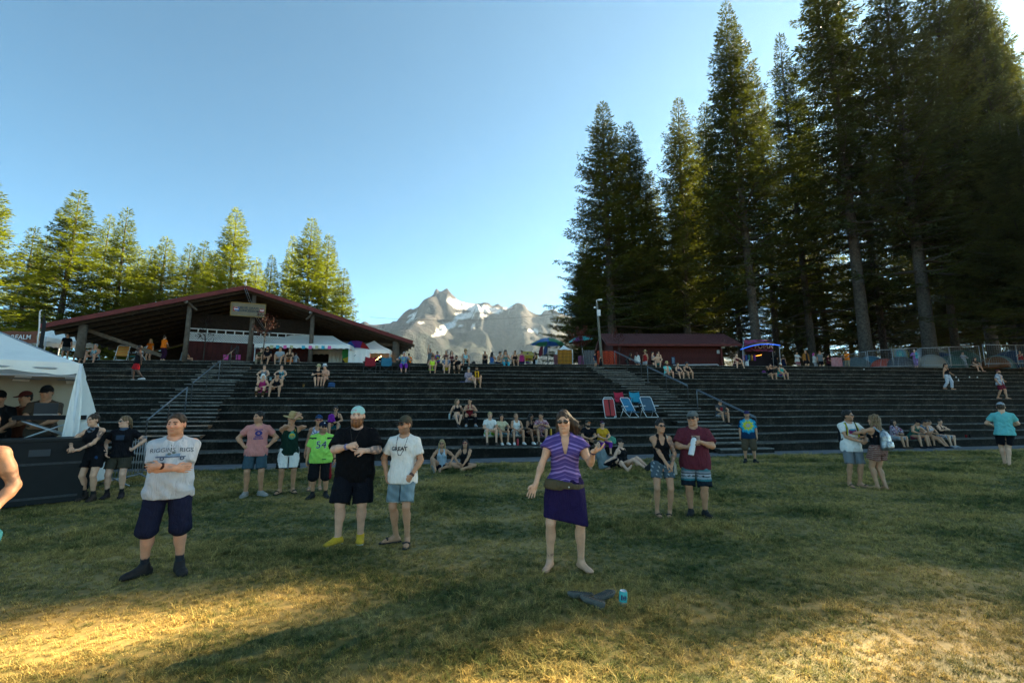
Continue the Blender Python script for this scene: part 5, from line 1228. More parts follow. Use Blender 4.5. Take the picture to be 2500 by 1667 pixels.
# ---- 10 white shirt, cap, denim shorts
p = lawn(978, 1326); h = height_at(p, 962, 1011)
f = Fig(h, .97, lod=0, head=(-.45, .03), seed=10, toe=(1.1, .15), lean=-.03, legs={-1: ((-.085, .06, .085), (-.2, -1, 0)), 1: ((.11, -.06, .085), (0, -1, 0))},
  arms={-1: ((-.215, -.06, .93), (-.8, .6, 0)), 1: ((.155, -.14, .92), (.9, .6, 0))}, hands={-1: dict(dir=(.2, -.3, -1), curl=.4), 1: dict(dir=(-.6, -.1, -.8), palm=(-.3, 1, 0), curl=.3)})
f.body(p, -.05, 'tan', 'slim man in white shirt, camouflage cap and frayed denim shorts, thumbs at pockets', beard=('brown', .55), brow='brown')
t = f.upper('t_shirt', (.74, .69, .63), sleeve=.72, hem=-.13, ease=.022, wr=.006); f.lower('denim_shorts', (.17, .23, .25), length=.86, flare=.022, colfn=lambda V, c: np.where((V[:, 2] < .575)[:, None], np.array((.55, .56, .55)), c * (1 + .30 * np.sin(V[:, 0:1]*35 + V[:, 2:3]*22) * np.sin(V[:, 2:3]*31))))
f.shoes((.05, .035, .03), (.04, .03, .025), 'sandal'); f.hair('short', 'brown'); f.hat('cap', (.055, .052, .036), (.025, .022, .018)); f.glasses((.010, .009, .009), (.55, .14, .02))
f.text('GREAT', t, (-.035, 1.275), .075, (.02, .02, .025), bold=.002)
def neckl(q):
 P = [(-.075, -.06, 1.44), (-.065, -.155, 1.33), (-.03, -.165, 1.20), (.0, -.165, 1.19), (.045, -.165, 1.27), (.075, -.09, 1.43)]
 for a, b in zip(P, P[1:]): q.cap(a, b, .0055, .0055, 0)
f.blob('necklace', neckl, (.05, .02, .02), lo=(-.12, -.2, 1.15), hi=(.12, 0, 1.48), res=.008)
f.blob('wrist_band', lambda q: q.cap(f.wr[1] + (f.el[1]-f.wr[1])*.03, f.wr[1] + (f.el[1]-f.wr[1])*.13, .035, .036, 0, True), (.12, .06, .05), lo=f.wr[1]-.08, hi=f.wr[1]+.08, res=.008)
# ---- 11 dancing woman in purple
p = lawn(1382, 1388); h = height_at(p, 1375, 996)
def stripe_mat():
 m = mat('purple_stripe', (.1, .05, .2), .85, spec=.15); N, L = m.node_tree.nodes, m.node_tree.links; b = N['Principled BSDF']
 tc = N.new('ShaderNodeTexCoord'); sp = N.new('ShaderNodeSeparateXYZ'); L.new(tc.outputs['Object'], sp.inputs[0])
 nz = N.new('ShaderNodeTexNoise'); nz.inputs['Scale'].default_value = 5; L.new(tc.outputs['Object'], nz.inputs['Vector'])
 ab = N.new('ShaderNodeMath'); ab.operation = 'ABSOLUTE'; L.new(sp.outputs['X'], ab.inputs[0])
 sl = N.new('ShaderNodeMath'); sl.operation = 'MULTIPLY_ADD'; sl.inputs[1].default_value = .35; L.new(ab.outputs[0], sl.inputs[0]); L.new(sp.outputs['Z'], sl.inputs[2])
 w = N.new('ShaderNodeMath'); w.operation = 'MULTIPLY_ADD'; w.inputs[1].default_value = .05; L.new(nz.outputs['Fac'], w.inputs[0]); L.new(sl.outputs[0], w.inputs[2])
 fr = N.new('ShaderNodeMath'); fr.operation = 'MULTIPLY'; fr.inputs[1].default_value = 145; L.new(w.outputs[0], fr.inputs[0])
 sn = N.new('ShaderNodeMath'); sn.operation = 'SINE'; L.new(fr.outputs[0], sn.inputs[0])
 f2 = N.new('ShaderNodeMath'); f2.operation = 'MULTIPLY'; f2.inputs[1].default_value = 47; L.new(w.outputs[0], f2.inputs[0]); s2 = N.new('ShaderNodeMath'); s2.operation = 'SINE'; L.new(f2.outputs[0], s2.inputs[0])
 ad = N.new('ShaderNodeMath'); ad.operation = 'MULTIPLY_ADD'; ad.inputs[1].default_value = .5; L.new(s2.outputs[0], ad.inputs[0]); L.new(sn.outputs[0], ad.inputs[2])
 rp = N.new('ShaderNodeValToRGB'); rp.color_ramp.elements[0].position = .25; rp.color_ramp.elements[0].color = (.075, .045, .175, 1); rp.color_ramp.elements[1].position = .95; rp.color_ramp.elements[1].color = (.27, .17, .40, 1)
 L.new(ad.outputs[0], rp.inputs['Fac']); L.new(rp.outputs['Color'], b.inputs['Base Color']); return m
f = Fig(h, 1.0, fem=.85, lod=0, head=(-.18, .14, -.06), seed=11, toe=(.35, .55), tilt=.02, legs={-1: ((-.175, .0, .085), (-.3, -1, 0)), 1: ((.165, .0, .085), (.3, -1, 0))},
  arms={-1: ((-.345, -.20, .875), (-.5, .8, .1)), 1: ((.30, -.27, 1.285), (.25, .4, -1))}, hands={-1: dict(dir=(-.45, -.25, -.85), palm=(.35, -1, .1), curl=.22), 1: dict(dir=(.80, -.30, .30), palm=(-.15, -.1, 1), curl=.35)})
f.thumb = {-1: nrm(V3(-.9, -.1, .4)), 1: nrm(V3(-.35, -.9, .1))}
f.body(p, -.06, 'fair', 'dancing woman in striped purple blouse and dark purple skirt, barefoot on the grass', brow='brown', tattoo=((-1, 'l', .78, .83, (.12, .05, .04), .6),))
t = f.upper('blouse', (.1, .05, .2), m=stripe_mat(), vneck=.20, sleeve=.42, hem=-.03, ease=.018, sleeve_r=.03, flare=.02, wr=.005, neck=(.06, .05))
f.skirt('skirt', (.018, .010, .048), z0=.50, rx=.205, ry=.15, slant=-.20, waist=.04, wr=.007); f.hair('blown', 'brown'); f.glasses((.02, .012, .01))
def belt(q):
 q.loft(f.P + V3(0, 0, -.025), rotm((0, 1, 0), .10), [(-.030, 0, 0, .222, .168), (.028, 0, 0, .218, .163)], 0, wr=.004); q.loft(f.P + V3(.02, 0, -.01), rotm((0, 1, 0), .1), [(-.07, -.14, -.135, .10, .055), (-.02, -.14, -.135, .115, .060), (.035, -.14, -.125, .10, .05)], .01, wr=.006); q.loft(f.P, rotm((0, 1, 0), .1), [(-.055, .02, -.165, .055, .028), (.02, .02, -.165, .06, .030)], .006)
f.blob('waist_bag', belt, (.085, .066, .038), lo=f.P + V3(-.31, -.26, -.16), hi=f.P + V3(.27, .2, .08))
f.blob('bag_button', lambda q: q.ell(f.P + V3(.035, -.205, -.03), (.011, .008, .011), None, 0), (.45, .42, .36), lo=f.P + V3(0, -.24, -.06), hi=f.P + V3(.07, -.17, .0), res=.006)
f.blob('wrist_band', lambda q: q.cap(f.wr[1] + (f.el[1]-f.wr[1])*.02, f.wr[1] + (f.el[1]-f.wr[1])*.08, .033, .034, 0, True), (.10, .05, .08), lo=f.wr[1]-.08, hi=f.wr[1]+.08, res=.008)
# ---- 12 woman in black halter
p = lawn(1622, 1260); h = height_at(p, 1612, 1021)
f = Fig(h, .98, fem=1, lod=0, head=(.30, -.02), seed=12, toe=(-.1, -.3), legs={-1: ((-.12, .02, .085), (-.15, -1, 0)), 1: ((.10, .0, .085), (.15, -1, 0))},
  arms={-1: ((.03, -.25, .95), (-1, .35, -.3)), 1: ((.13, -.20, .93), (1, .6, 0))}, hands={-1: dict(dir=(.75, -.25, -.6), palm=(-.2, .5, -1), curl=.35), 1: dict(dir=(-.15, -.3, -1), palm=(-1, 0, 0), curl=.45)})
f.body(p, -.10, 'tan', 'woman in black halter top, sunglasses and ripped denim shorts beside the maroon shirt', brow='dark', tattoo=((-1, 'u', .62, .88, (.035, .03, .03), .85), (1, 'u', .1, .9, (.09, .07, .07), .6), (1, 'f', .2, .8, (.09, .07, .07), .5)))
f.upper('halter_top', (.007, .007, .008), sleeve=0, strap=(.068, 0, .17, .16), hem=-.02, ease=.010, flare=.005); f.lower('denim_shorts', (.075, .105, .125), length=.56, flare=.020, colfn=lambda V, c: np.where((np.sin(V[:, 0]*60 + V[:, 2]*25) * np.sin(V[:, 2]*48) > .72)[:, None], np.array((.4, .42, .43)), c)); f.hair('mohawk', 'dark'); f.glasses((.008, .008, .009))
f.shoes((.05, .035, .03), (.03, .025, .02), 'sandal')
f.blob('shoulder_bag', lambda q: [q.loft(f.P + V3(.20, .03, -.10), np.eye(3), [(-.10, .02, 0, .05, .06), (.10, 0, 0, .06, .07), (.15, -.01, 0, .04, .05)], 0, wr=.006), q.cap(f.P + V3(.19, .02, .04), f.sh[1] + V3(-.05, -.055, .04), .014, .018, 0)], (.42, .38, .31), lo=f.P + V3(.05, -.16, -.24), hi=f.P + V3(.34, .16, .56))
# ---- 13 maroon shirt
p = lawn(1705, 1260); h = height_at(p, 1705, 1000)
f = Fig(h, 1.20, belly=.55, lod=0, head=(-.25, .02), seed=13, toe=(.15, .45), legs=STAND(.11),
  arms={-1: ((-.10, -.30, 1.14), (-1, .3, -.8)), 1: ((.09, -.29, 1.23), (1, .3, -.8))}, hands={-1: dict(dir=(.6, -.5, .25), palm=(.6, .6, 0), curl=.75), 1: dict(dir=(-.85, -.2, .15), palm=(-.2, .4, -.9), curl=.75)})
f.body(p, -.38, 'tan', 'broad man in maroon shirt, grey cap and striped board shorts opening a white bottle', brow='dark', socks=((.01, .01, .012), .1))
t = f.upper('t_shirt', (.115, .022, .032), sleeve=.80, hem=-.16, ease=.024, sleeve_r=.012, wr=.005); f.lower('board_shorts', (.010, .015, .022), length=1.0, flare=.035, ease=.018,
  colfn=bands((.60, (.03, .15, .17)), (.625, (.25, .28, .30)), (.665, (.012, .012, .014)), (.680, (.38, .38, .40)), (.70, (.012, .012, .014)), (.715, (.22, .23, .25)), (.75, (.05, .14, .16)), (.79, (.20, .22, .24))))
f.shoes((.010, .010, .011), (.012, .012, .012), 'low'); f.hair('crop', 'dark'); f.hat('cap', (.13, .13, .12), (.07, .07, .065)); f.glasses()
f.stick('shirt_print', rect(.13, .16, nx=8, ny=8), t, (.03, 1.245), (.34, .20, .15)); f.text('SOUND', t, (.03, 1.29), .030, (.12, .05, .05), off=.008) if False else None
f.stick('shirt_print', rect(.09, .006, nx=8, ny=1), t, (.03, 1.285), (.12, .05, .05), off=.008); f.stick('shirt_print', rect(.07, .006, nx=8, ny=1), t, (.03, 1.262), (.12, .05, .05), off=.008)
BOTTLE_HAND = (Vector(p), f)
# ---- 14 tie-dye
p = lawn(1832, 1129); h = height_at(p, 1826, 1001)
f = Fig(h, 1.06, belly=.3, lod=1, head=(0, .05), seed=14, arms=SIDES, legs=STAND(.14), toe=(.2, .5))
f.body(p, -.45, 'tan', 'man in yellow and turquoise tie dye shirt and brown shorts by the path', beard=('dark', .4), brow='dark', socks=((.012, .012, .014), .15))
f.upper('t_shirt', (.03, .3, .4), sleeve=.85, hem=-.14, ease=.024, sleeve_r=.012, colfn=tiedye((.01, 1.24), [(.33, .34, .33), (.30, .32, .30), (.50, .47, .02), (.55, .52, .03), (.10, .40, .35), (.02, .33, .45), (.02, .25, .42), (.008, .04, .09), (.008, .03, .07)], .036)); f.lower('shorts', (.085, .060, .036), length=1.02, flare=.035); f.shoes((.012, .012, .013)); f.hair('short', 'dark'); f.hat('cap', (.035, .028, .09), (.03, .025, .07))
# ---- 15 white shirt with backpack
p = lawn(2088, 1188); h = height_at(p, 2076, 999)
f = Fig(h, 1.0, lod=0, head=(.75, .0), seed=15, legs=STAND(.11), toe=(.1, .6), arms={-1: ((.05, -.26, 1.04), (-1, .4, -.5)), 1: ((.20, -.24, 1.04), (1, .5, -.2))})
f.body(p, -.15, 'tan', 'man in white printed shirt and grey shorts with yellow backpack straps', beard=('dark', .4), brow='dark')
t = f.upper('t_shirt', (.72, .67, .61), sleeve=.62, hem=-.14, ease=.022); f.lower('shorts', (.17, .18, .185), length=.95, flare=.024); f.hair('short', 'dark', .012); f.glasses()
f.stick('shirt_print', rect(.15, .10), t, (.0, 1.24), (.30, .03, .12)); f.stick('shirt_print', rect(.11, .035), t, (.0, 1.285), (.03, .25, .35), off=.008); f.stick('shirt_print', rect(.05, .05), t, (.02, 1.225), (.03, .08, .30), off=.008); f.stick('shirt_print', rect(.10, .012), t, (.0, 1.115), (.03, .03, .03))
f.shoes((.10, .07, .05), (.08, .06, .05), 'sandal')
def packstraps(q):
 for i in (-1, 1):
  P = [f.P + f.Rt @ V3(i*.10, .10, .50), f.P + f.Rt @ V3(i*.10, -.05, .50), f.P + f.Rt @ V3(i*.11, -.135, .38), f.P + f.Rt @ V3(i*.125, -.13, .22), f.P + f.Rt @ V3(i*.165, .02, .12)]
  for a, b in zip(P, P[1:]): q.cap(a, b, .022, .022, .01)
 q.cap(f.P + f.Rt @ V3(-.11, -.145, .31), f.P + f.Rt @ V3(.11, -.145, .31), .010, .010, 0)
f.blob('backpack_straps', packstraps, (.012, .012, .014), lo=f.P + V3(-.25, -.25, .02), hi=f.P + V3(.25, .2, .62), colfn=lambda V, c: np.where((np.abs(np.abs(V[:, 0]) - .115) < .010)[:, None], np.array((.50, .46, .04)), c))
f.blob('backpack', lambda q: q.loft(f.P, f.Rt, [(-.05, 0, .19, .12, .06), (.1, 0, .21, .14, .09), (.35, 0, .20, .13, .08), (.46, 0, .18, .08, .05)], 0), (.012, .012, .014), lo=f.P + V3(-.2, .0, -.1), hi=f.P + V3(.2, .36, .5))
# ---- 16 woman with silver backpack, seen from behind
p = lawn(2155, 1196); h = height_at(p, 2138, 1010)
f = Fig(h, 1.04, fem=1, lod=0, head=(.25, -.02), seed=16, legs={-1: ((-.07, .03, .085), (0, -1, 0)), 1: ((.06, -.06, .085), (0, -1, 0))}, arms={-1: ((.02, -.34, 1.19), (-1, .1, -.2)), 1: ((.18, -.44, 1.26), (1, .2, -.1))}, lean=.04)
f.body(p, math.pi + .30, 'tan', 'woman seen from behind with silver backpack and rust patterned shorts', brow='brown')
f.upper('top', (.008, .008, .009), sleeve=0, strap=(.10, 0, .10, .12), hem=-.03, ease=.010, flare=.0); f.lower('shorts', (.14, .045, .035), length=.52, flare=.045, ease=.022, waist=.10, colfn=lambda V, c: np.where((np.sin(V[:, 2]*140 + 3*np.abs(np.sin(V[:, 0]*55))) > .35)[:, None], np.array((.34, .22, .17)), c)); f.hair('wavy', 'light', .012)
f.blob('bandana_collar', lambda q: q.loft(f.neck + V3(0, 0, .03), np.eye(3), [(-.03, 0, 0, .075, .08), (.03, 0, 0, .07, .075)], 0, wr=.006), (.35, .03, .16), lo=f.neck - .12, hi=f.neck + .14)
M_silver = mat('silver_fabric', (.42, .44, .45), .28, col2=(.10, .11, .12), scale=14, bump=.5, bscale=30, metal=.75)
f.blob('backpack', lambda q: q.loft(f.P, f.Rt, [(-.02, 0, .185, .115, .06), (.04, 0, .20, .135, .09), (.30, 0, .20, .13, .085), (.40, 0, .18, .09, .06), (.43, 0, .16, .05, .04)], 0, wr=.004), (1, 1, 1), M_silver, lo=f.P + V3(-.2, .02, -.1), hi=f.P + V3(.2, .36, .5))
f.blob('backpack_pocket', lambda q: q.loft(f.P, f.Rt, [(.0, 0, .28, .09, .03), (.05, 0, .29, .105, .04), (.16, 0, .29, .10, .035), (.19, 0, .28, .07, .02)], 0), (1, 1, 1), M_silver, lo=f.P + V3(-.2, .16, -.1), hi=f.P + V3(.2, .40, .3))
def st2(q):
 for i in (-1, 1):
  P = [f.P + V3(i*.09, .15, .40), f.P + V3(i*.10, .04, .50), f.P + V3(i*.115, -.07, .47), f.P + V3(i*.13, -.12, .32)]
  for a, b in zip(P, P[1:]): q.cap(a, b, .020, .020, .01)
f.blob('backpack_straps', st2, (.3, .34, .36), lo=f.P + V3(-.25, -.2, .2), hi=f.P + V3(.25, .25, .6))
# ---- 17 man in teal walking away
p = lawn(2466, 1138); h = height_at(p, 2448, 980)
f = Fig(h, 1.06, lod=0, head=(-.2, .03), seed=17, legs={-1: ((.03, .10, .09), (0, -1, 0)), 1: ((.06, -.14, .085), (0, -1, 0))}, arms={-1: ((-.14, -.28, 1.08), (-1, .6, -.2)), 1: ((.16, -.26, 1.08), (1, .6, -.2))})
f.body(p, math.pi - .62, 'fair', 'man in heathered teal shirt and black shorts walking away towards the terraces', brow='brown')
f.upper('t_shirt', (.13, .42, .40), sleeve=.66, hem=-.10, ease=.018, colfn=lambda V, c: c * (1 + .25 * np.sin(V[:, 0:1]*150 + V[:, 2:3]*90) * np.sin(V[:, 2:3]*170 - V[:, 1:2]*60))); f.lower('shorts', (.008, .008, .010), length=.80, flare=.022); f.shoes((.02, .015, .013), (.015, .012, .01), 'sandal'); f.hair('short', 'brown'); f.hat('cap', (.27, .28, .30), (.02, .05, .12))
# == seated on the lawn
def ground_fig(px, row, top, rz, **k):
 p = lawn(px, row); return p, Fig(**k)
p = lawn(1078, 1146)
f = Fig(1.66, 1.02, fem=1, lod=1, pelvis=(0, 0, .11), head=(0, 0), seed=20, lean=.04, legs={-1: ((-.12, -.62, .07), (-.5, -.3, 1), (-.25, -.45, .85)), 1: ((-.02, -.38, .06), (1, -.4, .35))}, arms={-1: ((-.28, -.30, .16), (-1, .2, .2)), 1: ((.30, -.30, .26), (1, .3, 0))})
f.body(p, .05, 'tan', 'blond woman in pale blue camisole sitting on the grass with a sandal outstretched', brow='light')
f.upper('camisole', (.36, .44, .49), sleeve=0, strap=(.075, 0, .15, .14), hem=-.08, ease=.010, flare=.005); f.lower('shorts', (.01, .012, .02), length=.35); f.hair('long', 'blond'); f.glasses(); f.shoes((.25, .22, .18), (.35, .32, .27), 'sandal')
f.blob('necklace', lambda q: q.loft(f.P + f.Rt @ V3(0, -.118, .40), f.Rt, [(-.07, 0, 0, .012, .01), (.03, 0, .02, .05, .02)], 0), (.16, .15, .14), lo=f.P + V3(-.1, -.22, .28), hi=f.P + V3(.1, 0, .5), res=.011)
p = lawn(1135, 1146)
f = Fig(1.66, 1.06, fem=1, lod=1, pelvis=(0, 0, .11), head=(-.1, -.15), seed=21, lean=.03, legs={-1: ((.02, -.34, .06), (-1, -.4, .35)), 1: ((-.08, -.44, .06), (1, -.4, .3))}, arms={-1: ((-.16, -.30, .22), (-1, .3, 0)), 1: ((.0, -.36, .20), (1, .2, .0))})
f.body(p, 0, 'tan', 'dark haired woman in black camisole sitting cross legged on the grass', brow='dark')
f.upper('camisole', (.012, .012, .013), sleeve=0, strap=(.08, 0, .13, .12), hem=-.08, ease=.010, flare=.005); f.lower('shorts', (.01, .01, .012), length=.35); f.hair('long', 'dark'); f.glasses((.30, .05, .05))
p = lawn(1478, 1146)
f = Fig(1.72, 1.05, lod=1, pelvis=(0, 0, .11), head=(.1, .0), lean=-.42, tilt=-.15, seed=22, legs={-1: ((.36, -.46, .07), (.0, -.4, 1)), 1: ((.16, -.72, .07), (.4, -.6, .6), (.2, -.4, .9))}, arms={-1: ((-.36, .25, .06), (-.8, .5, 0)), 1: ((.16, .30, .06), (.8, .5, 0))})
f.body(p, .55, 'pale', 'man in grey shirt reclining on the grass behind the dancing woman', brow='brown')
f.upper('t_shirt', (.14, .165, .165), sleeve=.6, hem=-.08); f.lower('trousers', (.008, .008, .010), length=1.15, flare=.025); f.hair('short', 'brown')
p = lawn(1523, 1144)
f = Fig(1.70, 1.02, fem=.4, lod=1, pelvis=(0, 0, .11), head=(.25, .05), lean=-.18, seed=23, legs={-1: ((.10, -.70, .07), (-.1, -.4, 1), (.1, -.35, .9)), 1: ((.30, -.66, .07), (.3, -.4, .9), (.3, -.35, .9))}, arms={-1: ((-.30, .14, .06), (-.8, .4, 0)), 1: ((.30, .10, .06), (.8, .4, 0))})
f.body(p, .75, 'pale', 'person in black vest and dark cap sitting on the grass with feet stretched out', brow='brown')
f.upper('vest', (.008, .008, .009), sleeve=0, strap=(.105, 0, .06, .06), hem=-.08, ease=.012); f.lower('shorts', (.35, .16, .07), length=.55, flare=.02); f.hair('short', 'dark'); f.hat('cap', (.03, .028, .025)); f.glasses(); f.shoes((.012, .012, .013), (.012, .012, .013))
# == people on the terraces and the upper ground
C = dict(black=(.008, .008, .010), white=(.68, .63, .57), grey=(.13, .14, .145), lgrey=(.30, .31, .32), navy=(.012, .016, .04), red=(.32, .02, .02), maroon=(.10, .016, .02), burg=(.16, .015, .02), teal=(.02, .20, .22), aqua=(.16, .52, .46), blue=(.03, .10, .26), denim=(.10, .16, .22), orange=(.75, .16, .01), yellow=(.55, .40, .02), gold=(.55, .28, .02), lime=(.55, .75, .05), green=(.06, .26, .08), pink=(.60, .10, .25), magenta=(.38, .03, .13), purple=(.16, .03, .26), khaki=(.22, .18, .12), brown=(.07, .04, .022), cream=(.55, .45, .28), olive=(.06, .055, .03), skin=None)
FLORAL = pattern((.45, .40, .40), (.25, .04, .08), (.04, .06, .14), (.5, .45, .45), f=60)
PLAID = pattern((.30, .06, .09), (.48, .38, .38), (.20, .04, .07), f=80)
DOTS = pattern((.55, .55, .56), (.02, .02, .025), (.5, .5, .52), f=75)
TEALFL = pattern((.02, .20, .24), (.01, .02, .04), (.05, .30, .30), (.4, .4, .4), f=65)
RAINBOW = tiedye((0, 1.2), [(.45, .03, .04), (.55, .25, .02), (.5, .45, .03), (.05, .30, .10), (.04, .10, .35), (.2, .04, .3)], .05, 1)
NEON = pattern((.20, .62, .03), (.02, .06, .01), (.25, .70, .05), f=70)
def dress(f, top=None, bottom=None, hair=None, hat=None, shoes=None, glasses=False, beard=None):
 if top:
  k, c = top[0], top[1]; fn = c if callable(c) else None; c = (.3, .3, .3) if fn else C.get(c, c) if isinstance(c, str) else c
  if k == 'tee': f.upper('t_shirt', c, sleeve=.65, hem=-.10, colfn=fn)
  elif k == 'tank': f.upper('vest', c, sleeve=0, strap=(.10, 0, .09, .08), hem=-.10, ease=.014, colfn=fn)
  elif k == 'cami': f.upper('camisole', c, sleeve=0, strap=(.075, 0, .14, .13), hem=-.04, ease=.010, flare=.004, colfn=fn)
  elif k == 'crop': f.upper('crop_top', c, sleeve=0, strap=(.075, 0, .14, .13), hem=.20, ease=.010, flare=.0, colfn=fn)
  elif k == 'long': f.upper('shirt', c, sleeve=1.0, fore=.85, hem=-.10, colfn=fn)
  elif k == 'open': f.upper('open_shirt', c, sleeve=.75, hem=-.12, ease=.024, open_front=.10, colfn=fn)
  elif k == 'hivis':
   f.upper('t_shirt', c, sleeve=.55, hem=-.06)
  elif k == 'kimono': f.upper('kimono', c, sleeve=1.0, fore=.5, hem=-.14, ease=.03, sleeve_r=.03, open_front=.07, colfn=fn)
 if bottom:
  k, c = bottom[0], bottom[1]; fn = c if callable(c) else None; c = (.3, .3, .3) if fn else C.get(c, c) if isinstance(c, str) else c
  L = {'shorts': .85, 'mini': .42, 'long': 1.88, 'capri': 1.5}.get(k)
  if L: f.lower({'long': 'trousers', 'capri': 'trousers'}.get(k, 'shorts'), c, length=L, flare=.012 if k in ('mini', 'long', 'capri') else .025, colfn=fn)
  elif k == 'skirt': f.skirt('skirt', c, z0=.45, colfn=fn)
  elif k == 'lap': f.lower('skirt', c, length=.98, flare=.05, ease=.03, colfn=fn)
  elif k == 'dress': f.skirt('dress_skirt', c, z0=.25, rx=.24, colfn=fn)
 if hair: f.hair(*hair)
 if beard: f.beard(beard, .015)
 if hat: f.hat(*hat[:1], C.get(hat[1], hat[1]) if isinstance(hat[1], str) else hat[1], *(hat[2:]))
 if glasses: f.glasses()
 if shoes: f.shoes(C.get(shoes, shoes) if isinstance(shoes, str) else shoes, (.2, .2, .2) if shoes != 'white' else (.4, .4, .4), 'low')
SEATARM = dict(lap={-1: ((-.06, -.34, .60), (-1, .2, -.3)), 1: ((.06, -.36, .60), (1, .2, -.3))}, knees={-1: ((-.15, -.40, .62), (-1, .2, .0)), 1: ((.15, -.40, .62), (1, .2, .0))}, face={-1: ((-.04, -.24, .92), (-.8, -.2, -1)), 1: ((.10, -.34, .62), (1, .2, -.3))},
   back={-1: ((-.30, .20, .42), (-.8, .4, 0)), 1: ((.30, .20, .42), (.8, .4, 0))}, clap={-1: ((-.06, -.32, .78), (-1, .1, -.5)), 1: ((.06, -.32, .78), (1, .1, -.5))})
GS = 'people sitting on the terraces'; GU = 'people standing above the terraces'
NF = [30]
def sitter(px, k, label, lod=2, h=1.70, skin='tan', arms='lap', lean=.15, head=(0, 0), turn=0.0, fem=0.0, girth=1.0, belly=0.0, spread=.13, legs=None, back=.17, **wear):
 q, s = on_step(px, k, back); zl = step_z(k - 1, s) if k else .035; hs = q.z - zl; sc = h / 1.75
 pz = (hs + .095 * sc) / sc; dz = pz - .46
 A = {i: ((t[0], t[1], t[2] + dz), hnt) for i, (t, hnt) in SEATARM[arms].items()} if isinstance(arms, str) else arms
 fy = -.47 if hs > .25 else -.62
 Lg = legs or {-1: ((-spread, fy, .085), (-.25, -1, .8)), 1: ((spread, fy + .02, .085), (.25, -1, .8))}
 NF[0] += 1
 f = Fig(h, girth, fem=fem, belly=belly, lod=lod, pelvis=(0, 0, pz), lean=lean, head=head, arms=A, legs=Lg, seed=NF[0])
 f.body((q.x, q.y, zl), T_A + turn, skin, label, brow='dark', group=GS); dress(f, **wear); return f
def stander(px, row, label, h=1.74, Y=None, k=None, lod=2, skin='tan', rz=0.0, arms=SIDES, legs=None, head=(0, 0), fem=0.0, girth=1.0, belly=0.0, lean=0.0, group=GU, hands=None, **wear):
 if k is not None:
  q, s = on_step(px, k, .3); h = at_y(px, row, q.y).z - q.z
 else:
  if Y is None:
   Y = 30.0
   for _ in range(12):
    q = up_at(px, Y); d = ray(px, row); Y = (q.z + h - CAM_H) / (d.z / d.y)
  if 1480 < px < 1810: Y = min(Y, 37.4)
  q = up_at(px, Y); s, n = to_terr(q.x, q.y)
  if n < step_n(14, s) + .35:
   q2, s = on_step(px, 14, .4); q = q2; h = at_y(px, row, q.y).z - q.z
 NF[0] += 1
 f = Fig(h, girth, fem=fem, belly=belly, lod=lod, lean=lean, head=head, arms=arms, legs=legs or STAND(.11), seed=NF[0], hands=hands)
 f.body(q, rz, skin, label, brow='dark', group=group); dress(f, **wear); return f
XL = {-1: ((-.02, -.60, .12), (-.2, -1, .6)), 1: ((.02, -.55, .085), (.2, -1, .6))}
sitter(1195, 1, 'blond youth in white shirt and neon green shorts sitting on the terrace', 1, 1.78, 'fair', 'lap', .12, (0, .1), top=('tee', 'white'), bottom=('shorts', NEON), hair=('short', 'blond'), shoes=(.05, .03, .02), spread=.17)
sitter(1223, 1, 'girl in cream shirt and pale skirt sitting beside the neon green shorts', 1, 1.62, 'tan', 'knees', .08, (-.1, 0), fem=.8, top=('tee', 'cream'), bottom=('lap', (.16, .26, .28)), hair=('long', 'dark'), shoes='white', turn=.15)
sitter(1260, 1, 'woman in white vest laughing upwards on the terrace above a red bottle', 1, 1.68, 'tan', 'lap', .05, (0, -.35), fem=.7, top=('tank', 'white'), bottom=('mini', 'denim'), hair=('short', 'light'), shoes='white', spread=.19)
sitter(1293, 1, 'long haired girl in black camisole turned towards the plaid shirt', 1, 1.64, 'brown', 'lap', .15, (.5, .05), fem=.9, top=('cami', 'black'), bottom=('mini', 'black'), hair=('long', 'dark'), shoes='white', turn=.3)
sitter(1320, 1, 'man in red plaid shirt sitting and bending towards the girl in black', 1, 1.76, 'tan', 'clap', .3, (-.45, .1), top=('tee', PLAID), bottom=('shorts', 'navy'), hair=('short', 'dark'), shoes='brown', turn=-.15)
sitter(1116, 3, 'woman in black halter and white shorts sitting on the dark terrace', 1, 1.66, 'fair', 'back', -.12, (.6, 0), fem=1, top=('crop', 'black'), bottom=('mini', DOTS), hair=('long', 'light'), shoes='black', legs=XL)
sitter(1146, 3, 'woman in burgundy camisole and black trousers with drink on the terrace', 1, 1.68, 'tan', 'clap', .12, (-.4, 0), fem=1, girth=1.06, top=('cami', 'burg'), bottom=('long', 'black'), hair=('pony', 'dark'), shoes='lgrey', spread=.2)
sitter(818, 2, 'girl with purple bag sitting alone on the terrace behind the jersey man', 1, 1.62, 'tan', 'face', .1, (0, .05), fem=.7, top=('cami', 'black'), bottom=('mini', 'teal'), hair=('bun', 'dark'), glasses=True)
sitter(1433, 0, 'bearded man in black printed shirt and orange cap on the lowest terrace', 1, 1.78, 'tan', 'lap', .2, (.1, 0), girth=1.06, top=('tee', 'black'), bottom=('shorts', 'black'), hair=('short', 'dark'), beard='dark', hat=('cap', (.05, .045, .035), (.55, .14, .03)), shoes='black')
t = sitter(1470, 0, 'person in mustard yellow shirt and purple leggings on the lowest terrace', 1, 1.70, 'fair', 'lap', .12, (-.1, 0), fem=.5, top=('tee', 'gold'), bottom=('capri', 'purple'), hair=('short', 'brown'), hat=('cap', (.05, .02, .04), (.3, .3, .3)), shoes='brown')
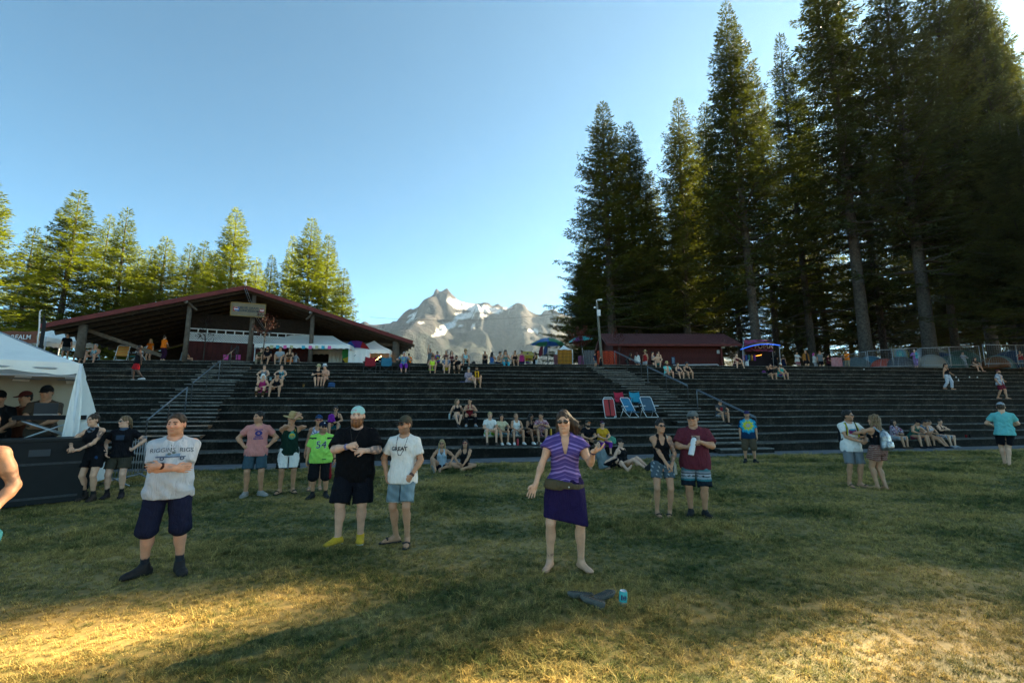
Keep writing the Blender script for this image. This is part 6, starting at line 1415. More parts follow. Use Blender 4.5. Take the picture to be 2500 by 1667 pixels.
sitter(1757, 3, 'man in grey shirt with red print sitting beside the lower handrail', 1, 1.72, 'tan', 'knees', .15, (.55, 0), top=('tee', lambda V, c: np.where(((np.abs(V[:, 0]) < .07) & (V[:, 1] < 0) & (V[:, 2] < .78) & (V[:, 2] > .62))[:, None], np.array((.24, .015, .025)), np.array((.05, .052, .055)))), bottom=('shorts', 'lgrey'), hair=('short', 'dark'), glasses=True, shoes='black')
sitter(2183, 0, 'dark haired woman in floral kimono and pale fringed skirt on the lowest terrace', 1, 1.66, 'tan', 'lap', .1, (.2, -.15), fem=1, top=('kimono', FLORAL), bottom=('lap', 'lgrey'), hair=('wavy', 'dark'), shoes='brown', turn=.1)
sitter(2228, 0, 'man in green vest and pink shorts leaning forward, sunglasses on his cap', 1, 1.78, 'tan', 'knees', .45, (.1, .45), girth=1.05, top=('tank', (.03, .10, .075)), bottom=('shorts', (.22, .04, .06)), hair=('short', 'dark'), hat=('cap', 'black'), shoes='black', spread=.2)
sitter(2247, 0, 'man in blue patterned shirt half hidden behind the green vest', 1, 1.74, 'tan', 'knees', .4, (.3, .4), top=('tee', pattern((.05, .10, .15), (.02, .03, .05), (.2, .25, .3), f=60)), bottom=('shorts', DOTS), hair=('short', 'dark'), shoes='black', back=.35)
sitter(2268, 0, 'woman in white top looking aside on the lowest terrace', 1, 1.64, 'tan', 'lap', .12, (.6, 0), fem=1, top=('crop', (.50, .44, .45)), bottom=('mini', 'black'), hair=('pony', 'brown'), shoes='black', legs={-1: ((.02, -.68, .085), (-.2, -1, .8)), 1: ((.16, -.66, .085), (.25, -1, .8))})
sitter(2298, 0, 'woman in black camisole and patterned skirt with mirrored goggles on her head', 1, 1.68, 'fair', 'clap', .05, (-.35, .1), fem=1, girth=1.04, top=('cami', 'black'), bottom=('lap', DOTS), hair=('bun', 'dark'), shoes='lgrey')
sitter(644, 9, 'person in dark vest sitting beside a tall can below the white canopy', 2, 1.66, 'fair', 'knees', .1, (0, -.1), fem=.6, top=('tank', 'grey'), bottom=('shorts', 'black'), hair=('short', 'brown'), glasses=True, shoes='black')
sitter(686, 9, 'person in blue patterned wrap with knees up below the white canopy', 2, 1.68, 'fair', 'knees', .1, (0, -.1), fem=.3, top=('tank', TEALFL), bottom=('shorts', 'black'), hair=('short', 'dark'), glasses=True, shoes='black')
sitter(641, 7, 'white haired woman in magenta vest and leopard trousers on the terrace', 2, 1.68, 'fair', 'face', .2, (.4, .1), fem=.6, top=('tank', 'magenta'), bottom=('long', pattern((.12, .06, .025), (.02, .012, .008), f=60)), hair=('bob', 'white'), shoes='black')
sitter(676, 7, 'man in black vest, black shorts and dark cap sitting on the terrace', 2, 1.78, 'tan', 'lap', .2, (.1, .1), girth=1.05, top=('tank', 'black'), bottom=('shorts', 'black'), hair=('short', 'dark'), hat=('cap', 'black'), shoes='black', spread=.2)
sitter(774, 9, 'person in black shirt and straw bucket hat sharing a snack on the terrace', 2, 1.72, 'fair', 'clap', .25, (.4, .2), top=('tee', 'black'), bottom=('shorts', 'black'), hair=('short', 'brown'), hat=('bucket', (.50, .40, .20), (.2, .15, .08)), shoes='brown', turn=.3)
sitter(794, 9, 'shirtless man in white brimmed hat sitting on the terrace', 2, 1.76, 'red', 'clap', .2, (-.3, .1), top=None, bottom=('shorts', 'black'), hair=('short', 'brown'), hat=('fedora', (.62, .62, .62), (.05, .05, .05)), shoes='brown', turn=-.3)
sitter(637, 14, 'woman in olive top and tan trousers on the top step, end of the foursome', 2, 1.66, 'fair', 'lap', .1, (.2, 0), fem=.8, top=('tee', 'olive'), bottom=('long', 'khaki'), hair=('pony', 'dark'), glasses=True)
sitter(652, 14, 'bearded man in black printed shirt on the top step below the canopy corner', 2, 1.80, 'tan', 'lap', .15, (0, 0), girth=1.1, top=('tee', 'black'), bottom=('shorts', 'black'), hair=('crop', 'dark'), beard='dark', glasses=True)
sitter(683, 14, 'man in light grey shirt sitting on the top step below the canopy', 2, 1.78, 'tan', 'lap', .12, (0, -.1), girth=1.08, top=('tee', 'lgrey'), bottom=('shorts', 'olive'), hair=('crop', 'brown'), shoes='brown')
sitter(707, 14, 'long haired woman with bare legs on the top step below the canopy', 2, 1.68, 'tan', 'lap', .12, (0, 0), fem=1, top=('cami', 'brown'), bottom=('mini', 'orange'), hair=('long', 'brown'), shoes='brown')
sitter(720, 14, 'child in grey shirt seen from behind under the canopy', 2, 1.25, 'fair', 'lap', .1, (0, 0), top=('tee', 'lgrey'), bottom=('shorts', 'navy'), hair=('short', 'dark'), turn=math.pi * .8, back=.8)
stander(1050, 850, 'man in grey vest with backpack raising one arm on the top step', 1.80, skin='tan', arms={-1: ((-.12, -.06, 1.98), (-1, .2, .3)), 1: ((.22, -.25, 1.15), (1, .4, -.4))}, top=('tank', 'grey'), bottom=('shorts', 'black'), hair=('crop', 'dark'), head=(.3, 0))
stander(1067, 857, 'man in rainbow tie dye shirt standing on the top step', 1.78, arms=FRONT, girth=1.1, top=('tee', RAINBOW), bottom=('shorts', 'navy'), hair=('short', 'dark'), hat=('cap', 'black'))
stander(1089, 855, 'man in black vest holding a cup before the mountain', 1.78, arms=CHEST, top=('tank', (.03, .03, .04)), bottom=('shorts', 'black'), hair=('short', 'dark'), head=(.4, 0))
sitter(1055, 12, 'man in neon yellow vest and pale shorts sitting below the rainbow shirt', 2, 1.76, 'tan', 'lap', .15, (0, .1), top=('tank', 'lime'), bottom=('shorts', 'lgrey'), hair=('short', 'dark'), hat=('cap', 'brown'), glasses=True, shoes='brown')
sitter(1089, 12, 'man in open patterned shirt and yellow shorts sitting on the terrace', 2, 1.78, 'fair', 'lap', .02, (0, .05), top=('open', pattern((.04, .05, .08), (.3, .32, .36), f=60)), bottom=('shorts', 'yellow'), hair=('short', 'brown'), hat=('cap', 'maroon'), glasses=True, shoes='brown')
sitter(1102, 14, 'pale long haired woman behind the open patterned shirt', 2, 1.64, 'pale', 'lap', .1, (.2, 0), fem=1, top=('cami', 'maroon'), bottom=('mini', 'black'), hair=('long', 'dark'))
sitter(1113, 12, 'man in dark shirt and trousers resting his chin on his hand', 2, 1.76, 'tan', 'face', .25, (0, .05), top=('tee', 'black'), bottom=('long', 'brown'), hair=('short', 'dark'), beard='dark', hat=('cap', 'black'), shoes='brown')
sitter(1136, 14, 'man in brown hat and white vest sitting on the top step before the mountain', 2, 1.76, 'tan', 'lap', .1, (0, 0), girth=1.05, top=('tank', pattern((.6, .62, .62), (.15, .4, .4), f=45)), bottom=('shorts', 'black'), hair=('short', 'brown'), hat=('bucket', (.30, .20, .09), (.12, .08, .04)), shoes='brown', spread=.18)
stander(1184, 856, 'person in black vest standing with hands clasped, third before the mountain', 1.74, arms=FRONT, top=('tank', 'black'), bottom=('shorts', 'black'), hair=('short', 'dark'), head=(.4, 0), girth=1.1)
sitter(1201, 14, 'dark haired woman seen from behind beside a shirtless man', 2, 1.62, 'tan', 'lap', .0, (.3, 0), fem=1, top=('cami', 'blue'), bottom=('mini', 'denim'), hair=('long', 'dark'), turn=2.6, back=.6)
sitter(1214, 14, 'shirtless man in blue shorts leaning forward in profile', 2, 1.74, 'tan', 'knees', .3, (0, .2), bottom=('shorts', 'navy'), hair=('crop', 'dark'), turn=1.3, back=.5)
sitter(1233, 14, 'man in dark brimmed hat and turquoise leggings on the top step', 2, 1.74, 'tan', 'clap', .15, (0, .1), top=('tank', TEALFL), bottom=('long', (.03, .30, .40)), hair=('wavy', 'brown'), hat=('bucket', (.03, .03, .03), (.1, .1, .1)))
sitter(1256, 14, 'man in dark vest and cap with clasped hands on the top step', 2, 1.74, 'tan', 'lap', .25, (0, .15), top=('tank', 'black'), bottom=('shorts', 'olive'), hair=('short', 'dark'), hat=('cap', 'brown'), shoes='brown')
stander(1274, 855, 'man in magenta vest and dark cap standing behind the top step', 1.80, arms=SIDES, girth=1.1, top=('tank', 'magenta'), bottom=('shorts', 'navy'), hair=('short', 'dark'), hat=('cap', 'black'))
stander(1289, 860, 'person in rainbow shirt in profile beside the magenta vest', 1.70, rz=1.0, arms=FRONT, top=('tee', RAINBOW), bottom=('shorts', 'grey'), hair=('short', 'dark'))
stander(1306, 858, 'long haired woman in black dress in profile beside the green umbrella', 1.68, rz=-1.2, fem=1, arms=FRONT, top=('tank', 'black'), bottom=('dress', 'black'), hair=('long', 'dark'))
sitter(1144, 9, 'woman in pale beanie sitting with knees drawn aside on the dark terrace', 2, 1.66, 'fair', 'lap', .0, (0, .1), fem=.9, top=('long', (.30, .22, .24)), bottom=('mini', 'khaki'), hair=('long', 'brown'), hat=('beanie', (.35, .33, .28)), legs={-1: ((.25, -.50, .35), (.6, -.5, .6)), 1: ((.30, -.62, .25), (.6, -.5, .6))})
f = sitter(1163, 9, 'man in black shirt with a long yellow scarf on the dark terrace', 2, 1.76, 'tan', 'lap', .1, (0, .05), top=('tee', 'black'), bottom=('shorts', 'khaki'), hair=('short', 'dark'), hat=('cap', 'brown'), beard='dark')
f.blob('scarf', lambda q: [q.cap(f.neck + V3(-.07, -.06, -.02), f.P + V3(-.07, -.20, .10), .05, .045, .02), q.cap(f.neck + V3(.07, -.06, -.02), f.P + V3(.10, -.22, .0), .05, .045, .02), q.cap(f.P + V3(.10, -.22, .0), f.P + V3(.16, -.38, -.20), .045, .04, .02), q.ell(f.neck + V3(0, 0, -.01), (.10, .09, .05), None, .02)], (.60, .30, .015), lo=f.P + V3(-.25, -.5, -.35), hi=f.P + V3(.3, .2, .7))
stander(1453, 861, 'man in dark shirt and grey shorts at the top of the shed stairway', 1.76, rz=.8, arms=SIDES, top=('tee', 'navy'), bottom=('shorts', 'grey'), hair=('short', 'dark'), k=13)
stander(1467, 868, 'woman in long black dress at the top of the shed stairway', 1.68, rz=.5, fem=1, arms=SIDES, top=('tank', 'black'), bottom=('dress', 'black'), hair=('pony', 'brown'), k=13)
stander(1531, 872, 'person in black bending beside the orange tapestry', 1.66, rz=1.2, lean=.6, arms=FRONT, top=('tee', 'black'), bottom=('long', 'black'), hair=('long', 'brown'))
stander(1556, 868, 'long haired woman in white shirt and denim shorts by the shed wall', 1.66, rz=2.4, fem=1, arms=SIDES, top=('long', 'white'), bottom=('mini', 'denim'), hair=('long', 'red'))
stander(1576, 861, 'man in straw hat and red vest walking past the shed', 1.80, rz=-1.0, arms=SIDES, girth=1.1, top=('tank', 'red'), bottom=('shorts', 'lgrey'), hair=('short', 'brown'), hat=('straw', (.5, .38, .18), (.1, .05, .03)))
stander(1594, 863, 'woman in pale crop top by the shed, behind the teal skirt', 1.70, rz=1.0, fem=1, arms=FRONT, skin='fair', top=('crop', 'lgrey'), bottom=('mini', 'black'), hair=('bun', 'dark'))
stander(1609, 861, 'woman in black one piece by the shed with reddish hair', 1.72, rz=-.6, fem=1, arms=SIDES, skin='fair', top=('cami', 'black'), bottom=('mini', 'black'), hair=('bun', 'red'))
sitter(1606, 14, 'shirtless person in teal skirt sitting on the top step before the shed', 2, 1.72, 'fair', 'knees', .2, (.3, .1), top=None, bottom=('lap', 'teal'), hair=('short', 'dark'), turn=-.5)
sitter(1629, 11, 'man in straw hat and open aqua shirt sitting below the shed', 2, 1.76, 'red', 'lap', .0, (0, .05), top=('open', 'aqua'), bottom=('shorts', 'khaki'), hair=('wavy', 'brown'), hat=('straw', (.5, .36, .16), (.3, .2, .1)), beard='brown')
sitter(1655, 11, 'woman in dark swimsuit sitting between the aqua shirt and the black vest', 2, 1.66, 'fair', 'lap', .1, (0, -.1), fem=1, top=('cami', 'navy'), bottom=('mini', 'navy'), hair=('pony', 'brown'), shoes='brown')
sitter(1676, 11, 'man in black vest and cap sitting third in the row below the shed', 2, 1.78, 'tan', 'lap', .15, (.4, 0), top=('tank', 'black'), bottom=('shorts', 'khaki'), hair=('short', 'dark'), hat=('cap', (.06, .06, .07)), glasses=True, shoes='khaki')
sitter(1797, 14, 'man in black vest sitting with legs apart beside the shed corner', 2, 1.78, 'fair', 'knees', .2, (0, -.1), top=('tank', 'maroon'), bottom=('shorts', 'black'), hair=('short', 'brown'), spread=.30)
sitter(1881, 11, 'woman in black top raising her hands to her face on the terrace', 2, 1.70, 'tan', {-1: ((-.12, -.18, 1.0), (-1, 0, -.2)), 1: ((.12, -.22, 1.0), (1, 0, -.2))}, .15, (-.2, 0), fem=1, top=('tank', 'black'), bottom=('mini', 'khaki'), hair=('pony', 'dark'), shoes='brown', turn=-.2)
sitter(1906, 11, 'bearded man in turquoise vest and white cap sitting on the terrace', 2, 1.78, 'tan', 'lap', .12, (-.1, 0), girth=1.1, top=('tank', (.03, .30, .26)), bottom=('shorts', 'purple'), hair=('short', 'dark'), beard='dark', hat=('cap', 'white', (.1, .1, .1), True), shoes='brown')
stander(1850, 874, 'person crouching under the vendor awning', 1.6, rz=1.4, lean=.8, arms=FRONT, top=('tee', 'lgrey'), bottom=('shorts', 'khaki'), hair=('short', 'brown'))
stander(1892, 858, 'person in dark shirt standing before the vendor awning', 1.74, rz=2.5, arms=FRONT, top=('tee', 'black'), bottom=('long', 'black'), hair=('long', 'dark'))
stander(1913, 867, 'woman in wide sun hat seen from behind by the vendor stall', 1.66, rz=2.8, fem=1, arms=SIDES, top=('tank', 'navy'), bottom=('skirt', 'navy'), hair=('short', 'brown'), hat=('straw', (.5, .42, .28), (.2, .15, .1)))
stander(1947, 857, 'man in white shirt and red striped shorts before the giant firs', 1.80, rz=.3, arms=CHEST, top=('tee', 'white'), bottom=('shorts', bands((.6, (.28, .02, .03)), (.66, (.5, .5, .5)), (.7, (.28, .02, .03)))), hair=('short', 'dark'), hat=('cap', 'black'))
stander(1968, 853, 'man in orange jacket over a black shirt before the giant firs', 1.80, arms=SIDES, top=('long', lambda V, c: np.where(((np.abs(V[:, 0]) < .09) & (V[:, 1] < 0))[:, None], np.array((.015, .015, .018)), np.array((.25, .10, .02)))), bottom=('shorts', 'black'), hair=('short', 'dark'))
stander(1989, 861, 'person with pink hair in white before the giant firs', 1.66, rz=.6, fem=1, arms=FRONT, top=('long', 'white'), bottom=('long', 'lgrey'), hair=('bob', (.55, .06, .25)))
stander(2003, 856, 'man in grey shirt and black shorts before the giant firs', 1.78, arms=SIDES, top=('tee', 'grey'), bottom=('shorts', 'black'), hair=('short', 'ginger'), girth=1.1)
stander(2023, 864, 'person in maroon shirt turning towards the spiral tapestry', 1.70, rz=.7, arms=FRONT, top=('tee', 'maroon'), bottom=('shorts', 'black'), hair=('short', 'dark'))
stander(2056, 866, 'person in black shirt carrying something beside the orange shirt', 1.68, rz=1.3, arms=FRONT, top=('tee', 'black'), bottom=('shorts', 'lgrey'), hair=('short', 'dark'))
stander(2069, 854, 'woman in bright orange shirt with a bun walking by the wire fence', 1.72, rz=-1.2, fem=.8, arms=FRONT, top=('hivis', 'orange'), bottom=('long', 'khaki'), hair=('bun', 'brown'))
stander(2238, 852, 'person in turquoise top and purple leggings running along the top step', 1.80, rz=-.9, k=14, fem=.6, lean=.2, arms=CHEST, skin='fair', top=('long', lambda V, c: np.where((V[:, 0] > .02)[:, None], np.array((.05, .32, .36)), np.array((.25, .10, .30)))), bottom=('long', pattern((.25, .14, .36), (.08, .03, .15), (.4, .3, .5), f=60)), hair=('crop', 'grey'), legs={-1: ((-.12, .25, .12), (0, -1, 0)), 1: ((.10, -.25, .085), (0, -1, 0))})
stander(2353, 858, 'person in white top and patterned trousers standing by the fence', 1.74, arms=CHEST, top=('long', lambda V, c: np.where((np.abs(V[:, 2] - 1.27) < .03)[:, None] & (V[:, 1] < 0)[:, None], np.array((.10, .03, .10)), np.array((.36, .36, .38)))), bottom=('long', DOTS), hair=('short', 'brown'), hat=('visor', (.4, .2, .1)))
sitter(2376, 14, 'man in brown sitting on the top step below the wire fence', 2, 1.78, 'fair', 'knees', .3, (0, .2), top=('tee', 'brown'), bottom=('shorts', 'black'), hair=('wavy', 'brown'), spread=.25)
stander(2496, 856, 'person in red vest at the picture edge holding the fence', 1.74, rz=-1.2, k=14, fem=.6, arms={-1: ((-.1, -.5, 1.2), (-1, .2, -.5)), 1: ((.1, -.5, 1.15), (1, .2, -.5))}, skin='fair', top=('tank', 'red'), bottom=('long', 'denim'), hair=('short', 'blond'))
stander(2317, 886, 'woman in black camisole and white trousers stepping down the terrace', k=8, lod=1, fem=1, arms={-1: ((-.26, .05, .86), (-.5, .8, 0)), 1: ((.34, -.12, 1.0), (.6, .6, -.3))}, legs={-1: ((-.02, .25, .14), (0, -1, 0)), 1: ((.10, -.12, .085), (0, -1, 0))}, rz=.3, top=('cami', 'black'), bottom=('long', pattern((.5, .52, .56), (.40, .42, .46), f=50)), hair=('pony', 'dark'), group='people walking on the terraces')
stander(2447, 901, 'bearded man in open white shirt and red shorts stepping down the terrace', k=6, lod=1, arms={-1: ((-.24, -.05, .90), (-.8, .5, 0)), 1: ((.30, -.10, 1.05), (.8, .4, -.3))}, legs={-1: ((-.02, .18, .10), (0, -1, 0)), 1: ((.06, -.18, .085), (0, -1, 0))}, rz=.35, top=('open', pattern((.42, .44, .47), (.2, .22, .26), f=40)), bottom=('shorts', (.13, .014, .025)), hair=('short', 'dark'), beard='dark', hat=('bandana', 'maroon', (.1, .01, .01)), group='people walking on the terraces')
stander(331, 842, 'man in black vest and red shorts walking up the terrace in white socks', k=9, lod=1, skin='dark', arms={-1: ((-.24, -.10, .86), (-.5, .8, 0)), 1: ((.22, .12, .88), (.5, .8, 0))}, legs={-1: ((-.06, -.10, .085), (0, -1, 0)), 1: ((.08, .28, .16), (0, -1, 0))}, rz=-.9, top=('tank', 'black'), bottom=('shorts', (.42, .015, .02)), hair=('short', 'dark'), shoes=(.5, .5, .5), group='people walking on the terraces')
stander(157, 813, 'man in black shirt and grey shorts by the end post of the pavilion', 1.80, rz=.8, arms=SIDES, top=('tee', 'black'), bottom=('shorts', 'grey'), hair=('short', 'dark'), k=14)
sitter(200, 14, 'woman in black top with turquoise sunglasses on the top step', 2, 1.66, 'tan', 'lap', .1, (0, 0), fem=1, top=('crop', 'black'), bottom=('mini', 'black'), hair=('pony', 'brown'), glasses=True)
sitter(231, 14, 'grey haired man in floral vest on the top step beside the beach chair', 2, 1.80, 'red', 'knees', .1, (0, 0), girth=1.12, belly=.4, top=('tank', pattern((.05, .25, .28), (.5, .5, .5), (.02, .03, .05), f=60)), bottom=('shorts', 'black'), hair=('crop', 'grey'), spread=.2)
def vest_belt(f): f.blob('vest_belt', lambda q: q.loft(f.P, f.Rt, [(.04, 0, 0, .20, .15), (.075, 0, 0, .20, .15)], 0), (.05, .02, .01), lo=f.P + V3(-.25, -.2, 0), hi=f.P + V3(.25, .2, .12))
f = stander(365, 826, 'woman in orange steward vest and denim shorts facing the lawn', 1.66, skin='fair', fem=1, arms=SIDES, top=('hivis', 'orange'), bottom=('mini', 'denim'), hair=('long', 'blond'), glasses=True); vest_belt(f)
f = stander(396, 818, 'person in orange steward vest and purple trousers seen from behind', 1.74, k=14, rz=2.8, skin='fair', fem=.4, arms=FRONT, top=('hivis', 'orange'), bottom=('long', (.03, .010, .03)), hair=('bun', 'brown')); vest_belt(f)
sitter(446, 14, 'man in grey shirt sitting with his back turned below the pavilion post', 2, 1.74, 'tan', 'lap', .1, (0, 0), top=('tee', 'grey'), bottom=('shorts', 'navy'), hair=('short', 'dark'), turn=2.4, back=.6)
stander(901, 859, 'man in black printed shirt standing behind the red camp chair', 1.74, arms=SIDES, girth=1.15, top=('tee', lambda V, c: np.where(((np.abs(V[:, 0]) < .09) & (np.abs(V[:, 2] - 1.2) < .08) & (V[:, 1] < 0))[:, None], np.array((.30, .33, .32)), np.array((.012, .012, .014)))), bottom=('shorts', 'black'), hair=('crop', 'dark'))
sitter(998, 14, 'child in orange shirt seen from behind beyond the camp chairs', 2, 1.3, 'fair', 'lap', .0, (0, 0), top=('tee', 'orange'), bottom=('shorts', 'navy'), hair=('short', 'dark'), turn=2.8, back=.7)
# == BUILDINGS, TENTS, FURNITURE
M_red = mat('red_paint', (.10, .018, .014), .7, var=.25, scale=3, bump=.15)
M_redwall = mat('dark_red_boards', (.055, .011, .009), .85, var=.35, scale=2.5, bump=.2)
M_fascia = mat('red_fascia', (.13, .020, .016), .6, var=.2, scale=4)
M_roofred = mat('red_metal_roof', (.115, .040, .038), .42, var=.2, scale=2, metal=.0, spec=.5)
M_wood = mat('weathered_wood', (.085, .062, .043), .9, col2=(.17, .13, .095), scale=6, bump=.4)
M_rafter = mat('dark_rafter', (.055, .040, .028), .9, var=.35, scale=5)
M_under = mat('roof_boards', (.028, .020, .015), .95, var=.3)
M_log = mat('log_post', (.07, .054, .040), .9, col2=(.14, .112, .085), scale=5, bump=.5)
M_white = mat('white_paint', (.66, .66, .66), .6, var=.06, scale=5)
M_grey = mat('grey_metal', (.30, .31, .32), .45, var=.15, scale=10, metal=.6)
M_black = mat('black_fabric', (.008, .008, .009), .8, var=.3, scale=6)
def vinyl(name, col, tr=.35):
 m = mat(name, col, .5, var=.05, scale=2.5, spec=.3, bump=.12, bscale=6); N, L = m.node_tree.nodes, m.node_tree.links
 b = N['Principled BSDF']; t = N.new('ShaderNodeBsdfTranslucent'); t.inputs['Color'].default_value = (*col, 1); x = N.new('ShaderNodeMixShader'); x.inputs[0].default_value = tr
 L.new(b.outputs[0], x.inputs[1]); L.new(t.outputs[0], x.inputs[2]); L.new(x.outputs[0], N['Material Output'].inputs['Surface']); return m
M_vinyl = vinyl('white_vinyl', (.90, .87, .81), .18); M_cream = vinyl('cream_vinyl', (.38, .31, .22), .12)
def flat_text(name, txt, size, m, parent, loc, rot, depth=.004, sx=1.0, bold=0.0):
 V, F = text_mesh(txt, size, bold); me = bpy.data.meshes.new(name); me.from_pydata([(x * sx, 0, z) for x, z in V], [], F); me.materials.append(m); me.update()
 return link_mesh(name, me, parent, loc, rot)
# -- concession pavilion
PAX = Vector((-.3875, .9219)); PLA = Vector((.9219, .3875))           # axis (away) and lateral
G0 = on_step(608, 14, .55)[0]; GZ = G0.z
def gable(px, py, back=0.0):
 """lateral coordinate and height where a photo point meets the gable plane 'back' metres behind the front"""
 d = ray(px, py); o = Vector((G0.x + PAX.x * back, G0.y + PAX.y * back)); t = o.dot(PAX) / (d.x * PAX.x + d.y * PAX.y)
 q = Vector((0, 0, CAM_H)) + d * t; return (Vector((q.x, q.y)) - o).dot(PLA), q.z - GZ
PROT = math.atan2(PLA.y, PLA.x)
pav = empty('concession_pavilion', (G0.x, G0.y, GZ), PROT)             # local: x lateral, y away, z up
tag(pav, 'big open pavilion with red edged gable roof on log posts', 'pavilion')
(sa, za), (sl, zl_), (sr, zr_) = gable(603, 706), gable(112, 800), gable(1004, 838)
DEP = 13.0; F0 = -.55
def slope(x): return za + (zl_ - za) * (x - sa) / (sl - sa) if x < sa else za + (zr_ - za) * (x - sa) / (sr - sa)
for nm, xe in (('roof', sl), ('roof', sr)):
 ze = slope(xe); m = MB(); a, b = (xe, sa) if xe < sa else (sa, xe); za_, zb_ = slope(a), slope(b)
 m.quad((a, F0, za_), (b, F0, zb_), (b, DEP, zb_), (a, DEP, za_), .05)
 ro = m.build('roof', [M_under], pav)
 for i in range(44):                                               # standing ribs of the metal sheet on top
  pass
 m = MB(); m.quad((a, F0 - .02, za_ + .05), (b, F0 - .02, zb_ + .05), (b, DEP, zb_ + .05), (a, DEP, za_ + .05), .035); m.build('roof_sheet', M_roofred, ro)
 m = MB(); m.bar((a, F0 - .04, za_ - .03), (b, F0 - .04, zb_ - .03), .05, .24, up=(0, 0, 1)); m.build('fascia', M_fascia, ro)
 for j in range(11):
  y = F0 + .35 + j * 1.15; m = MB(); m.bar((a, y, za_ - .15), (b + (.0 if xe < sa else .18), y, slope(b) - .15 - (0 if xe < sa else .05)), .09, .20); m.build('rafter', M_rafter, ro)
 for j in range(1, 8):
  x = lerp(sa, xe, j / 8.0); m = MB(); m.bar((x, F0 + .1, slope(x) - .075), (x, DEP - .1, slope(x) - .075), .05, .05); m.build('purlin', M_rafter, ro)
for i, px in enumerate((192, 450, 608, 757, 966)):
 x = gable(px, 870)[0]; r = (.20, .13, .13, .13, .24)[i]; m = MB(); top = slope(x) - .22
 m.tube([(x, .05, -.1), (x + .01, .05, top * .5), (x, .05, top)], [r * 1.05, r, r * .95], 12); m.build('log_post', M_log, pav)
 if i in (1, 3):
  m = MB(); m.bar((x, -.25, top - .02), (x + .35 * (1 if i == 1 else -1), .05, top - .35), .10, .10); m.build('bracket', M_log, pav)
  m = MB(); m.lathe([(.0, -.14), (.07, -.13), (.11, .0), (.09, .04), (0, .05)], 10, (x - .12, -.38, top + .04), Matrix.Rotation(R(100), 4, 'X')); m.build('floodlight', M_grey, pav)
for xx in (sl + 1.3, sr - 1.0):
 m = MB(); m.bar((xx, 1.2, slope(xx) - .3), (xx * .55, 1.2, .25 if xx < 0 else 1.6), .14, .2); m.build('brace', M_wood, pav)
WB = 2.2
xl, ztl = gable(462, 802, WB); xr, ztr = gable(757, 826, WB); _, zlb = gable(462, 834, WB)
zt = ztl; zb = zlb; zt = (ztl + gable(757, 818, WB)[1]) / 2; zb = zt - .80 * .95
n = 26
for i in range(n):
 a = lerp(xl, xr, i / n); b = lerp(xl, xr, (i + 1) / n) - .012; m = MB(); m.box(a, WB, -.05, b, WB + .06, zb); m.build('wall_board', M_redwall, pav)
lat = MB()
zl2 = zb + .02; zh2 = zt - .26
def clipbar(x0, z0, x1, z1): lat.bar((x0, WB - .02, z0), (x1, WB - .02, z1), .05, .012, up=(0, 1, 0))
H2 = zh2 - zl2; st = .135
x = xl - H2
while x < xr:
 for sg in (1, -1):
  a0, a1 = (x, x + H2) if sg > 0 else (x + H2, x)
  z0, z1 = zl2, zh2
  lo_, hi_ = max(min(a0, a1), xl), min(max(a0, a1), xr)
  if hi_ - lo_ > .03:
   t0 = (lo_ - a0) / (a1 - a0); t1 = (hi_ - a0) / (a1 - a0); clipbar(lo_, z0 + (z1 - z0) * t0, hi_, z0 + (z1 - z0) * t1)
 x += st
o = lat.build('lattice', M_white, pav); tag(o, kind='stuff')
for z in (zt, zh2, zl2):
 m = MB(); m.bar((xl, WB - .05, z), (xr, WB - .05, z), .04, .06); m.build('white_rail', M_white, pav)
for i in range(15):
 xx = lerp(xl, xr, i / 14); m = MB(); m.bar((xx, WB - .05, zh2 + .03), (xx, WB - .05, zt - .03), .06, .04); m.build('white_baluster', M_white, pav)
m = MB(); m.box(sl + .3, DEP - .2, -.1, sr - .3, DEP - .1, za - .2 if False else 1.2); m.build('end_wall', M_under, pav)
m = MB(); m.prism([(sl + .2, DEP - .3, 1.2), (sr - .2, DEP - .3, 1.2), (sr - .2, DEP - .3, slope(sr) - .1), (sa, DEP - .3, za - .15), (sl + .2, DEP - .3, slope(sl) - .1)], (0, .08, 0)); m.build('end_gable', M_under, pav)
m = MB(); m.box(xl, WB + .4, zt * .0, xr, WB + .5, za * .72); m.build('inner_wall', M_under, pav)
m = MB(); m.lathe([(0, 0), (.05, .0), (.06, .10), (.03, .2), (.045, .26), (0, .3)], 10, (sa, F0 - .1, za + .06)); m.build('insulator', M_white, pav)
for dx, (px, py) in ((-.05, (652, 812)), (.05, (660, 818))):
 xe, ze = gable(px, py, .6); m = MB(); pts = [(lerp(sa + dx, xe, t), lerp(F0 - .12, .6, t), lerp(za - .1, ze, t) - .35 * math.sin(math.pi * t)) for t in np.linspace(0, 1, 9)]
 m.tube(pts, .008, 5); m.build('cable', M_grey, pav)
(s0, z0), (s1, z1) = gable(561, 770, -.65), gable(650, 743, -.65)
gl = lambda x, y, z: (Vector((G0.x, G0.y)) + PLA * x + PAX * y).to_3d() + Vector((0, 0, GZ + z))
sg = empty('hanging_sign', gl((s0 + s1) / 2, -.66, (z0 + z1) / 2), PROT); tag(sg, 'cream sign lettered BLUE GRASS CONCESSIONS hanging under the pavilion ridge', 'sign')
w, h = s1 - s0, z1 - z0
M_signcream = mat('sign_cream', (.17, .135, .085), .7, var=.15, scale=4); M_gold = mat('sign_gold', (.24, .14, .03), .6); M_ink = mat('sign_ink', (.03, .04, .05), .7); M_logo_r = mat('logo_red', (.26, .03, .025), .6); M_logo_b = mat('logo_blue', (.03, .07, .20), .6)
m = MB(); m.box(-w/2, 0, -h/2, w/2, .05, h/2); m.build('board', M_signcream, sg)
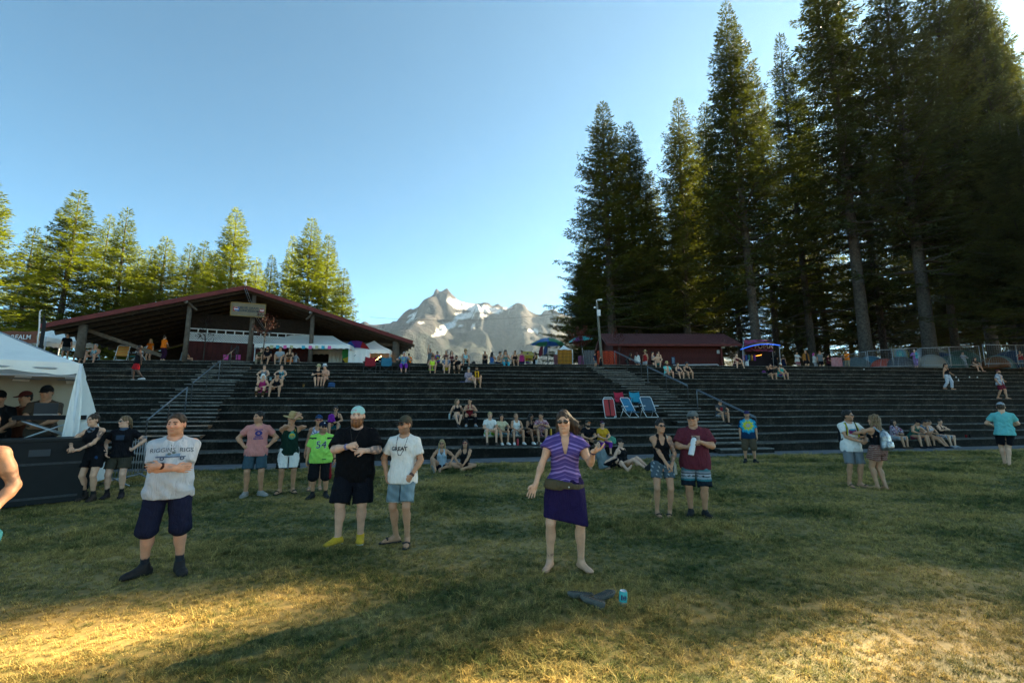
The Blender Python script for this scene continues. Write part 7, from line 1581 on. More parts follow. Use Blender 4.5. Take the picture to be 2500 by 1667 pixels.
for (a, b, c, d) in ((-w/2, -h/2, w/2, -h/2 + .04), (-w/2, h/2 - .04, w/2, h/2), (-w/2, -h/2 + .04, -w/2 + .04, h/2 - .04), (w/2 - .04, -h/2 + .04, w/2, h/2 - .04)):
 m = MB(); m.box(a, -.02, b, c, -.002, d); m.build('sign_frame', M_gold, sg)
flat_text('lettering', 'BLUE GRASS', .17, M_ink, sg, (.05, -.006, .105), (0, 0, 0), sx=1.05, bold=.004); flat_text('lettering', 'CONCESSIONS', .19, M_ink, sg, (.07, -.006, -.07), (0, 0, 0), sx=.92, bold=.007)
lx = -w/2 + .30; q = .16
m = MB(); m.box(lx - q, -.008, -q * .8, lx - q * .33, -.003, q * .8); m.build('logo_panel', M_logo_r, sg); m = MB(); m.box(lx + q * .33, -.008, -q * .8, lx + q, -.003, q * .8); m.build('logo_panel', M_logo_b, sg)
m = MB(); m.lathe([(0, 0), (q * .72, 0), (q * .72, .004), (0, .004)], 20, (lx, -.010, 0), Matrix.Rotation(R(90), 4, 'X')); m.build('logo_disc', M_white, sg)
m = MB(); m.prism([(lx + q*.66*math.cos(t), -.016, q*.66*math.sin(t)) for t in np.linspace(.25, math.pi - .25, 9)], (0, .003, 0)); m.build('logo_panel', M_logo_r, sg); m = MB(); m.prism([(lx + q*.66*math.cos(t), -.016, q*.66*math.sin(t)) for t in np.linspace(math.pi + .25, 2*math.pi - .25, 9)], (0, .003, 0)); m.build('logo_panel', M_logo_b, sg)
rx = w/2 - .20; m = MB(); m.box(rx - .12, -.008, -.11, rx + .12, -.003, .11); m.build('logo_panel', M_logo_r, sg); flat_text('lettering', '7UP', .13, M_white, sg, (rx, -.012, 0), (0, 0, 0), bold=.004)
# -- saplings with dark leaves
M_dleaf = leaf_mat('dark_leaf', (.018, .010, .012), (.05, .018, .016), .25); M_rleaf = leaf_mat('red_leaf', (.05, .012, .010), (.14, .03, .02), .35)
def sapling(base, h, spread, mleaf, label, n=420, seed=0):
 rs = np.random.RandomState(seed); root = empty('small_tree', base); tag(root, label, 'tree', 'small dark leaved trees'); tr = MB(); tr.tube([(0, 0, -.1), (.03, 0, h * .4), (0, .03, h * .8)], [.035, .028, .012], 6); P = []
 for i in range(11):
  z = h * rs.uniform(.42, .9); a = rs.rand() * 6.28; L = spread * rs.uniform(.6, 1.1); e = np.array([math.cos(a) * L, math.sin(a) * L, z + L * .7]); tr.tube([(0, 0, z), tuple(e)], [.014, .004], 4); P += [np.array([0, 0, z]) * (1 - t) + e * t + rs.randn(3) * .09 for t in rs.uniform(.3, 1.05, n // 11)]
 tr.build('trunk', M_bark, root)
 P = np.array(P); k = len(P); D = rs.randn(k, 3); D /= np.linalg.norm(D, axis=1)[:, None]; S = np.cross(D, rs.randn(k, 3)); S /= np.linalg.norm(S, axis=1)[:, None]; l = rs.uniform(.07, .13, (k, 1))
 V = np.stack([P, P + D*l*.5 + S*l*.3, P + D*l, P + D*l*.5 - S*l*.3], 1).reshape(-1, 3); link_mesh('crown', np_mesh('crown', V, np.arange(4*k).reshape(k, 4), mleaf), root)
sapling(up_at(498, 27.2), 2.6, .8, M_dleaf, 'thin dark leaved sapling before the white lattice', 160, 1)
sapling(up_at(643, 25.9), 2.7, .75, M_dleaf, 'dark leaved sapling at the canopy corner before the lattice', 420, 2)
sapling(up_at(1420, 33.0), 2.9, 1.0, M_rleaf, 'bushy dark red tree beside the yellow tapestry', 900, 3)
sapling(up_at(1512, 36.0), 3.2, .7, M_rleaf, 'thin dark red tree before the shed roof', 300, 4)
# -- canopies
def canopy(px0, px1, Y, eave_row, ridge_row, depth, label, wallsides=(), ridge=True, rz=0.0, name='canopy', legs=True, mroof=None, val=.28):
 a = at_y(px0, eave_row, Y); b = at_y(px1, eave_row, Y); zg = up_z((a.x + b.x) / 2, Y); zE = (a.z + b.z) / 2 - zg; W = (b.x - a.x); c = (a + b) / 2; zP = at_y((px0 + px1) / 2, ridge_row, Y + depth / 2).z - zg
 root = empty(name, (c.x, Y, zg), rz); tag(root, label, 'canopy', 'white canopies'); mr = mroof or M_vinyl
 w = W / 2; r = w * .46 if ridge else .02; m = MB(); nU = 8
 A = [(-w, 0, zE), (w, 0, zE), (w, depth, zE), (-w, depth, zE)]; T0, T1 = (-r, depth / 2, zP), (r, depth / 2, zP)
 def sag(p, q, n=6, s=.06): return [Vector(p).lerp(Vector(q), t) - Vector((0, 0, s * math.sin(math.pi * t))) for t in np.linspace(0, 1, n)]
 def patch(p0, p1, q0, q1):
  L = sag(p0, q0); Rr = sag(p1, q1); vs = L + Rr; n_ = len(L); m.add(vs, [(i, n_ + i, n_ + i + 1, i + 1) for i in range(n_ - 1)], True)
 patch(A[0], A[1], T0, T1); patch(A[1], A[2], T1, T1); patch(A[2], A[3], T1, T0); patch(A[3], A[0], T0, T0); m.build('roof', mr, root)
 m = MB()
 for p, q in ((A[0], A[1]), (A[1], A[2]), (A[2], A[3]), (A[3], A[0])):
  p = Vector(p); q = Vector(q); nseg = max(4, int((q - p).length / .35)); vs = []
  for i in range(nseg * 4 + 1):
   t = i / (nseg * 4); u = p.lerp(q, t); vs += [u + Vector((0, 0, .0)), u - Vector((0, 0, val - .05 * abs(math.sin(math.pi * t * nseg)) ))]
  m.add(vs, [(2*i, 2*i + 2, 2*i + 3, 2*i + 1) for i in range(nseg * 4)])
 m.build('valance', mr, root)
 if legs:
  for p in A:
   m = MB(); m.bar((p[0] * .985, p[1] + (.04 if p[1] == 0 else -.04), 0), (p[0] * .985, p[1] + (.04 if p[1] == 0 else -.04), zE), .045, .045); m.build('leg', M_white, root)
 for sd, t0, t1 in wallsides:
  p, q = {'back': (A[3], A[2]), 'left': (A[0], A[3]), 'right': (A[1], A[2]), 'front': (A[0], A[1])}[sd]; p = Vector(p).lerp(Vector(q), t0) if t0 else Vector(p); q = Vector({'back': A[2], 'left': A[3], 'right': A[2], 'front': A[1]}[sd]); q = Vector({'back': A[3], 'left': A[0], 'right': A[1], 'front': A[0]}[sd]).lerp(q, t1); m = MB(); vs = []; n_ = 24
  nd = Vector((q - p).cross(Vector((0, 0, 1)))).normalized()
  for i in range(n_ + 1):
   t = i / n_; u = p.lerp(q, t) + nd * .03 * math.sin(t * 26); vs += [Vector((u.x, u.y, zE - .05)), Vector((u.x, u.y, .02)) + nd * .03 * math.sin(t * 31 + 1)]
  m.add(vs, [(2*i, 2*i + 2, 2*i + 3, 2*i + 1) for i in range(n_)], True); m.build('side_wall', M_vinyl, root)
 return root, W, zE
YC = on_step(740, 14, 1.1)[0].y
cA, WA, zA = canopy(627, 851, YC, 840, 819, 3.2, 'long white canopy hung with coloured papers before the pavilion', (('back', .62, .78), ('back', 0, .12)), rz=.10)
cB, WB2, zB = canopy(853, 952, YC + 1.2, 853, 832, 2.6, 'small pointed white canopy with string lights under the eave', (('front', 0, .52), ('left', 0, 1)), ridge=False, rz=.10)
M_bulb = mat('warm_bulb', (1, .6, .2), .5, emit=((1.0, .55, .18), 4.0))
lights = empty('string_lights', cB.location, .10); tag(lights, 'string of warm bulbs inside the small pointed canopy', 'lights')
m = MB(); pts = [(lerp(-.2, WB2/2 - .1, t), .35, zB - .34 - .30 * abs(math.sin(t * 5.2))) for t in np.linspace(0, 1, 14)]; m.tube(pts, .006, 4); m.build('cord', M_black, lights)
bm_ = MB(); bm_.lathe([(0, -.03), (.02, -.022), (.026, 0), (.018, .022), (0, .03)], 8); bme = None
for i, p_ in enumerate(pts[1:-1]):
 if bme is None: o = bm_.build('bulb', M_bulb, lights, (p_[0], p_[1], p_[2] - .04)); bme = o.data
 else: link_mesh('bulb', bme, lights, (p_[0], p_[1], p_[2] - .04))
cols = [('cream', (.50, .46, .26)), ('blue', (.06, .38, .50)), ('pink', (.70, .13, .32)), ('cream', (.50, .46, .26)), ('blue', (.06, .38, .50)), ('pink', (.70, .13, .32)), ('cream', (.50, .46, .26)), ('blue', (.06, .38, .50)), ('pink', (.70, .13, .32))]
ordn = ['first', 'second', 'third', 'fourth', 'fifth', 'sixth', 'seventh', 'eighth', 'ninth']
for i, ((nm, c), px) in enumerate(zip(cols, (668, 682, 699, 714, 742, 758, 773, 788, 803))):
 rt = .10; t = (px - 627) / 224.0; x = (t - .5) * WA; q = cA.location + Vector((x * math.cos(rt) + .06 * math.sin(rt), x * math.sin(rt) - .06 * math.cos(rt), zA - .20))
 m = MB(); vs = [(-.095, 0, -.11), (.095, .01, -.10), (.095, 0, .10), (-.095, 0, .11)]; m.prism(vs, (0, .004, 0)); o = m.build('paper_square', mat('paper_' + nm, c, .9), None, q, (rnd.uniform(-.15, .15), rnd.uniform(-.1, .1), rt)); tag(o, '%s paper square, %s from the pavilion post along the canopy edge' % (nm, ordn[i]), 'paper', 'papers along the canopy edge')
for px, lab in ((551, 'pink paper poster on the red wall, nearer the sapling'), (581, 'pink paper poster on the red wall, beside the ladder frame')):
 x, z = gable(px, 872, WB - .03); m = MB(); m.box(-.14, 0, -.16, .14, .008, .16); o = m.build('pink_poster', mat('poster_pink', (.62, .09, .30), .9, var=.1), None, gl(x, WB - .03, z), (0, 0, PROT)); tag(o, lab, 'poster')
x, z = gable(566, 885, 1.2); lf = empty('ladder', gl(x, 1.2, 0), PROT); tag(lf, 'small dark step ladder before the red wall between pink posters', 'ladder')
for sx in (-.17, .17): m = MB(); m.bar((sx, 0, 0), (sx * .8, .3, 1.15), .04, .03); m.build('stile', M_raild, lf)
for i in range(4): m = MB(); m.bar((-.15, .07 * i + .06, .25 * i + .2), (.15, .07 * i + .06, .25 * i + .2), .08, .025); m.build('rung', M_raild, lf)
# -- umbrellas
def umbrella(loc, r, hpole, cols, label, tilt=(0, 0, 0), n=8, drop=.32, open_down=True):
 root = empty('umbrella', loc); root.rotation_euler = tilt; tag(root, label, 'umbrella', 'sun umbrellas')
 m = MB(); m.tube([(0, 0, 0), (0, 0, hpole)], .022, 8); m.build('pole', M_grey, root)
 for i in range(n):
  a0, a1 = 2*math.pi*i/n, 2*math.pi*(i+1)/n; vs = []; K = 5
  for k in range(K + 1):
   t = k / K; rr = r * t; z = hpole - drop * t ** 1.7
   for q in (0, .5, 1): a = a0 + (a1 - a0) * q; s_ = .03 * r * t * (q == .5); vs.append((rr * math.cos(a) * (1 - s_), rr * math.sin(a) * (1 - s_), z - s_))
  m = MB(); m.add(vs, [(k*3 + q, k*3 + q + 1, k*3 + q + 4, k*3 + q + 3) for k in range(K) for q in (0, 1)], True); c = cols[i % len(cols)]
  m.build('panel', vinyl('umb_%.2f_%.2f_%.2f' % c, c, .35), root)
 return root
RB = [(.45, .02, .02), (.60, .17, .01), (.60, .42, .02), (.04, .26, .07), (.02, .09, .35), (.16, .03, .25)]
q = up_at(840, YC + .5); umbrella(q + Vector((.55, .3, .55)), .95, .85, RB, 'rainbow umbrella lying open under the long white canopy', (R(-70), R(25), .2), drop=.35)
q = up_at(1338, 32.0); umbrella(q, 1.25, 2.05, [(.05, .22, .10), (.04, .14, .38)], 'green and blue umbrella above the top step before the wood', drop=.42)
q = up_at(1428, 34.0); umbrella(q, .95, 2.5, [(.05, .36, .36), (.05, .36, .36), (.22, .04, .16)], 'turquoise umbrella beside the lamp pole', (R(6), R(-8), 0), drop=.36)
cC, _, _ = canopy(1262, 1312, 37.0, 867, 858, 2.2, 'small yellow and turquoise canopy behind the magenta vest', ridge=True, mroof=vinyl('yellow_turq', (.55, .36, .03), .35))
canopy(1362, 1398, 36.0, 853, 843, 2.2, 'little white canopy above the yellow tapestry', ridge=False)
# -- tapestries and cloths hung on the upper edge
def cloth_panel(px0, px1, r0, r1, Y, m_, name, label, cat='tapestry', waves=4, amp=.05):
 a = at_y(px0, r0, Y); b = at_y(px1, r1, Y); w = b.x - a.x; h = a.z - b.z; root = link_mesh(name, bpy.data.meshes.new(name), None, ((a.x + b.x)/2, Y, b.z)); V = []; nx, nz = 24, 8
 for j in range(nz + 1):
  for i in range(nx + 1):
   t = i / nx; u = j / nz; V.append((-w/2 + w * t, amp * math.sin(t * waves * 6.28) * (1 - u * .6), h * u - (.03 * math.sin(math.pi * t * 2) ** 2 if j == nz else 0)))
 n1 = nx + 1; F = [(j*n1 + i, j*n1 + i + 1, (j+1)*n1 + i + 1, (j+1)*n1 + i) for j in range(nz) for i in range(nx)]
 me = root.data; me.from_pydata(V, [], F); me.materials.append(m_); me.polygons.foreach_set('use_smooth', [True] * len(F)); me.update(); tag(root, label, cat); return root
def band_cloth(name, c1, c2, scale, kind='bands', dist=2.0):
 m = mat(name, c1, .9); N, L = m.node_tree.nodes, m.node_tree.links; b = N['Principled BSDF']; tc = N.new('ShaderNodeTexCoord')
 w = N.new('ShaderNodeTexWave'); w.wave_type = 'BANDS' if kind == 'bands' else 'RINGS'; w.inputs['Scale'].default_value = scale; w.inputs['Distortion'].default_value = dist
 if kind == 'bands': w.bands_direction = 'Z'
 else: w.rings_direction = 'SPHERICAL'
 mp = N.new('ShaderNodeMapping'); mp.inputs['Location'].default_value = (0, 0, -.55 if kind != 'bands' else 0); L.new(tc.outputs['Object'], mp.inputs[0]); L.new(mp.outputs[0], w.inputs['Vector'])
 rp = N.new('ShaderNodeValToRGB'); rp.color_ramp.elements[0].color = (*c1, 1); rp.color_ramp.elements[1].color = (*c2, 1); rp.color_ramp.elements[0].position = .35; rp.color_ramp.elements[1].position = .65
 L.new(w.outputs['Fac'], rp.inputs['Fac']); L.new(rp.outputs['Color'], b.inputs['Base Color']); return m
cloth_panel(1361, 1397, 853, 897, 33.5, band_cloth('yellow_cloth', (.50, .22, .015), (.12, .05, .02), 3.0), 'yellow_tapestry', 'yellow and brown patterned tapestry hung beside the dark red tree')
cloth_panel(1457, 1506, 856, 900, on_step(1480, 14, .5)[0].y, band_cloth('orange_cloth', (.36, .045, .012), (.20, .02, .012), 2.2, 'rings', 3), 'orange_tapestry', 'orange red tapestry hung at the top of the shed stairway')
cloth_panel(1425, 1452, 854, 900, 35.0, band_cloth('grey_cloth', (.02, .02, .02), (.20, .20, .21), 5, 'rings', 4), 'black_tapestry', 'black and grey tapestry between the red tree and the stairs')
cloth_panel(2028, 2058, 872, 897, 37.5, band_cloth('spiral_cloth', (.30, .02, .03), (.42, .30, .30), 5.5, 'rings', 1.0), 'spiral_tapestry', 'red and white spiral tapestry beside the orange shirt')
cloth_panel(1352, 1362, 865, 900, 34.5, mat('hang_cloth', (.25, .10, .12), .9, var=.5, scale=7), 'hanging_clothes', 'rack of hanging coloured clothes below the green and blue umbrella', 'clothes')
cloth_panel(1411, 1426, 868, 900, 34.8, mat('hang_cloth2', (.10, .09, .16), .9, col2=(.3, .05, .12), scale=6), 'hanging_clothes', 'rack of bright clothes below the turquoise umbrella', 'clothes')
def mandala():
 m = mat('mandala', (.01, .01, .012), .8); N, L = m.node_tree.nodes, m.node_tree.links; b = N['Principled BSDF']; tc = N.new('ShaderNodeTexCoord')
 mp = N.new('ShaderNodeMapping'); mp.inputs['Location'].default_value = (0, 0, -.95); L.new(tc.outputs['Object'], mp.inputs[0])
 ln = N.new('ShaderNodeVectorMath'); ln.operation = 'LENGTH'; L.new(mp.outputs[0], ln.inputs[0])
 w = N.new('ShaderNodeTexWave'); w.wave_type = 'RINGS'; w.rings_direction = 'SPHERICAL'; w.inputs['Scale'].default_value = 2.6; w.inputs['Distortion'].default_value = 3; w.inputs['Detail'].default_value = 3; L.new(mp.outputs[0], w.inputs['Vector'])
 rp = N.new('ShaderNodeValToRGB'); cr = rp.color_ramp; cr.elements[0].color = (.30, .32, .14, 1); cr.elements[1].position = .85; cr.elements[1].color = (.008, .008, .01, 1)
 for p_, c in ((.25, (.05, .30, .30)), (.45, (.02, .05, .14)), (.58, (.08, .30, .25)), (.66, (.16, .03, .14)), (.72, (.18, .16, .02))): e = cr.elements.new(p_); e.color = (*c, 1)
 ad = N.new('ShaderNodeMath'); ad.operation = 'MULTIPLY_ADD'; ad.inputs[1].default_value = .25; L.new(w.outputs['Fac'], ad.inputs[0]); L.new(ln.outputs['Value'], ad.inputs[2])
 L.new(ad.outputs[0], rp.inputs['Fac']); L.new(rp.outputs['Color'], b.inputs['Base Color']); return m
cloth_panel(2166, 2232, 850, 892, 38.5, mandala(), 'mandala_tapestry', 'dark tapestry with a round coloured mandala behind the wire fence', amp=.02)
for px, r0, c, lab in ((1321, 830, (.10, .012, .02), 'dark red flag on a thin pole above the umbrella'), (1332, 826, (.02, .045, .11), 'dark blue flag on a taller pole above the umbrella')):
 p = at_y(px + 4, r0, 36.0); zg = up_z(p.x, 36.0); fl = empty('flag', (p.x, 36.0, zg)); tag(fl, lab, 'flag', 'flags above the top step'); m = MB(); m.tube([(0, 0, 0), (0, 0, p.z - zg)], .018, 6); m.build('pole', M_raild, fl)
 h = p.z - zg; m = MB(); vs = []
 for i in range(7): t = i / 6; vs += [(-.45 * t * (1 - .3*t), .06 * math.sin(t * 5), h - .25 - .65 * t), (-.30 * t, .05 * math.sin(t * 5 + 1), h - 1.15 - .25 * t)]
 m.add([(0, 0, h), (0, 0, h - 1.0)] + vs[2:], [(2*i, 2*i + 2, 2*i + 3, 2*i + 1) for i in range(6)], True); m.build('cloth', mat('flag_%.3f' % c[0], c, .9), fl)
# -- small red shed
YS = 38.5
e0, e1 = at_y(1482, 841, YS), at_y(1812, 837, YS); zg = up_z(e0.x, YS) - .05; shed = empty('red_shed', ((e0.x + e1.x) / 2, YS, zg), math.atan2(.2, 12)); tag(shed, 'long low dark red shed with ribbed metal roof above the terraces', 'shed')
W = e1.x - e0.x; zE = (e0.z + e1.z) / 2 - zg; r0 = at_y(1620, 815, YS + 2.6); zR = r0.z - zg; w = W / 2; D2 = 2.6
m = MB(); m.quad((-w, 0, zE), (w, 0, zE), (w - .15, D2, zR), (-w - .0, D2, zR), .05); ro = m.build('roof', M_roofred, shed)
m = MB(); m.quad((w, 2*D2, zE), (-w, 2*D2, zE), (-w, D2, zR), (w - .15, D2, zR), .05); m.build('roof', M_roofred, shed)
rib = None; nr = 46
for i in range(nr):
 x = -w + .1 + (W - .35) * i / (nr - 1)
 if rib is None: m = MB(); m.bar((0, .02, zE + .022), (0, D2, zR + .022), .035, .045); o = m.build('roof_rib', M_roofred, ro, (x, 0, 0)); rib = o.data
 else: link_mesh('roof_rib', rib, ro, (x, 0, 0))
m = MB(); m.box(-w, -.03, zE - .20, w, .02, zE - .02); m.build('fascia', M_red, ro)
m = MB(); m.bar((-w - .02, 0, zE - .08), (-w - .02, D2, zR - .08), .04, .2); m.build('fascia', M_red, ro); m = MB(); m.bar((-w - .02, D2, zR - .08), (-w - .02, 2*D2, zE - .08), .04, .2); m.build('fascia', M_red, ro)
wy = .75; nb = 40; x0w, x1w = -w + .7, w - 1.6; brd = None
for i in range(nb):
 a = lerp(x0w, x1w, i / nb); ww = (x1w - x0w) / nb - .012
 if brd is None: m = MB(); m.box(0, wy, 0, ww, wy + .05, zE + .12); o = m.build('wall_board', M_redwall, shed, (a, 0, 0)); brd = o.data
 else: link_mesh('wall_board', brd, shed, (a, 0, 0))
for xx in (x0w, x1w): m = MB(); m.box(xx - .04, wy + .06, 0, xx + .04, 2*D2 - .5, zE + .1); m.build('side_wall', M_redwall, shed)
m = MB(); m.prism([(x0w - .02, wy, zE), (x0w - .02, 2*D2 - .5, zE), (x0w - .02, D2, zR - .1)], (.05, 0, 0)); m.build('gable_boards', M_redwall, shed)
m = MB(); m.box(x1w + .0, wy - .25, 0, x1w + .12, wy - .02, zE - .05); m.build('corner_post', M_red, shed)
m = MB(); m.box(x1w - .25, wy - .06, zE - .75, x1w - .02, wy - .01, zE - .45); m.build('notice', mat('notice_pale', (.38, .42, .42), .8, var=.2, scale=10), shed)
m = MB(); m.lathe([(0, -.05), (.14, -.05), (.17, .02), (.12, .09), (0, .1)], 12, (x1w + .22, wy - .2, zE - .25)); m.build('wall_lamp', M_white, shed)
pi = empty('wash_trough', shed.matrix_basis @ Vector((0, 0, 0)), shed.rotation_euler.z); tag(pi, 'long pale pipe trough on legs along the shed wall', 'trough')
xa, xb = lerp(x0w, x1w, .54), lerp(x0w, x1w, .955); zz = zE * .30
m = MB(); m.tube([(xa, wy - .35, zz), (xb - .1, wy - .35, zz + .06), (xb, wy - .35, zz + .05), (xb + .08, wy - .35, zz - .05), (xb + .08, wy - .35, zz - .16)], .05, 10); m.build('pipe', mat('pale_pipe', (.42, .40, .40), .5), pi)
for i in range(6): xx = lerp(xa + .5, xb - .3, i / 5); m = MB(); m.bar((xx, wy - .35, 0), (xx, wy - .35, zz - .03), .035, .035); m.build('leg', M_white, pi)
x_, z_ = lerp(x0w, x1w, .555), zE * .47; m = MB(); m.box(-.14, -.02, -.30, .14, .0, .30); po = m.build('notice_board', mat('notice_blue', (.03, .07, .13), .7), None, shed.location + Vector((x_, wy - .03 + x_ * .0166, z_)), (0, 0, shed.rotation_euler.z)); tag(po, 'small dark blue notice board on the shed wall', 'notice board')
for i in range(6): m = MB(); m.box(-.10, -.028, .20 - i * .08, .06 + .04 * (i % 2), -.022, .23 - i * .08); m.build('notice_line', mat('notice_pale', (.38, .42, .42), .8), po)
# -- lamp pole with wires
p0 = at_y(1457, 736, 31.0); zg = up_z(p0.x, 31.0); lp = empty('lamp_pole', (p0.x + .0, 31.0, zg)); tag(lp, 'tall pale timber lamp pole with a white box beside the small shed', 'lamp pole'); H = p0.z - zg
m = MB(); m.tube([(.25, 0, -.2), (.12, 0, H * .5), (0, 0, H - .1)], [.10, .085, .07], 10); m.build('pole', mat('grey_pole', (.15, .14, .11), .9, var=.25, scale=6), lp)
m = MB(); m.tube([(0, 0, H - .12), (-.02, 0, H + .06), (.10, 0, H + .13), (.22, 0, H + .12)], .035, 6); m.box(.12, -.09, H + .06, .36, .09, H + .16); m.build('lamp_head', M_white, lp)
m = MB(); m.box(-.02, -.20, H - 1.05, .20, -.1, H - .62); m.build('white_box', M_white, lp); m = MB(); m.lathe([(0, 0), (.07, .0), (.09, .1), (0, .14)], 8, (-.16, -.05, H - .5)); m.build('insulator', M_white, lp)
def wire(a, b, sagd, label, parent=None):
 a = Vector(a); b = Vector(b); m = MB(); m.tube([a.lerp(b, t) - Vector((0, 0, sagd * 4 * t * (1 - t))) for t in np.linspace(0, 1, 14)], .010, 4, False); o = m.build('overhead_wire', M_black); tag(o, label, 'wire'); return o
top = Vector((p0.x - .1, 31, p0.z - .5)); wire(top, gl(sr - 2.5, 3, slope(sr) + 2.2), .5, 'thin overhead wire crossing before the mountain to the lamp pole'); wire(top, at_y(1560, 818, 41), .4, 'thin wire from the lamp pole down to the shed ridge'); wire(top + Vector((0, 0, -.2)), at_y(1530, 818, 41), .4, 'second thin wire from the lamp pole to the shed'); wire(top, at_y(1405, 778, 33), .1, 'short wire from the lamp pole into the firs')
# -- vendor stall with glowing edge and banner
YV = 37.0
vs_ = empty('vendor_stall', up_at(1850, YV)); tag(vs_, 'dark vendor stall with blue edged awning and clothes inside', 'stall'); o0 = vs_.location
def loc(px, row, Y): return at_y(px, row, Y) - o0
m = MB(); a, b, c, d = loc(1808, 853, YV), loc(1905, 843, YV), loc(1890, 838, YV + 2.4), loc(1822, 841, YV + 2.4); pts_ = []
n_ = 8; vs2 = [a.lerp(b, t) + Vector((0, 0, .25 * math.sin(math.pi * t))) for t in np.linspace(0, 1, n_)] + [d.lerp(c, t) + Vector((0, 0, .3 * math.sin(math.pi * t))) for t in np.linspace(0, 1, n_)]
m.add(vs2, [(i, i + 1, n_ + i + 1, n_ + i) for i in range(n_ - 1)], True); m.build('awning', M_black, vs_)
M_glow = mat('blue_tube', (.02, .08, .35), .4, emit=((.02, .16, 1.0), .12))
m = MB(); m.tube(vs2[:n_], .035, 6); m.build('light_tube', M_glow, vs_)
for px in (1812, 1902): q1 = loc(px, 845, YV + .1); m = MB(); m.bar((q1.x, q1.y, 0), q1, .04, .04); m.build('leg', M_grey, vs_)
m = MB(); q0, q1 = loc(1822, 856, YV + 2.3), loc(1892, 905, YV + 2.3); m.box(q0.x, q0.y, -.02, q1.x, q0.y + .05, q0.z); m.build('back_cloth', mat('stall_back', (.012, .008, .010), .9), vs_)
for i, c in enumerate(((.20, .03, .10), (.03, .05, .20), (.03, .12, .10), (.25, .10, .02), (.10, .02, .16))):
 q0 = loc(1814 + i * 7, 866, YV + .9); m = MB(); m.loft = None; m.lathe([(.05, -.5), (.09, -.45), (.10, -.1), (.05, 0)], 8, (q0.x, q0.y, q0.z)); m.build('hanging_garment', mat('garment_%d' % i, c, .9, var=.5, scale=9), vs_)
q0 = loc(1845, 869, YV + 1.2); m = MB(); m.bar((q0.x, q0.y, q0.z), (q0.x + .5, q0.y, q0.z + .10), .04, .03); m.build('light_tube', mat('orange_tube', (.6, .2, .02), .4, emit=((1.0, .28, .03), .8)), vs_)
m = MB(); q0, q1 = loc(1826, 872, YV + .2), loc(1832, 900, YV); m.box(q0.x, q0.y, q1.z * 0, q1.x, q0.y + .05, q0.z - .2); m.build('price_card', M_white, vs_)
bn = cloth_panel(1815, 1888, 829, 858, YV + 1.6, None, 'vendor_banner', 'dark purple and pink banner above the vendor awning', 'banner', amp=.02)
def banner_mat():
 m = mat('banner_print', (.03, .01, .03), .7); N, L = m.node_tree.nodes, m.node_tree.links; b = N['Principled BSDF']; tc = N.new('ShaderNodeTexCoord'); mp = N.new('ShaderNodeMapping'); mp.inputs['Rotation'].default_value = (0, R(28), 0); L.new(tc.outputs['Object'], mp.inputs[0])
 n1 = N.new('ShaderNodeTexNoise'); n1.inputs['Scale'].default_value = 1.6; n1.inputs['Detail'].default_value = 4; n1.inputs['Distortion'].default_value = 1.5; mp.inputs['Scale'].default_value = (.5, 1, 2.2); L.new(mp.outputs[0], n1.inputs['Vector'])
 rp = N.new('ShaderNodeValToRGB'); cr = rp.color_ramp; cr.elements[0].position = .38; cr.elements[0].color = (.012, .006, .014, 1); cr.elements[1].position = .72; cr.elements[1].color = (.55, .14, .22, 1)
 for p_, c in ((.48, (.07, .012, .04)), (.56, (.22, .03, .08)), (.63, (.10, .06, .22))): e = cr.elements.new(p_); e.color = (*c, 1)
 L.new(n1.outputs['Fac'], rp.inputs['Fac']); L.new(rp.outputs['Color'], b.inputs['Base Color']); return m
bn.data.materials.clear(); bn.data.materials.append(banner_mat())
flat_text('lettering', 'PUMA', .52, M_white, bn, (.42, -.05, .42), (0, 0, 0), sx=1.15)
m = MB(); m.tube([(-1.25, .06, -2.0), (-1.25, .06, 1.0), (1.2, .06, 1.0), (1.2, .06, -2.0)], .03, 6); m.build('banner_frame', M_grey, bn)
# -- wire fence panels
def fence_panel(pa, pb, ra, rb, Ya, Yb, label):
 a = at_y(pa, ra, Ya); b = at_y(pb, rb, Yb); za_, zb_ = up_z(a.x, Ya), up_z(b.x, Yb); o_ = Vector((a.x, Ya, za_)); root = empty('fence_panel', o_); tag(root, label, 'fence', 'wire fence panels'); d = Vector((b.x, Yb, zb_)) - o_; ha, hb = a.z - za_, b.z - zb_
 for p_, q_ in (((0, 0, 0), (0, 0, ha)), ((0, 0, ha), d + Vector((0, 0, hb))), (d, d + Vector((0, 0, hb))), ((0, 0, .12), d + Vector((0, 0, .12))), (d * .5, d * .5 + Vector((0, 0, (ha + hb) / 2)))):
  m = MB(); m.tube([p_, q_], .024, 6); m.build('tube', M_grey, root)
 m = MB(); L_ = d.length; n = int(L_ / .16)
 for i in range(n + 1): t = i / n; m.tube([d * t + Vector((0, 0, .1)), d * t + Vector((0, 0, lerp(ha, hb, t)))], .0035, 3, False)
 for j in range(1, 11): t = j / 11; m.tube([Vector((0, 0, ha * t)), d + Vector((0, 0, hb * t))], .0035, 3, False)
 o = m.build('wire_mesh', M_grey, root); tag(o, kind='stuff')
fence_panel(2032, 2113, 872, 858, 40.5, 36.5, 'receding wire fence panel behind the orange shirt')
fence_panel(2117, 2239, 857, 849, 36.3, 35.0, 'wire fence panel in front of the mandala tapestry')
fence_panel(2243, 2389, 850, 844, 35.0, 35.0, 'wire fence panel behind the seated man in brown')
fence_panel(2398, 2560, 841, 844, 34.2, 34.0, 'wire fence panel running out at the picture edge')
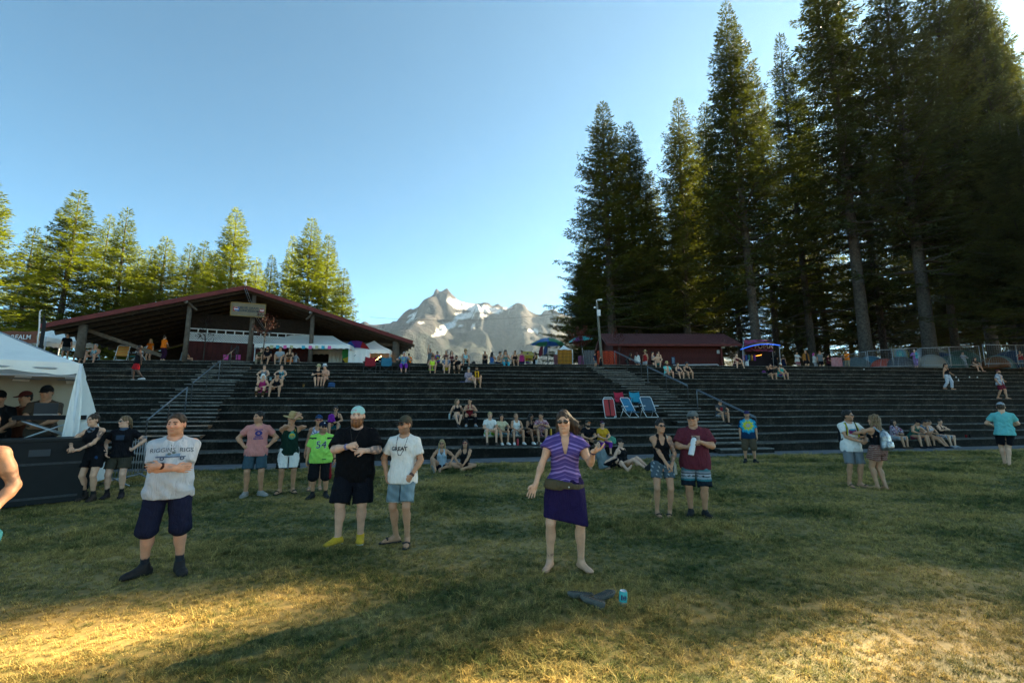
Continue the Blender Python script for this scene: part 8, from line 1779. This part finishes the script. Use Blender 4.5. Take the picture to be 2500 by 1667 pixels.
# -- camping tents
def dome(px, Y, w, h, c, label, d=None):
 q = up_at(px, Y); root = empty('camping_tent', q, rnd.uniform(-.3, .3)); tag(root, label, 'tent', 'camping tents behind the fence'); n, k = 20, 7; V = []
 for j in range(k + 1):
  t = j / k; rr = math.cos(t * math.pi / 2) ** .8
  for i in range(n): a = 2*math.pi*i/n; sq = 1 - .10 * abs(math.sin(2*a)); V.append((w/2 * rr * math.cos(a) * sq, (d or w * .8)/2 * rr * math.sin(a) * sq, h * math.sin(t * math.pi / 2)))
 F = [(j*n + i, j*n + (i+1) % n, (j+1)*n + (i+1) % n, (j+1)*n + i) for j in range(k) for i in range(n)]
 mm = vinyl('tent_%.2f_%.2f_%.2f' % c, c, .3); link_mesh('fly', np_mesh('fly', V, F, mm, True), root)
 for a in (.6, 2.5): m = MB(); m.tube([(w/2 * math.cos(a) * math.cos(t) * 1.01, w*.4 * math.sin(a) * math.cos(t) * 1.01, h * 1.01 * math.sin(t)) for t in np.linspace(0, math.pi, 12)], .012, 5); m.build('tent_pole', M_grey, root)
 m = MB(); m.prism([(-.35, -(d or w*.8)/2 * .93, .02), (.35, -(d or w*.8)/2 * .93, .02), (.0, -(d or w*.8)/2 * .62, h * .62)], (0, -.012, 0)); m.build('door_flap', mat('flap_%.2f' % c[0], tuple(x * .6 for x in c), .9), root)
for a in [(2090, 39.5, 2.6, 1.25, (.10, .13, .13), 'grey green camping tent at the start of the fence'), (2126, 40.5, 2.8, 1.45, (.03, .14, .20), 'blue camping tent behind the fence post'), (2157, 38.0, 2.4, .95, (.42, .06, .035), 'low red camping tent'), (2198, 37.0, 2.4, 1.0, (.08, .08, .085), 'dark grey camping tent below the mandala'), (2262, 44, 3.0, 2.6, (.30, .31, .33), 'tall pale pointed camping tent'), (2290, 43, 4.2, 2.0, (.02, .06, .13), 'long dark blue camping tent'), (2272, 37.5, 2.4, 1.2, (.27, .24, .20), 'pale tan camping tent'), (2345, 44, 4.0, 2.3, (.03, .08, .05), 'large dark green camping tent'), (2322, 38, 2.2, 1.2, (.04, .09, .08), 'small teal green camping tent'), (2436, 39.5, 2.4, 1.3, (.10, .22, .22), 'light blue camping tent near the picture edge'), (2478, 42, 4.0, 2.0, (.02, .06, .13), 'dark blue camping tent at the picture edge'), (2428, 36.5, 2.0, .9, (.14, .06, .025), 'low brown camping tent near the picture edge')]: dome(*a)
# -- far left: canopy, banner, feather flag
canopy(20, 112, 25.5, 822, 801, 3.0, 'white pointed canopy behind the big white tent', ridge=False)
bl = cloth_panel(-30, 90, 808, 838, 24.0, mat('brown_banner', (.16, .055, .03), .8, var=.2, scale=3), 'lettered_banner', 'brown banner lettered ED REALM behind the big white tent', 'banner', amp=.02)
flat_text('lettering', 'ED REALM', .34, M_white, bl, (.25, -.05, .32), (0, 0, 0), sx=1.05, bold=.004)
m = MB(); m.lathe([(0, 0), (.22, 0), (.22, .006), (0, .006)], 20, (1.55, -.05, .33), Matrix.Rotation(R(90), 4, 'X')); m.build('emblem', mat('emblem_tan', (.30, .17, .07), .8), bl)
ff = empty('feather_flag', at_y(94, 840, 22.0)); tag(ff, 'tall curved white feather flag pole with dark cloth by the tent', 'flag'); q1 = at_y(96, 757, 22.0) - ff.location
m = MB(); m.tube([(0, 0, -1.2), (q1.x * .4, 0, q1.z * .5), (q1.x * .8, 0, q1.z * .95), (q1.x + .10, 0, q1.z)], .03, 6); m.build('pole', M_white, ff); m = MB(); m.prism([(.03, 0, q1.z * .9), (.22, 0, q1.z * .6), (.24, 0, -.6), (.02, 0, -.6)], (0, .01, 0)); m.build('cloth', M_black, ff)
# -- big white tent at the left
TC = at_y(197, 888, 9.7); D1 = Vector((-.74, -.67, 0)); D2v = Vector((-.67, .74, 0)); ZE = TC.z; TS = 5.0
tent = empty('marquee', (TC.x, TC.y, 0)); tag(tent, 'big white marquee with drawn side curtain at the picture edge', 'tent')
K = [Vector((0, 0, ZE)), D1 * TS + Vector((0, 0, ZE)), (D1 + D2v) * TS + Vector((0, 0, ZE)), D2v * TS + Vector((0, 0, ZE))]; PK = (D1 + D2v) * TS * .5 + Vector((0, 0, ZE + 1.45))
m = MB()
for i in range(4):
 a, b = K[i], K[(i + 1) % 4]; n_ = 8; vs2 = []
 for j in range(n_ + 1):
  t = j / n_; sag_ = -.10 * math.sin(math.pi * t)
  for u in np.linspace(0, 1, 9): vs2.append((a.lerp(b, u)).lerp(PK, t) + Vector((0, 0, sag_ * (1 + .2 * math.sin(u * 12)))))
 m.add(vs2, [(j*9 + u, j*9 + u + 1, (j+1)*9 + u + 1, (j+1)*9 + u) for j in range(n_) for u in range(8)], True)
m.build('roof', M_vinyl, tent)
for i in range(4):
 a, b = K[i], K[(i + 1) % 4]; m = MB(); vs2 = []; n_ = 60; out = (b - a).cross(Vector((0, 0, 1))).normalized()
 for j in range(n_ + 1):
  t = j / n_; u = a.lerp(b, t) - out * (.02 + .012 * math.sin(t * 40)); vs2 += [u + Vector((0, 0, .01)), u - Vector((0, 0, .20 + .03 * math.sin(t * 23) + .025 * abs(math.sin(t * 31)))) - out * .02 * math.sin(t * 50)]
 m.add(vs2, [(2*j, 2*j + 2, 2*j + 3, 2*j + 1) for j in range(n_)], True); m.build('valance', M_vinyl, tent)
for a in K: m = MB(); m.tube([(a.x * .995, a.y * .995, 0), (a.x * .995, a.y * .995, ZE)], .035, 8); m.build('pole', M_white, tent)
for a, b in ((K[0], K[1]), (K[3], K[2]), (K[0], K[3])): m = MB(); m.tube([a - Vector((0, 0, .12)), b - Vector((0, 0, .12))], .025, 6); m.build('eave_tube', M_grey, tent)
for a in K: m = MB(); m.tube([a - Vector((0, 0, .05)), PK - Vector((0, 0, .15))], .022, 6); m.build('rafter_tube', M_grey, tent)
for i, (a, b) in enumerate(((K[3], K[2]), (K[2], K[1]))):
 m = MB(); vs2 = []; n_ = 40; out = (b - a).cross(Vector((0, 0, 1))).normalized()
 for j in range(n_ + 1): t = j / n_; u = a.lerp(b, t) + out * .04 * math.sin(t * 33); vs2 += [Vector((u.x, u.y, ZE - .05)), Vector((u.x, u.y, 0)) + out * .03 * math.sin(t * 45)]
 m.add(vs2, [(2*j, 2*j + 2, 2*j + 3, 2*j + 1) for j in range(n_)], True); m.build('side_wall', M_cream, tent)
def curtain(b0, b1, nf, amp, n_=46, k=14, name='curtain', b0z=0.0):
 """cloth gathered at the corner pole, fanning out to the foot line b0-b1"""
 m = MB(); vs2 = []; T = Vector((0, 0, ZE - .08))
 for j in range(k + 1):
  t = j / k; e = t ** .85
  for i in range(n_ + 1):
   u = i / n_; foot = b0.lerp(b1, u); p_ = (T + (b1 - b0).normalized() * .06 * (u - .5)).lerp(foot, e); bow = math.sin(math.pi * t) * .16 * u ** 2
   nd = (b1 - b0).cross(Vector((0, 0, 1))).normalized(); p_ = p_ + nd * amp * e * math.sin(u * nf + .6 * math.sin(5 * u) + t * .8) * (.4 + .6 * t) + (b1 - b0).normalized() * bow; p_.z = lerp(ZE - .08, lerp(b0z, 0.02, u ** .3 if b0z else 1), t); vs2.append(p_)
 w_ = n_ + 1; m.add(vs2, [(j*w_ + i, j*w_ + i + 1, (j+1)*w_ + i + 1, (j+1)*w_ + i) for j in range(k) for i in range(n_)], True); m.build(name, M_vinyl, tent)
g1 = at_z(256, 1168, 0) - Vector((TC.x, TC.y, 0)); g0 = at_y(137, 1100, 9.45) - Vector((TC.x, TC.y, 0)); g0.z = 0
curtain(Vector((0, -.02, 0)), g1, 9, .07); curtain(g0, Vector((.02, -.06, 0)), 12, .05, b0z=0.6)
bB = at_z(200, 1224, 0); bA = bB + Vector((-3.2, -3.25, 0)); bd = (bB - bA).normalized(); bnv = Vector((-bd.y, bd.x, 0)); L_ = (bB - bA).length
bar_ = empty('stage_barrier', bA, math.atan2(bd.y, bd.x)); tag(bar_, 'black waist high equipment barrier in front of the big white tent', 'barrier')
for i in range(3):
 x0 = L_ - (i + 1) * 1.5; m = MB(); m.box(x0 + .01, 0, .03, x0 + 1.49, .75, 1.14); o = m.build('case', mat('black_case', (.005, .005, .005), .65, var=.3, scale=3, bump=.1), bar_)
 m = MB(); m.box(x0 + .08, -.012, .72, x0 + 1.42, -.002, .76); m.build('trim', M_raild, o); m = MB(); m.box(x0 + .08, -.012, .12, x0 + 1.42, -.002, .16); m.build('trim', M_raild, o)
m = MB(); m.box(-.02, -.03, 1.145, L_ + .02, .78, 1.19); m.build('top_board', mat('black_top', (.008, .0075, .007), .6, var=.3, scale=4), bar_)
m = MB(); m.box(L_ - .80, -.016, .88, L_ - .52, -.006, 1.0); m.build('label_plate', mat('grey_plate', (.045, .045, .047), .7), bar_)
MT = at_y(118, 1070, 9.9); MT.z = 0; dt = empty('keyboard_stand', MT, .7); tag(dt, 'silver cross legged keyboard stand inside the tent', 'stand')
for sy in (-.18, .18):
 for sg_ in (-1, 1): m = MB(); m.tube([(-.42 * sg_, sy, 1.10), (.42 * sg_, sy, 1.50)], .022, 6); m.build('leg', mat('silver_tube', (.5, .5, .5), .35, metal=.8), dt)
m = MB(); m.box(-.75, -.35, .05, .75, .35, 1.09); m.build('plinth', M_black, dt)
m = MB(); m.box(-.55, -.24, 1.51, .55, .24, 1.60); m.build('keyboard', M_black, dt)
lpt = empty('laptop', MT + Vector((-.06, -.06, 1.61)), .7); tag(lpt, 'open laptop on the keyboard stand inside the tent', 'laptop')
m = MB(); m.box(-.18, -.12, 0, .18, .12, .018); m.build('base', M_grey, lpt); m = MB(); m.quad((-.18, -.13, .02), (.18, -.13, .02), (.18, -.19, .25), (-.18, -.19, .25), .012); m.build('screen', mat('laptop_lid', (.05, .055, .06), .4), lpt)
A_ = at_z(262, 1192, 0); B_ = at_z(345, 1172, 0); cbr = empty('crowd_barrier', A_); tag(cbr, 'grey steel crowd barrier behind the crew member beside the tent', 'barrier'); d = B_ - A_
for z in (.16, 1.05): m = MB(); m.tube([Vector((0, 0, z)), d + Vector((0, 0, z))], .020, 8); m.build('rail', M_grey, cbr)
for i in range(13): p_ = d * (i / 12); m = MB(); m.tube([p_ + Vector((0, 0, .16)), p_ + Vector((0, 0, 1.05))], .018 if i in (0, 12) else .009, 6); m.build('upright', M_grey, cbr)
for t in (.12, .85): p_ = d * t; nd = Vector((-d.y, d.x, 0)).normalized(); m = MB(); m.tube([p_ - nd * .35 + Vector((0, 0, .02)), p_ + Vector((0, 0, .2)), p_ + nd * .35 + Vector((0, 0, .02))], .018, 6); m.build('foot', M_grey, cbr)
# -- chairs
def beach_chair(p, rz, c, label, frame=None, folded=False, c2=None, sc=1.0, mt=None):
 root = empty('beach_chair', p, rz); root.scale = (sc,) * 3; tag(root, label, 'chair', 'folding chairs on the terraces'); fm = frame or M_white; mm = mt or mat('chair_%.2f_%.2f_%.2f' % c, c, .8, var=.12, scale=9)
 if folded:
  for (y, dz, w_, h_) in ((0, 0, .27, .92), (.06, .02, .24, .86)):
   P = [(-w_, y, .04), (-w_, y + .18, h_ - .12), (-w_ + .08, y + .20, h_), (w_ - .08, y + .20, h_), (w_, y + .18, h_ - .12), (w_, y, .04), (w_ - .08, y - .02, 0), (-w_ + .08, y - .02, 0), (-w_, y, .04)]; m = MB(); m.tube(P, .016, 6); m.build('frame', fm, root)
  m = MB(); m.quad((-.25, -.015, .10), (.25, -.015, .10), (.25, .155, .82), (-.25, .155, .82), .05); m.build('backrest', mm, root); m = MB(); m.box(-.24, .06, .52, .24, .13, .70, Matrix.Rotation(-.2, 4, 'X')); m.build('pillow', mm, root)
  m = MB(); m.box(-.02, -.04, .08, .02, -.02, .82, Matrix.Rotation(-.2, 4, 'X')); m.build('strap', M_black, root)
  return root
 P = [(-.27, -.10, .30), (-.27, .28, .86), (-.20, .32, .92), (.20, .32, .92), (.27, .28, .86), (.27, -.10, .30)]; m = MB(); m.tube(P, .016, 6); m.build('back_frame', fm, root)
 P = [(-.27, .30, .03), (-.27, -.22, .03), (-.24, -.30, .12), (-.27, -.10, .30), (.27, -.10, .30), (.24, -.30, .12), (.27, -.22, .03), (.27, .30, .03)]; [MB().tube([(sx * .27, -.32, .03), (sx * .27, .15, .42)], .015, 6).build('front_leg', fm, root) for sx in (-1, 1)]
 m = MB(); m.tube([(-.27, .0, .52), (-.27, .30, .03), (.27, .30, .03), (.27, .0, .52)], .015, 6); m.build('rear_legs', fm, root); m = MB(); m.tube([(-.24, -.30, .03), (.24, -.30, .03)], .015, 6); m.build('foot_bar', fm, root)
 m = MB(); m.quad((-.26, -.09, .31), (.26, -.09, .31), (.25, .30, .88), (-.25, .30, .88), .02); m.build('backrest', mm, root); m = MB(); m.quad((-.25, -.38, .27), (.25, -.38, .27), (.25, -.08, .25), (-.25, -.08, .25), .02); m.build('seat', mm, root)
 for sx in (-1, 1): m = MB(); m.box(sx * .31 - .03, -.25, .50, sx * .31 + .03, .14, .53); m.build('armrest', c2 and mat('arm_%.2f' % c2[0], c2, .6) or fm, root)
 return root
def camp_chair(p, rz, c, label, sc=1.0):
 root = empty('camp_chair', p, rz); root.scale = (sc,) * 3; tag(root, label, 'chair', 'folding chairs on the terraces'); mm = mat('chair_%.2f_%.2f_%.2f' % c, c, .85, var=.15, scale=8)
 for sx in (-1, 1):
  m = MB(); m.tube([(sx * .30, -.25, 0), (-sx * .24, .20, .42)], .012, 6); m.build('leg', M_raild, root); m = MB(); m.tube([(sx * .30, .25, 0), (-sx * .24, -.20, .42)], .012, 6); m.build('leg', M_raild, root); MB().tube([(sx * .30, -.25, 0), (sx * .30, .25, .42)], .012, 6).build('leg', M_raild, root); MB().tube([(sx * .30, .25, .0), (sx * .31, -.22, .42)], .012, 6).build('leg', M_raild, root)
  m = MB(); m.tube([(sx * .29, .20, .30), (sx * .27, .34, .92)], .012, 6); m.build('back_post', M_raild, root); m = MB(); m.box(sx * .30 - .04, -.26, .60, sx * .30 + .04, .26, .625); m.build('armrest', mm, root); m = MB(); m.tube([(sx * .30, -.22, .42), (sx * .30, -.24, .60)], .012, 6); m.build('arm_post', M_raild, root)
 m = MB(); vs2 = []
 for j in range(7):
  t = j / 6; z = .42 + .5 * t; y = .16 + .16 * t
  for i in range(7): u = i / 6 - .5; vs2.append((u * .54 * (1 - .06 * t), y + .05 * (1 - 4*u*u), z - .05 * (j == 6) * (1 - 4*u*u)))
 m.add(vs2, [(j*7 + i, j*7 + i + 1, (j+1)*7 + i + 1, (j+1)*7 + i) for j in range(6) for i in range(6)], True); m.build('backrest', mm, root)
 m = MB(); vs2 = [(-.27 + .54*i/6, -.24 + .42*j/4, .42 - .07 * math.sin(math.pi*i/6)) for j in range(5) for i in range(7)]; m.add(vs2, [(j*7 + i, j*7 + i + 1, (j+1)*7 + i + 1, (j+1)*7 + i) for j in range(4) for i in range(6)], True); m.build('seat', mm, root)
 return root
ST = lambda px, k, b: on_step(px, k, b)[0]
beach_chair(ST(1491, 3, .25), T_A + .05, (.34, .035, .035), 'folded red beach chair strapped together beside the shed stairway', folded=True, sc=1.0)
beach_chair(ST(1537, 3, .42), T_A + .25, (.02, .14, .25), 'bright blue beach chair, middle of the front row beside the stairway')
beach_chair(ST(1585, 3, .42), T_A - .05, (.045, .085, .12), 'slate blue beach chair nearest the stairway', sc=1.05)
camp_chair(ST(1520, 4, .45), T_A + .15, (.34, .012, .035), 'red camp chair in the back row beside the stairway')
camp_chair(ST(1556, 4, .45), T_A - .1, (.02, .22, .31), 'turquoise camp chair in the back row beside the stairway')
camp_chair(ST(902, 11, .45), T_A, (.24, .012, .018), 'red camp chair near the top of the terrace before the black shirted man', 1.1)
camp_chair(ST(942, 11, .45), T_A, (.03, .14, .20), 'teal blue empty camp chair near the top of the terrace', 1.1)
camp_chair(ST(985, 11, .45), T_A, (.02, .02, .025), 'dark camp chair under the woman in tie dye', 1.05)
M_strp = band_cloth('striped_canvas', (.55, .10, .03), (.45, .32, .06), 3.4, dist=0)
beach_chair(ST(296, 14, .55), T_A + .3, (.5, .2, .05), 'orange striped beach chair on the top step before the pavilion', mt=M_strp)
beach_chair(ST(337, 14, .7), T_A - .9, (.03, .26, .28), 'turquoise beach chair turned aside on the top step')
# -- small things
def bottle(p, r, h, c, label, name='bottle', capc=(.02, .02, .02), rot=None, cat='bottle', group=None, rough=.4):
 root = empty(name, p); tag(root, label, cat, group)
 if rot is not None: root.rotation_euler = rot
 m = MB(); m.lathe([(0, 0), (r * .96, 0), (r, .01), (r, h * .78), (r * .85, h * .86), (r * .5, h * .92), (r * .5, h * .94), (0, h * .94)], 14); m.build('body', mat('bt_%.2f_%.2f_%.2f' % c, c, rough, var=.05, scale=8), root)
 m = MB(); m.lathe([(r * .56, h * .93), (r * .58, h * .94), (r * .58, h), (0, h)], 12); m.build('lid', mat('btc_%.2f' % capc[0], capc, .5), root); return root
BP, BF = BOTTLE_HAND if 'BOTTLE_HAND' in globals() else (None, None)
bottle(ST(1345, 1, .12), .04, .27, (.60, .32, .02), 'yellow drinking bottle standing at the end of the seated five')
bottle(ST(1264, 0, .25), .036, .26, (.40, .02, .03), 'red drinking bottle between the feet of the laughing woman')
bottle(ST(1097, 3, .12), .035, .25, (.35, .42, .40), 'clear water bottle beside the white shorts on the terrace', rough=.2)
bottle(ST(660, 9, .1), .05, .24, (.30, .45, .42), 'pale tall can beside the dark vest below the canopy')
bottle(ST(1824, 14, .5), .10, .42, (.45, .47, .48), 'pale canister on the top step under the vendor awning')
bottle(ST(1309, 14, .1), .05, .28, (.5, .5, .5), 'white tumbler on the top step beside the green umbrella')
def cup(p, c, label, r=.045, h=.12):
 root = empty('cup', p); tag(root, label, 'cup', 'cups left on the terraces'); m = MB(); m.lathe([(0, .004), (r * .7, 0), (r, h), (r * 1.06, h), (r * .94, h - .004), (r * .66, .01), (0, .01)], 14); m.build('body', mat('cup_%.2f' % c[0], c, .45), root)
 m = MB(); m.lathe([(r * .9, h * .82), (0, h * .82)], 12); m.build('drink', mat('drink', (.10, .05, .02), .2), root)
cup(ST(2330, 0, .12), (.30, .012, .016), 'red plastic cup on the lowest step, nearer the seated five'); cup(ST(2359, 0, .10), (.31, .013, .017), 'red plastic cup on the lowest step beside the black cup'); cup(ST(2368, 0, .12), (.015, .015, .015), 'black plastic cup on the lowest step')
cup(ST(741, 8, .15), (.40, .22, .05), 'amber plastic cup beside the straw bucket hat'); cup(ST(1128, 12, .1), (.6, .6, .58), 'white paper cup beside the man in dark trousers')
for px, k, lab in ((2110, 13, 'white litter scrap on the upper terrace below the fence post'), (2335, 11, 'white litter scrap, first of three on the terrace'), (2368, 11, 'white litter scrap, second of three on the terrace'), (2387, 11, 'white litter scrap, third of three on the terrace'), (2341, 10, 'tall white litter scrap below the three scraps')):
 m = MB(); m.prism([(-.05, 0, 0), (.06, .01, 0), (.03, .02, .12 if k != 10 else .2), (-.02, .01, .10)], (.01, .04, .0)); o = m.build('litter', mat('litter_white', (.45, .45, .44), .9), None, ST(px, k, .08)); tag(o, lab, 'litter', 'scraps of litter on the terraces')
def bag(p, w, d, h, c, label, rz=0.0, name='bag'):
 f_ = Field((-w, -d, -.02), (w, d, h * 1.3), .02); f_.loft(V3(0, 0, 0), np.eye(3), [(0, 0, 0, w*.9, d*.9), (h*.3, 0, 0, w, d), (h*.8, 0, 0, w*.8, d*.75), (h, 0, 0, w*.4, d*.35)], 0, wr=.012, seed=p.x); V_, Q_ = f_.mesh()
 o = link_mesh(name, np_mesh(name, V_, Q_, mat('bag_%.2f_%.2f_%.2f' % c, c, .85, var=.25, scale=12, bump=.2), True), None, p, (0, 0, rz)); tag(o, label, 'bag', 'bags on the terraces')
 m = MB(); m.tube([(-w*.3, 0, h*.95), (-w*.25, 0, h*1.15), (w*.25, 0, h*1.15), (w*.3, 0, h*.95)], .012, 6); m.build('handle', M_black, o)
bag(ST(812, 2, .10) + Vector((0, -.16, .24)), .13, .08, .30, (.16, .01, .22), 'purple bag on the lap of the girl behind the jersey man'); bag(ST(1492, 0, .3), .20, .14, .28, (.08, .26, .17), 'mint green bag beside the purple leggings'); bag(ST(1508, 0, .25), .10, .12, .08, (.02, .13, .11), 'small flat teal bag on the lowest step', name='pouch')
bag(ST(809, 8, .2), .18, .12, .24, (.02, .06, .14), 'blue backpack beside the shirtless man'); bag(ST(1130, 9, .2), .22, .12, .08, (.03, .04, .14), 'flat blue bag beside the pale beanie', name='pouch'); bag(ST(1632, 10, .15), .18, .14, .30, (.012, .013, .016), 'black bag below the open aqua shirt'); bag(ST(1157, 14, .3), .14, .10, .14, (.015, .015, .018), 'black bag on the top step before the mountain'); bag(ST(1865, 12, .15), .12, .1, .16, (.14, .03, .13), 'small purple bag beside the raised hands woman')
if BF is not None:
 sc_ = BF.sc; rz_ = -.38; w1 = BF.wr[-1] + BF.hd[-1] * .08 + BF.pn[-1] * .03; w2 = BF.wr[1] + BF.hd[1] * .08 + BF.pn[1] * .035; M3 = Matrix.Rotation(rz_, 3, 'Z')
 A0 = BP + M3 @ Vector(w1 * sc_); A1 = BP + M3 @ Vector(w2 * sc_); up_ = (A1 - A0).normalized(); up_ = (up_ + Vector((0, 0, .9))).normalized()
 qq = up_.to_track_quat('Z', 'Y').to_euler(); bt = bottle(A0 - up_ * .15, .044, .31, (.62, .62, .62), 'white insulated bottle held by the man in maroon', 'water_bottle', (.012, .012, .014), qq)
def flip_shoe(p, rz, roll, label):
 f_ = Field((-.07, -.17, -.04), (.07, .17, .10), .007); f_.cap(V3(0, -.09, .03), V3(0, .07, .03), .042, .050, .02); f_.cap(V3(0, .07, .03), V3(.005, .115, .03), .046, .036, .02); f_.ell(V3(0, -.07, -.0), (.035, .06, .05), None, .02); f_.plane((0, 0, .045), (0, 0, 1)); V_, Q_ = f_.mesh()
 o = link_mesh('sandal', np_mesh('sandal', V_, Q_, mat('grey_sole', (.11, .10, .085), .9, var=.2, scale=30, bump=.3, bscale=120), True), None, p, (roll, .15, rz)); o.scale = (.85, .85, .85); tag(o, label, 'shoe', 'shoes lying on the lawn')
 for i in range(9):
  y = -.10 + i * .025; m = MB(); m.bar((-.038, y - .012, .047), (0, y + .008, .047), .006, .006); m.bar((0, y + .008, .047), (.038, y - .012, .047), .006, .006); m.build('tread_rib', mat('sole_rib', (.07, .065, .055), .9), o)
s1_ = at_z(1412, 1472, 0) + Vector((0, 0, .055)); s2_ = at_z(1468, 1474, 0) + Vector((0, 0, .065)); s3_ = at_z(1448, 1482, 0)
flip_shoe(s3_ + Vector((0, .0, .035)), .95, .05, 'grey shoe lying sole up on the grass, nearer the dancing woman'); flip_shoe(at_z(1476, 1474, 0) + Vector((.0, .02, .045)), -1.0, .08, 'grey shoe lying sole up on the grass, beside the can'); flip_shoe(at_z(1420, 1466, 0) + Vector((0, .02, .025)), 1.5, .05, 'worn grey shoe under the pair of soles on the grass')
cn = at_z(1521, 1480, 0); can = empty('drink_can', (cn.x, cn.y, .01)); tag(can, 'turquoise printed drink can standing on the grass', 'can'); can.rotation_euler = (.06, .05, 0)
rc, hc_ = .036, .125
m = MB(); m.lathe([(rc * .8, 0), (rc, .012), (rc, hc_ * .30)], 24); m.build('base_band', mat('can_silver', (.55, .56, .57), .3, metal=.6), can)
m = MB(); m.lathe([(rc, hc_ * .30), (rc, hc_ * .88), (rc * .82, hc_)], 24); m.build('body', mat('can_turq', (.05, .36, .34), .35, var=.08, scale=40), can); m = MB(); m.lathe([(rc * .82, hc_), (rc * .78, hc_ - .006), (0, hc_ - .006)], 24); m.build('lid', mat('can_silver', (.55, .56, .57), .3), can)
V_, F_ = text_mesh('10', .052, .004); me = bpy.data.meshes.new('can_print'); me.from_pydata([((rc + .0012) * math.sin(x / rc), -(rc + .0012) * math.cos(x / rc), z + hc_ * .60) for x, z in V_ - np.array([0, 0])], [], F_); me.materials.append(mat('can_ink', (.05, .015, .08), .6)); link_mesh('can_print', me, can, None, (0, 0, -.2))
cs = at_z(1140, 1166, 0); m = MB(); m.lathe([(0, .0), (.12, 0), (.15, .03), (.08, .06), (0, .06)], 14); o = m.build('dark_cap', M_black, None, (cs.x, cs.y, .02)); o.scale = (1.2, .7, 1); tag(o, 'black cap lying on the grass before the seated women', 'cap'); m = MB(); m.box(-.02, -.20, .015, .10, -.10, .03); m.build('brim', M_black, o)
for px, row, Yt, lab, capc, topc, hh, rz in ((68, 952, 11.4, 'person in dark red cap in the shade of the tent', (.10, .02, .015), (.12, .035, .018), 1.88, -.2), (118, 938, 10.9, 'sound engineer in dark cap behind the laptop in the tent', (.012, .012, .013), (.07, .05, .035), 1.92, .5), (2, 950, 10.6, 'dark figure at the picture edge inside the tent', (.01, .01, .01), (.012, .012, .013), 1.86, 1.0)):
 q = at_y(px, row, Yt); f_ = Fig(q.z, 1.08, lod=1, seed=int(px), arms=FRONT, head=(0, .2), legs=STAND(.12)); f_.body((q.x, q.y, 0), rz, 'tan', lab, brow='dark', group='crew in the tent'); dress(f_, top=('tee', topc), bottom=('shorts', 'black'), hair=('short', 'dark'), hat=('cap', capc), shoes='black')
q, s_ = on_step(985, 11, .40); f_ = Fig(1.66, 1.15, fem=.6, belly=.3, lod=2, pelvis=(0, 0, .56), lean=-.05, seed=77, arms={-1: ((-.30, -.20, .82), (-1, .3, -.3)), 1: ((.30, -.20, .82), (1, .3, -.3))}, legs={-1: ((-.12, -.52, .085), (-.2, -1, .6)), 1: ((.12, -.50, .085), (.2, -1, .6))})
f_.body((q.x, q.y, q.z), T_A, 'red', 'short haired woman in blue tie dye shirt sitting in a dark camp chair', brow='grey', group=GS); dress(f_, top=('tee', tiedye((0, .9), [(.10, .30, .36), (.30, .30, .06), (.06, .12, .36), (.03, .25, .30), (.3, .1, .2)], .05, 1)), bottom=('capri', 'purple'), hair=('crop', 'grey'), shoes='black', glasses=True)
# -- haze: even air between here and the mountain
hz = MB(); hz.box(-3300, -3200, -1.2, 3300, 4000, 900)
mh = bpy.data.materials.new('haze'); mh.use_nodes = True; N = mh.node_tree.nodes
for n_ in list(N):
 if n_.type == 'BSDF_PRINCIPLED': N.remove(n_)
pv = N.new('ShaderNodeVolumePrincipled'); pv.inputs['Color'].default_value = (.48, .70, 1.0, 1); pv.inputs['Density'].default_value = HAZE_D; pv.inputs['Anisotropy'].default_value = .45
mh.node_tree.links.new(pv.outputs[0], N['Material Output'].inputs['Volume'])
o = hz.build('haze', mh); tag(o, 'pale air over the whole place', 'haze', kind='stuff')
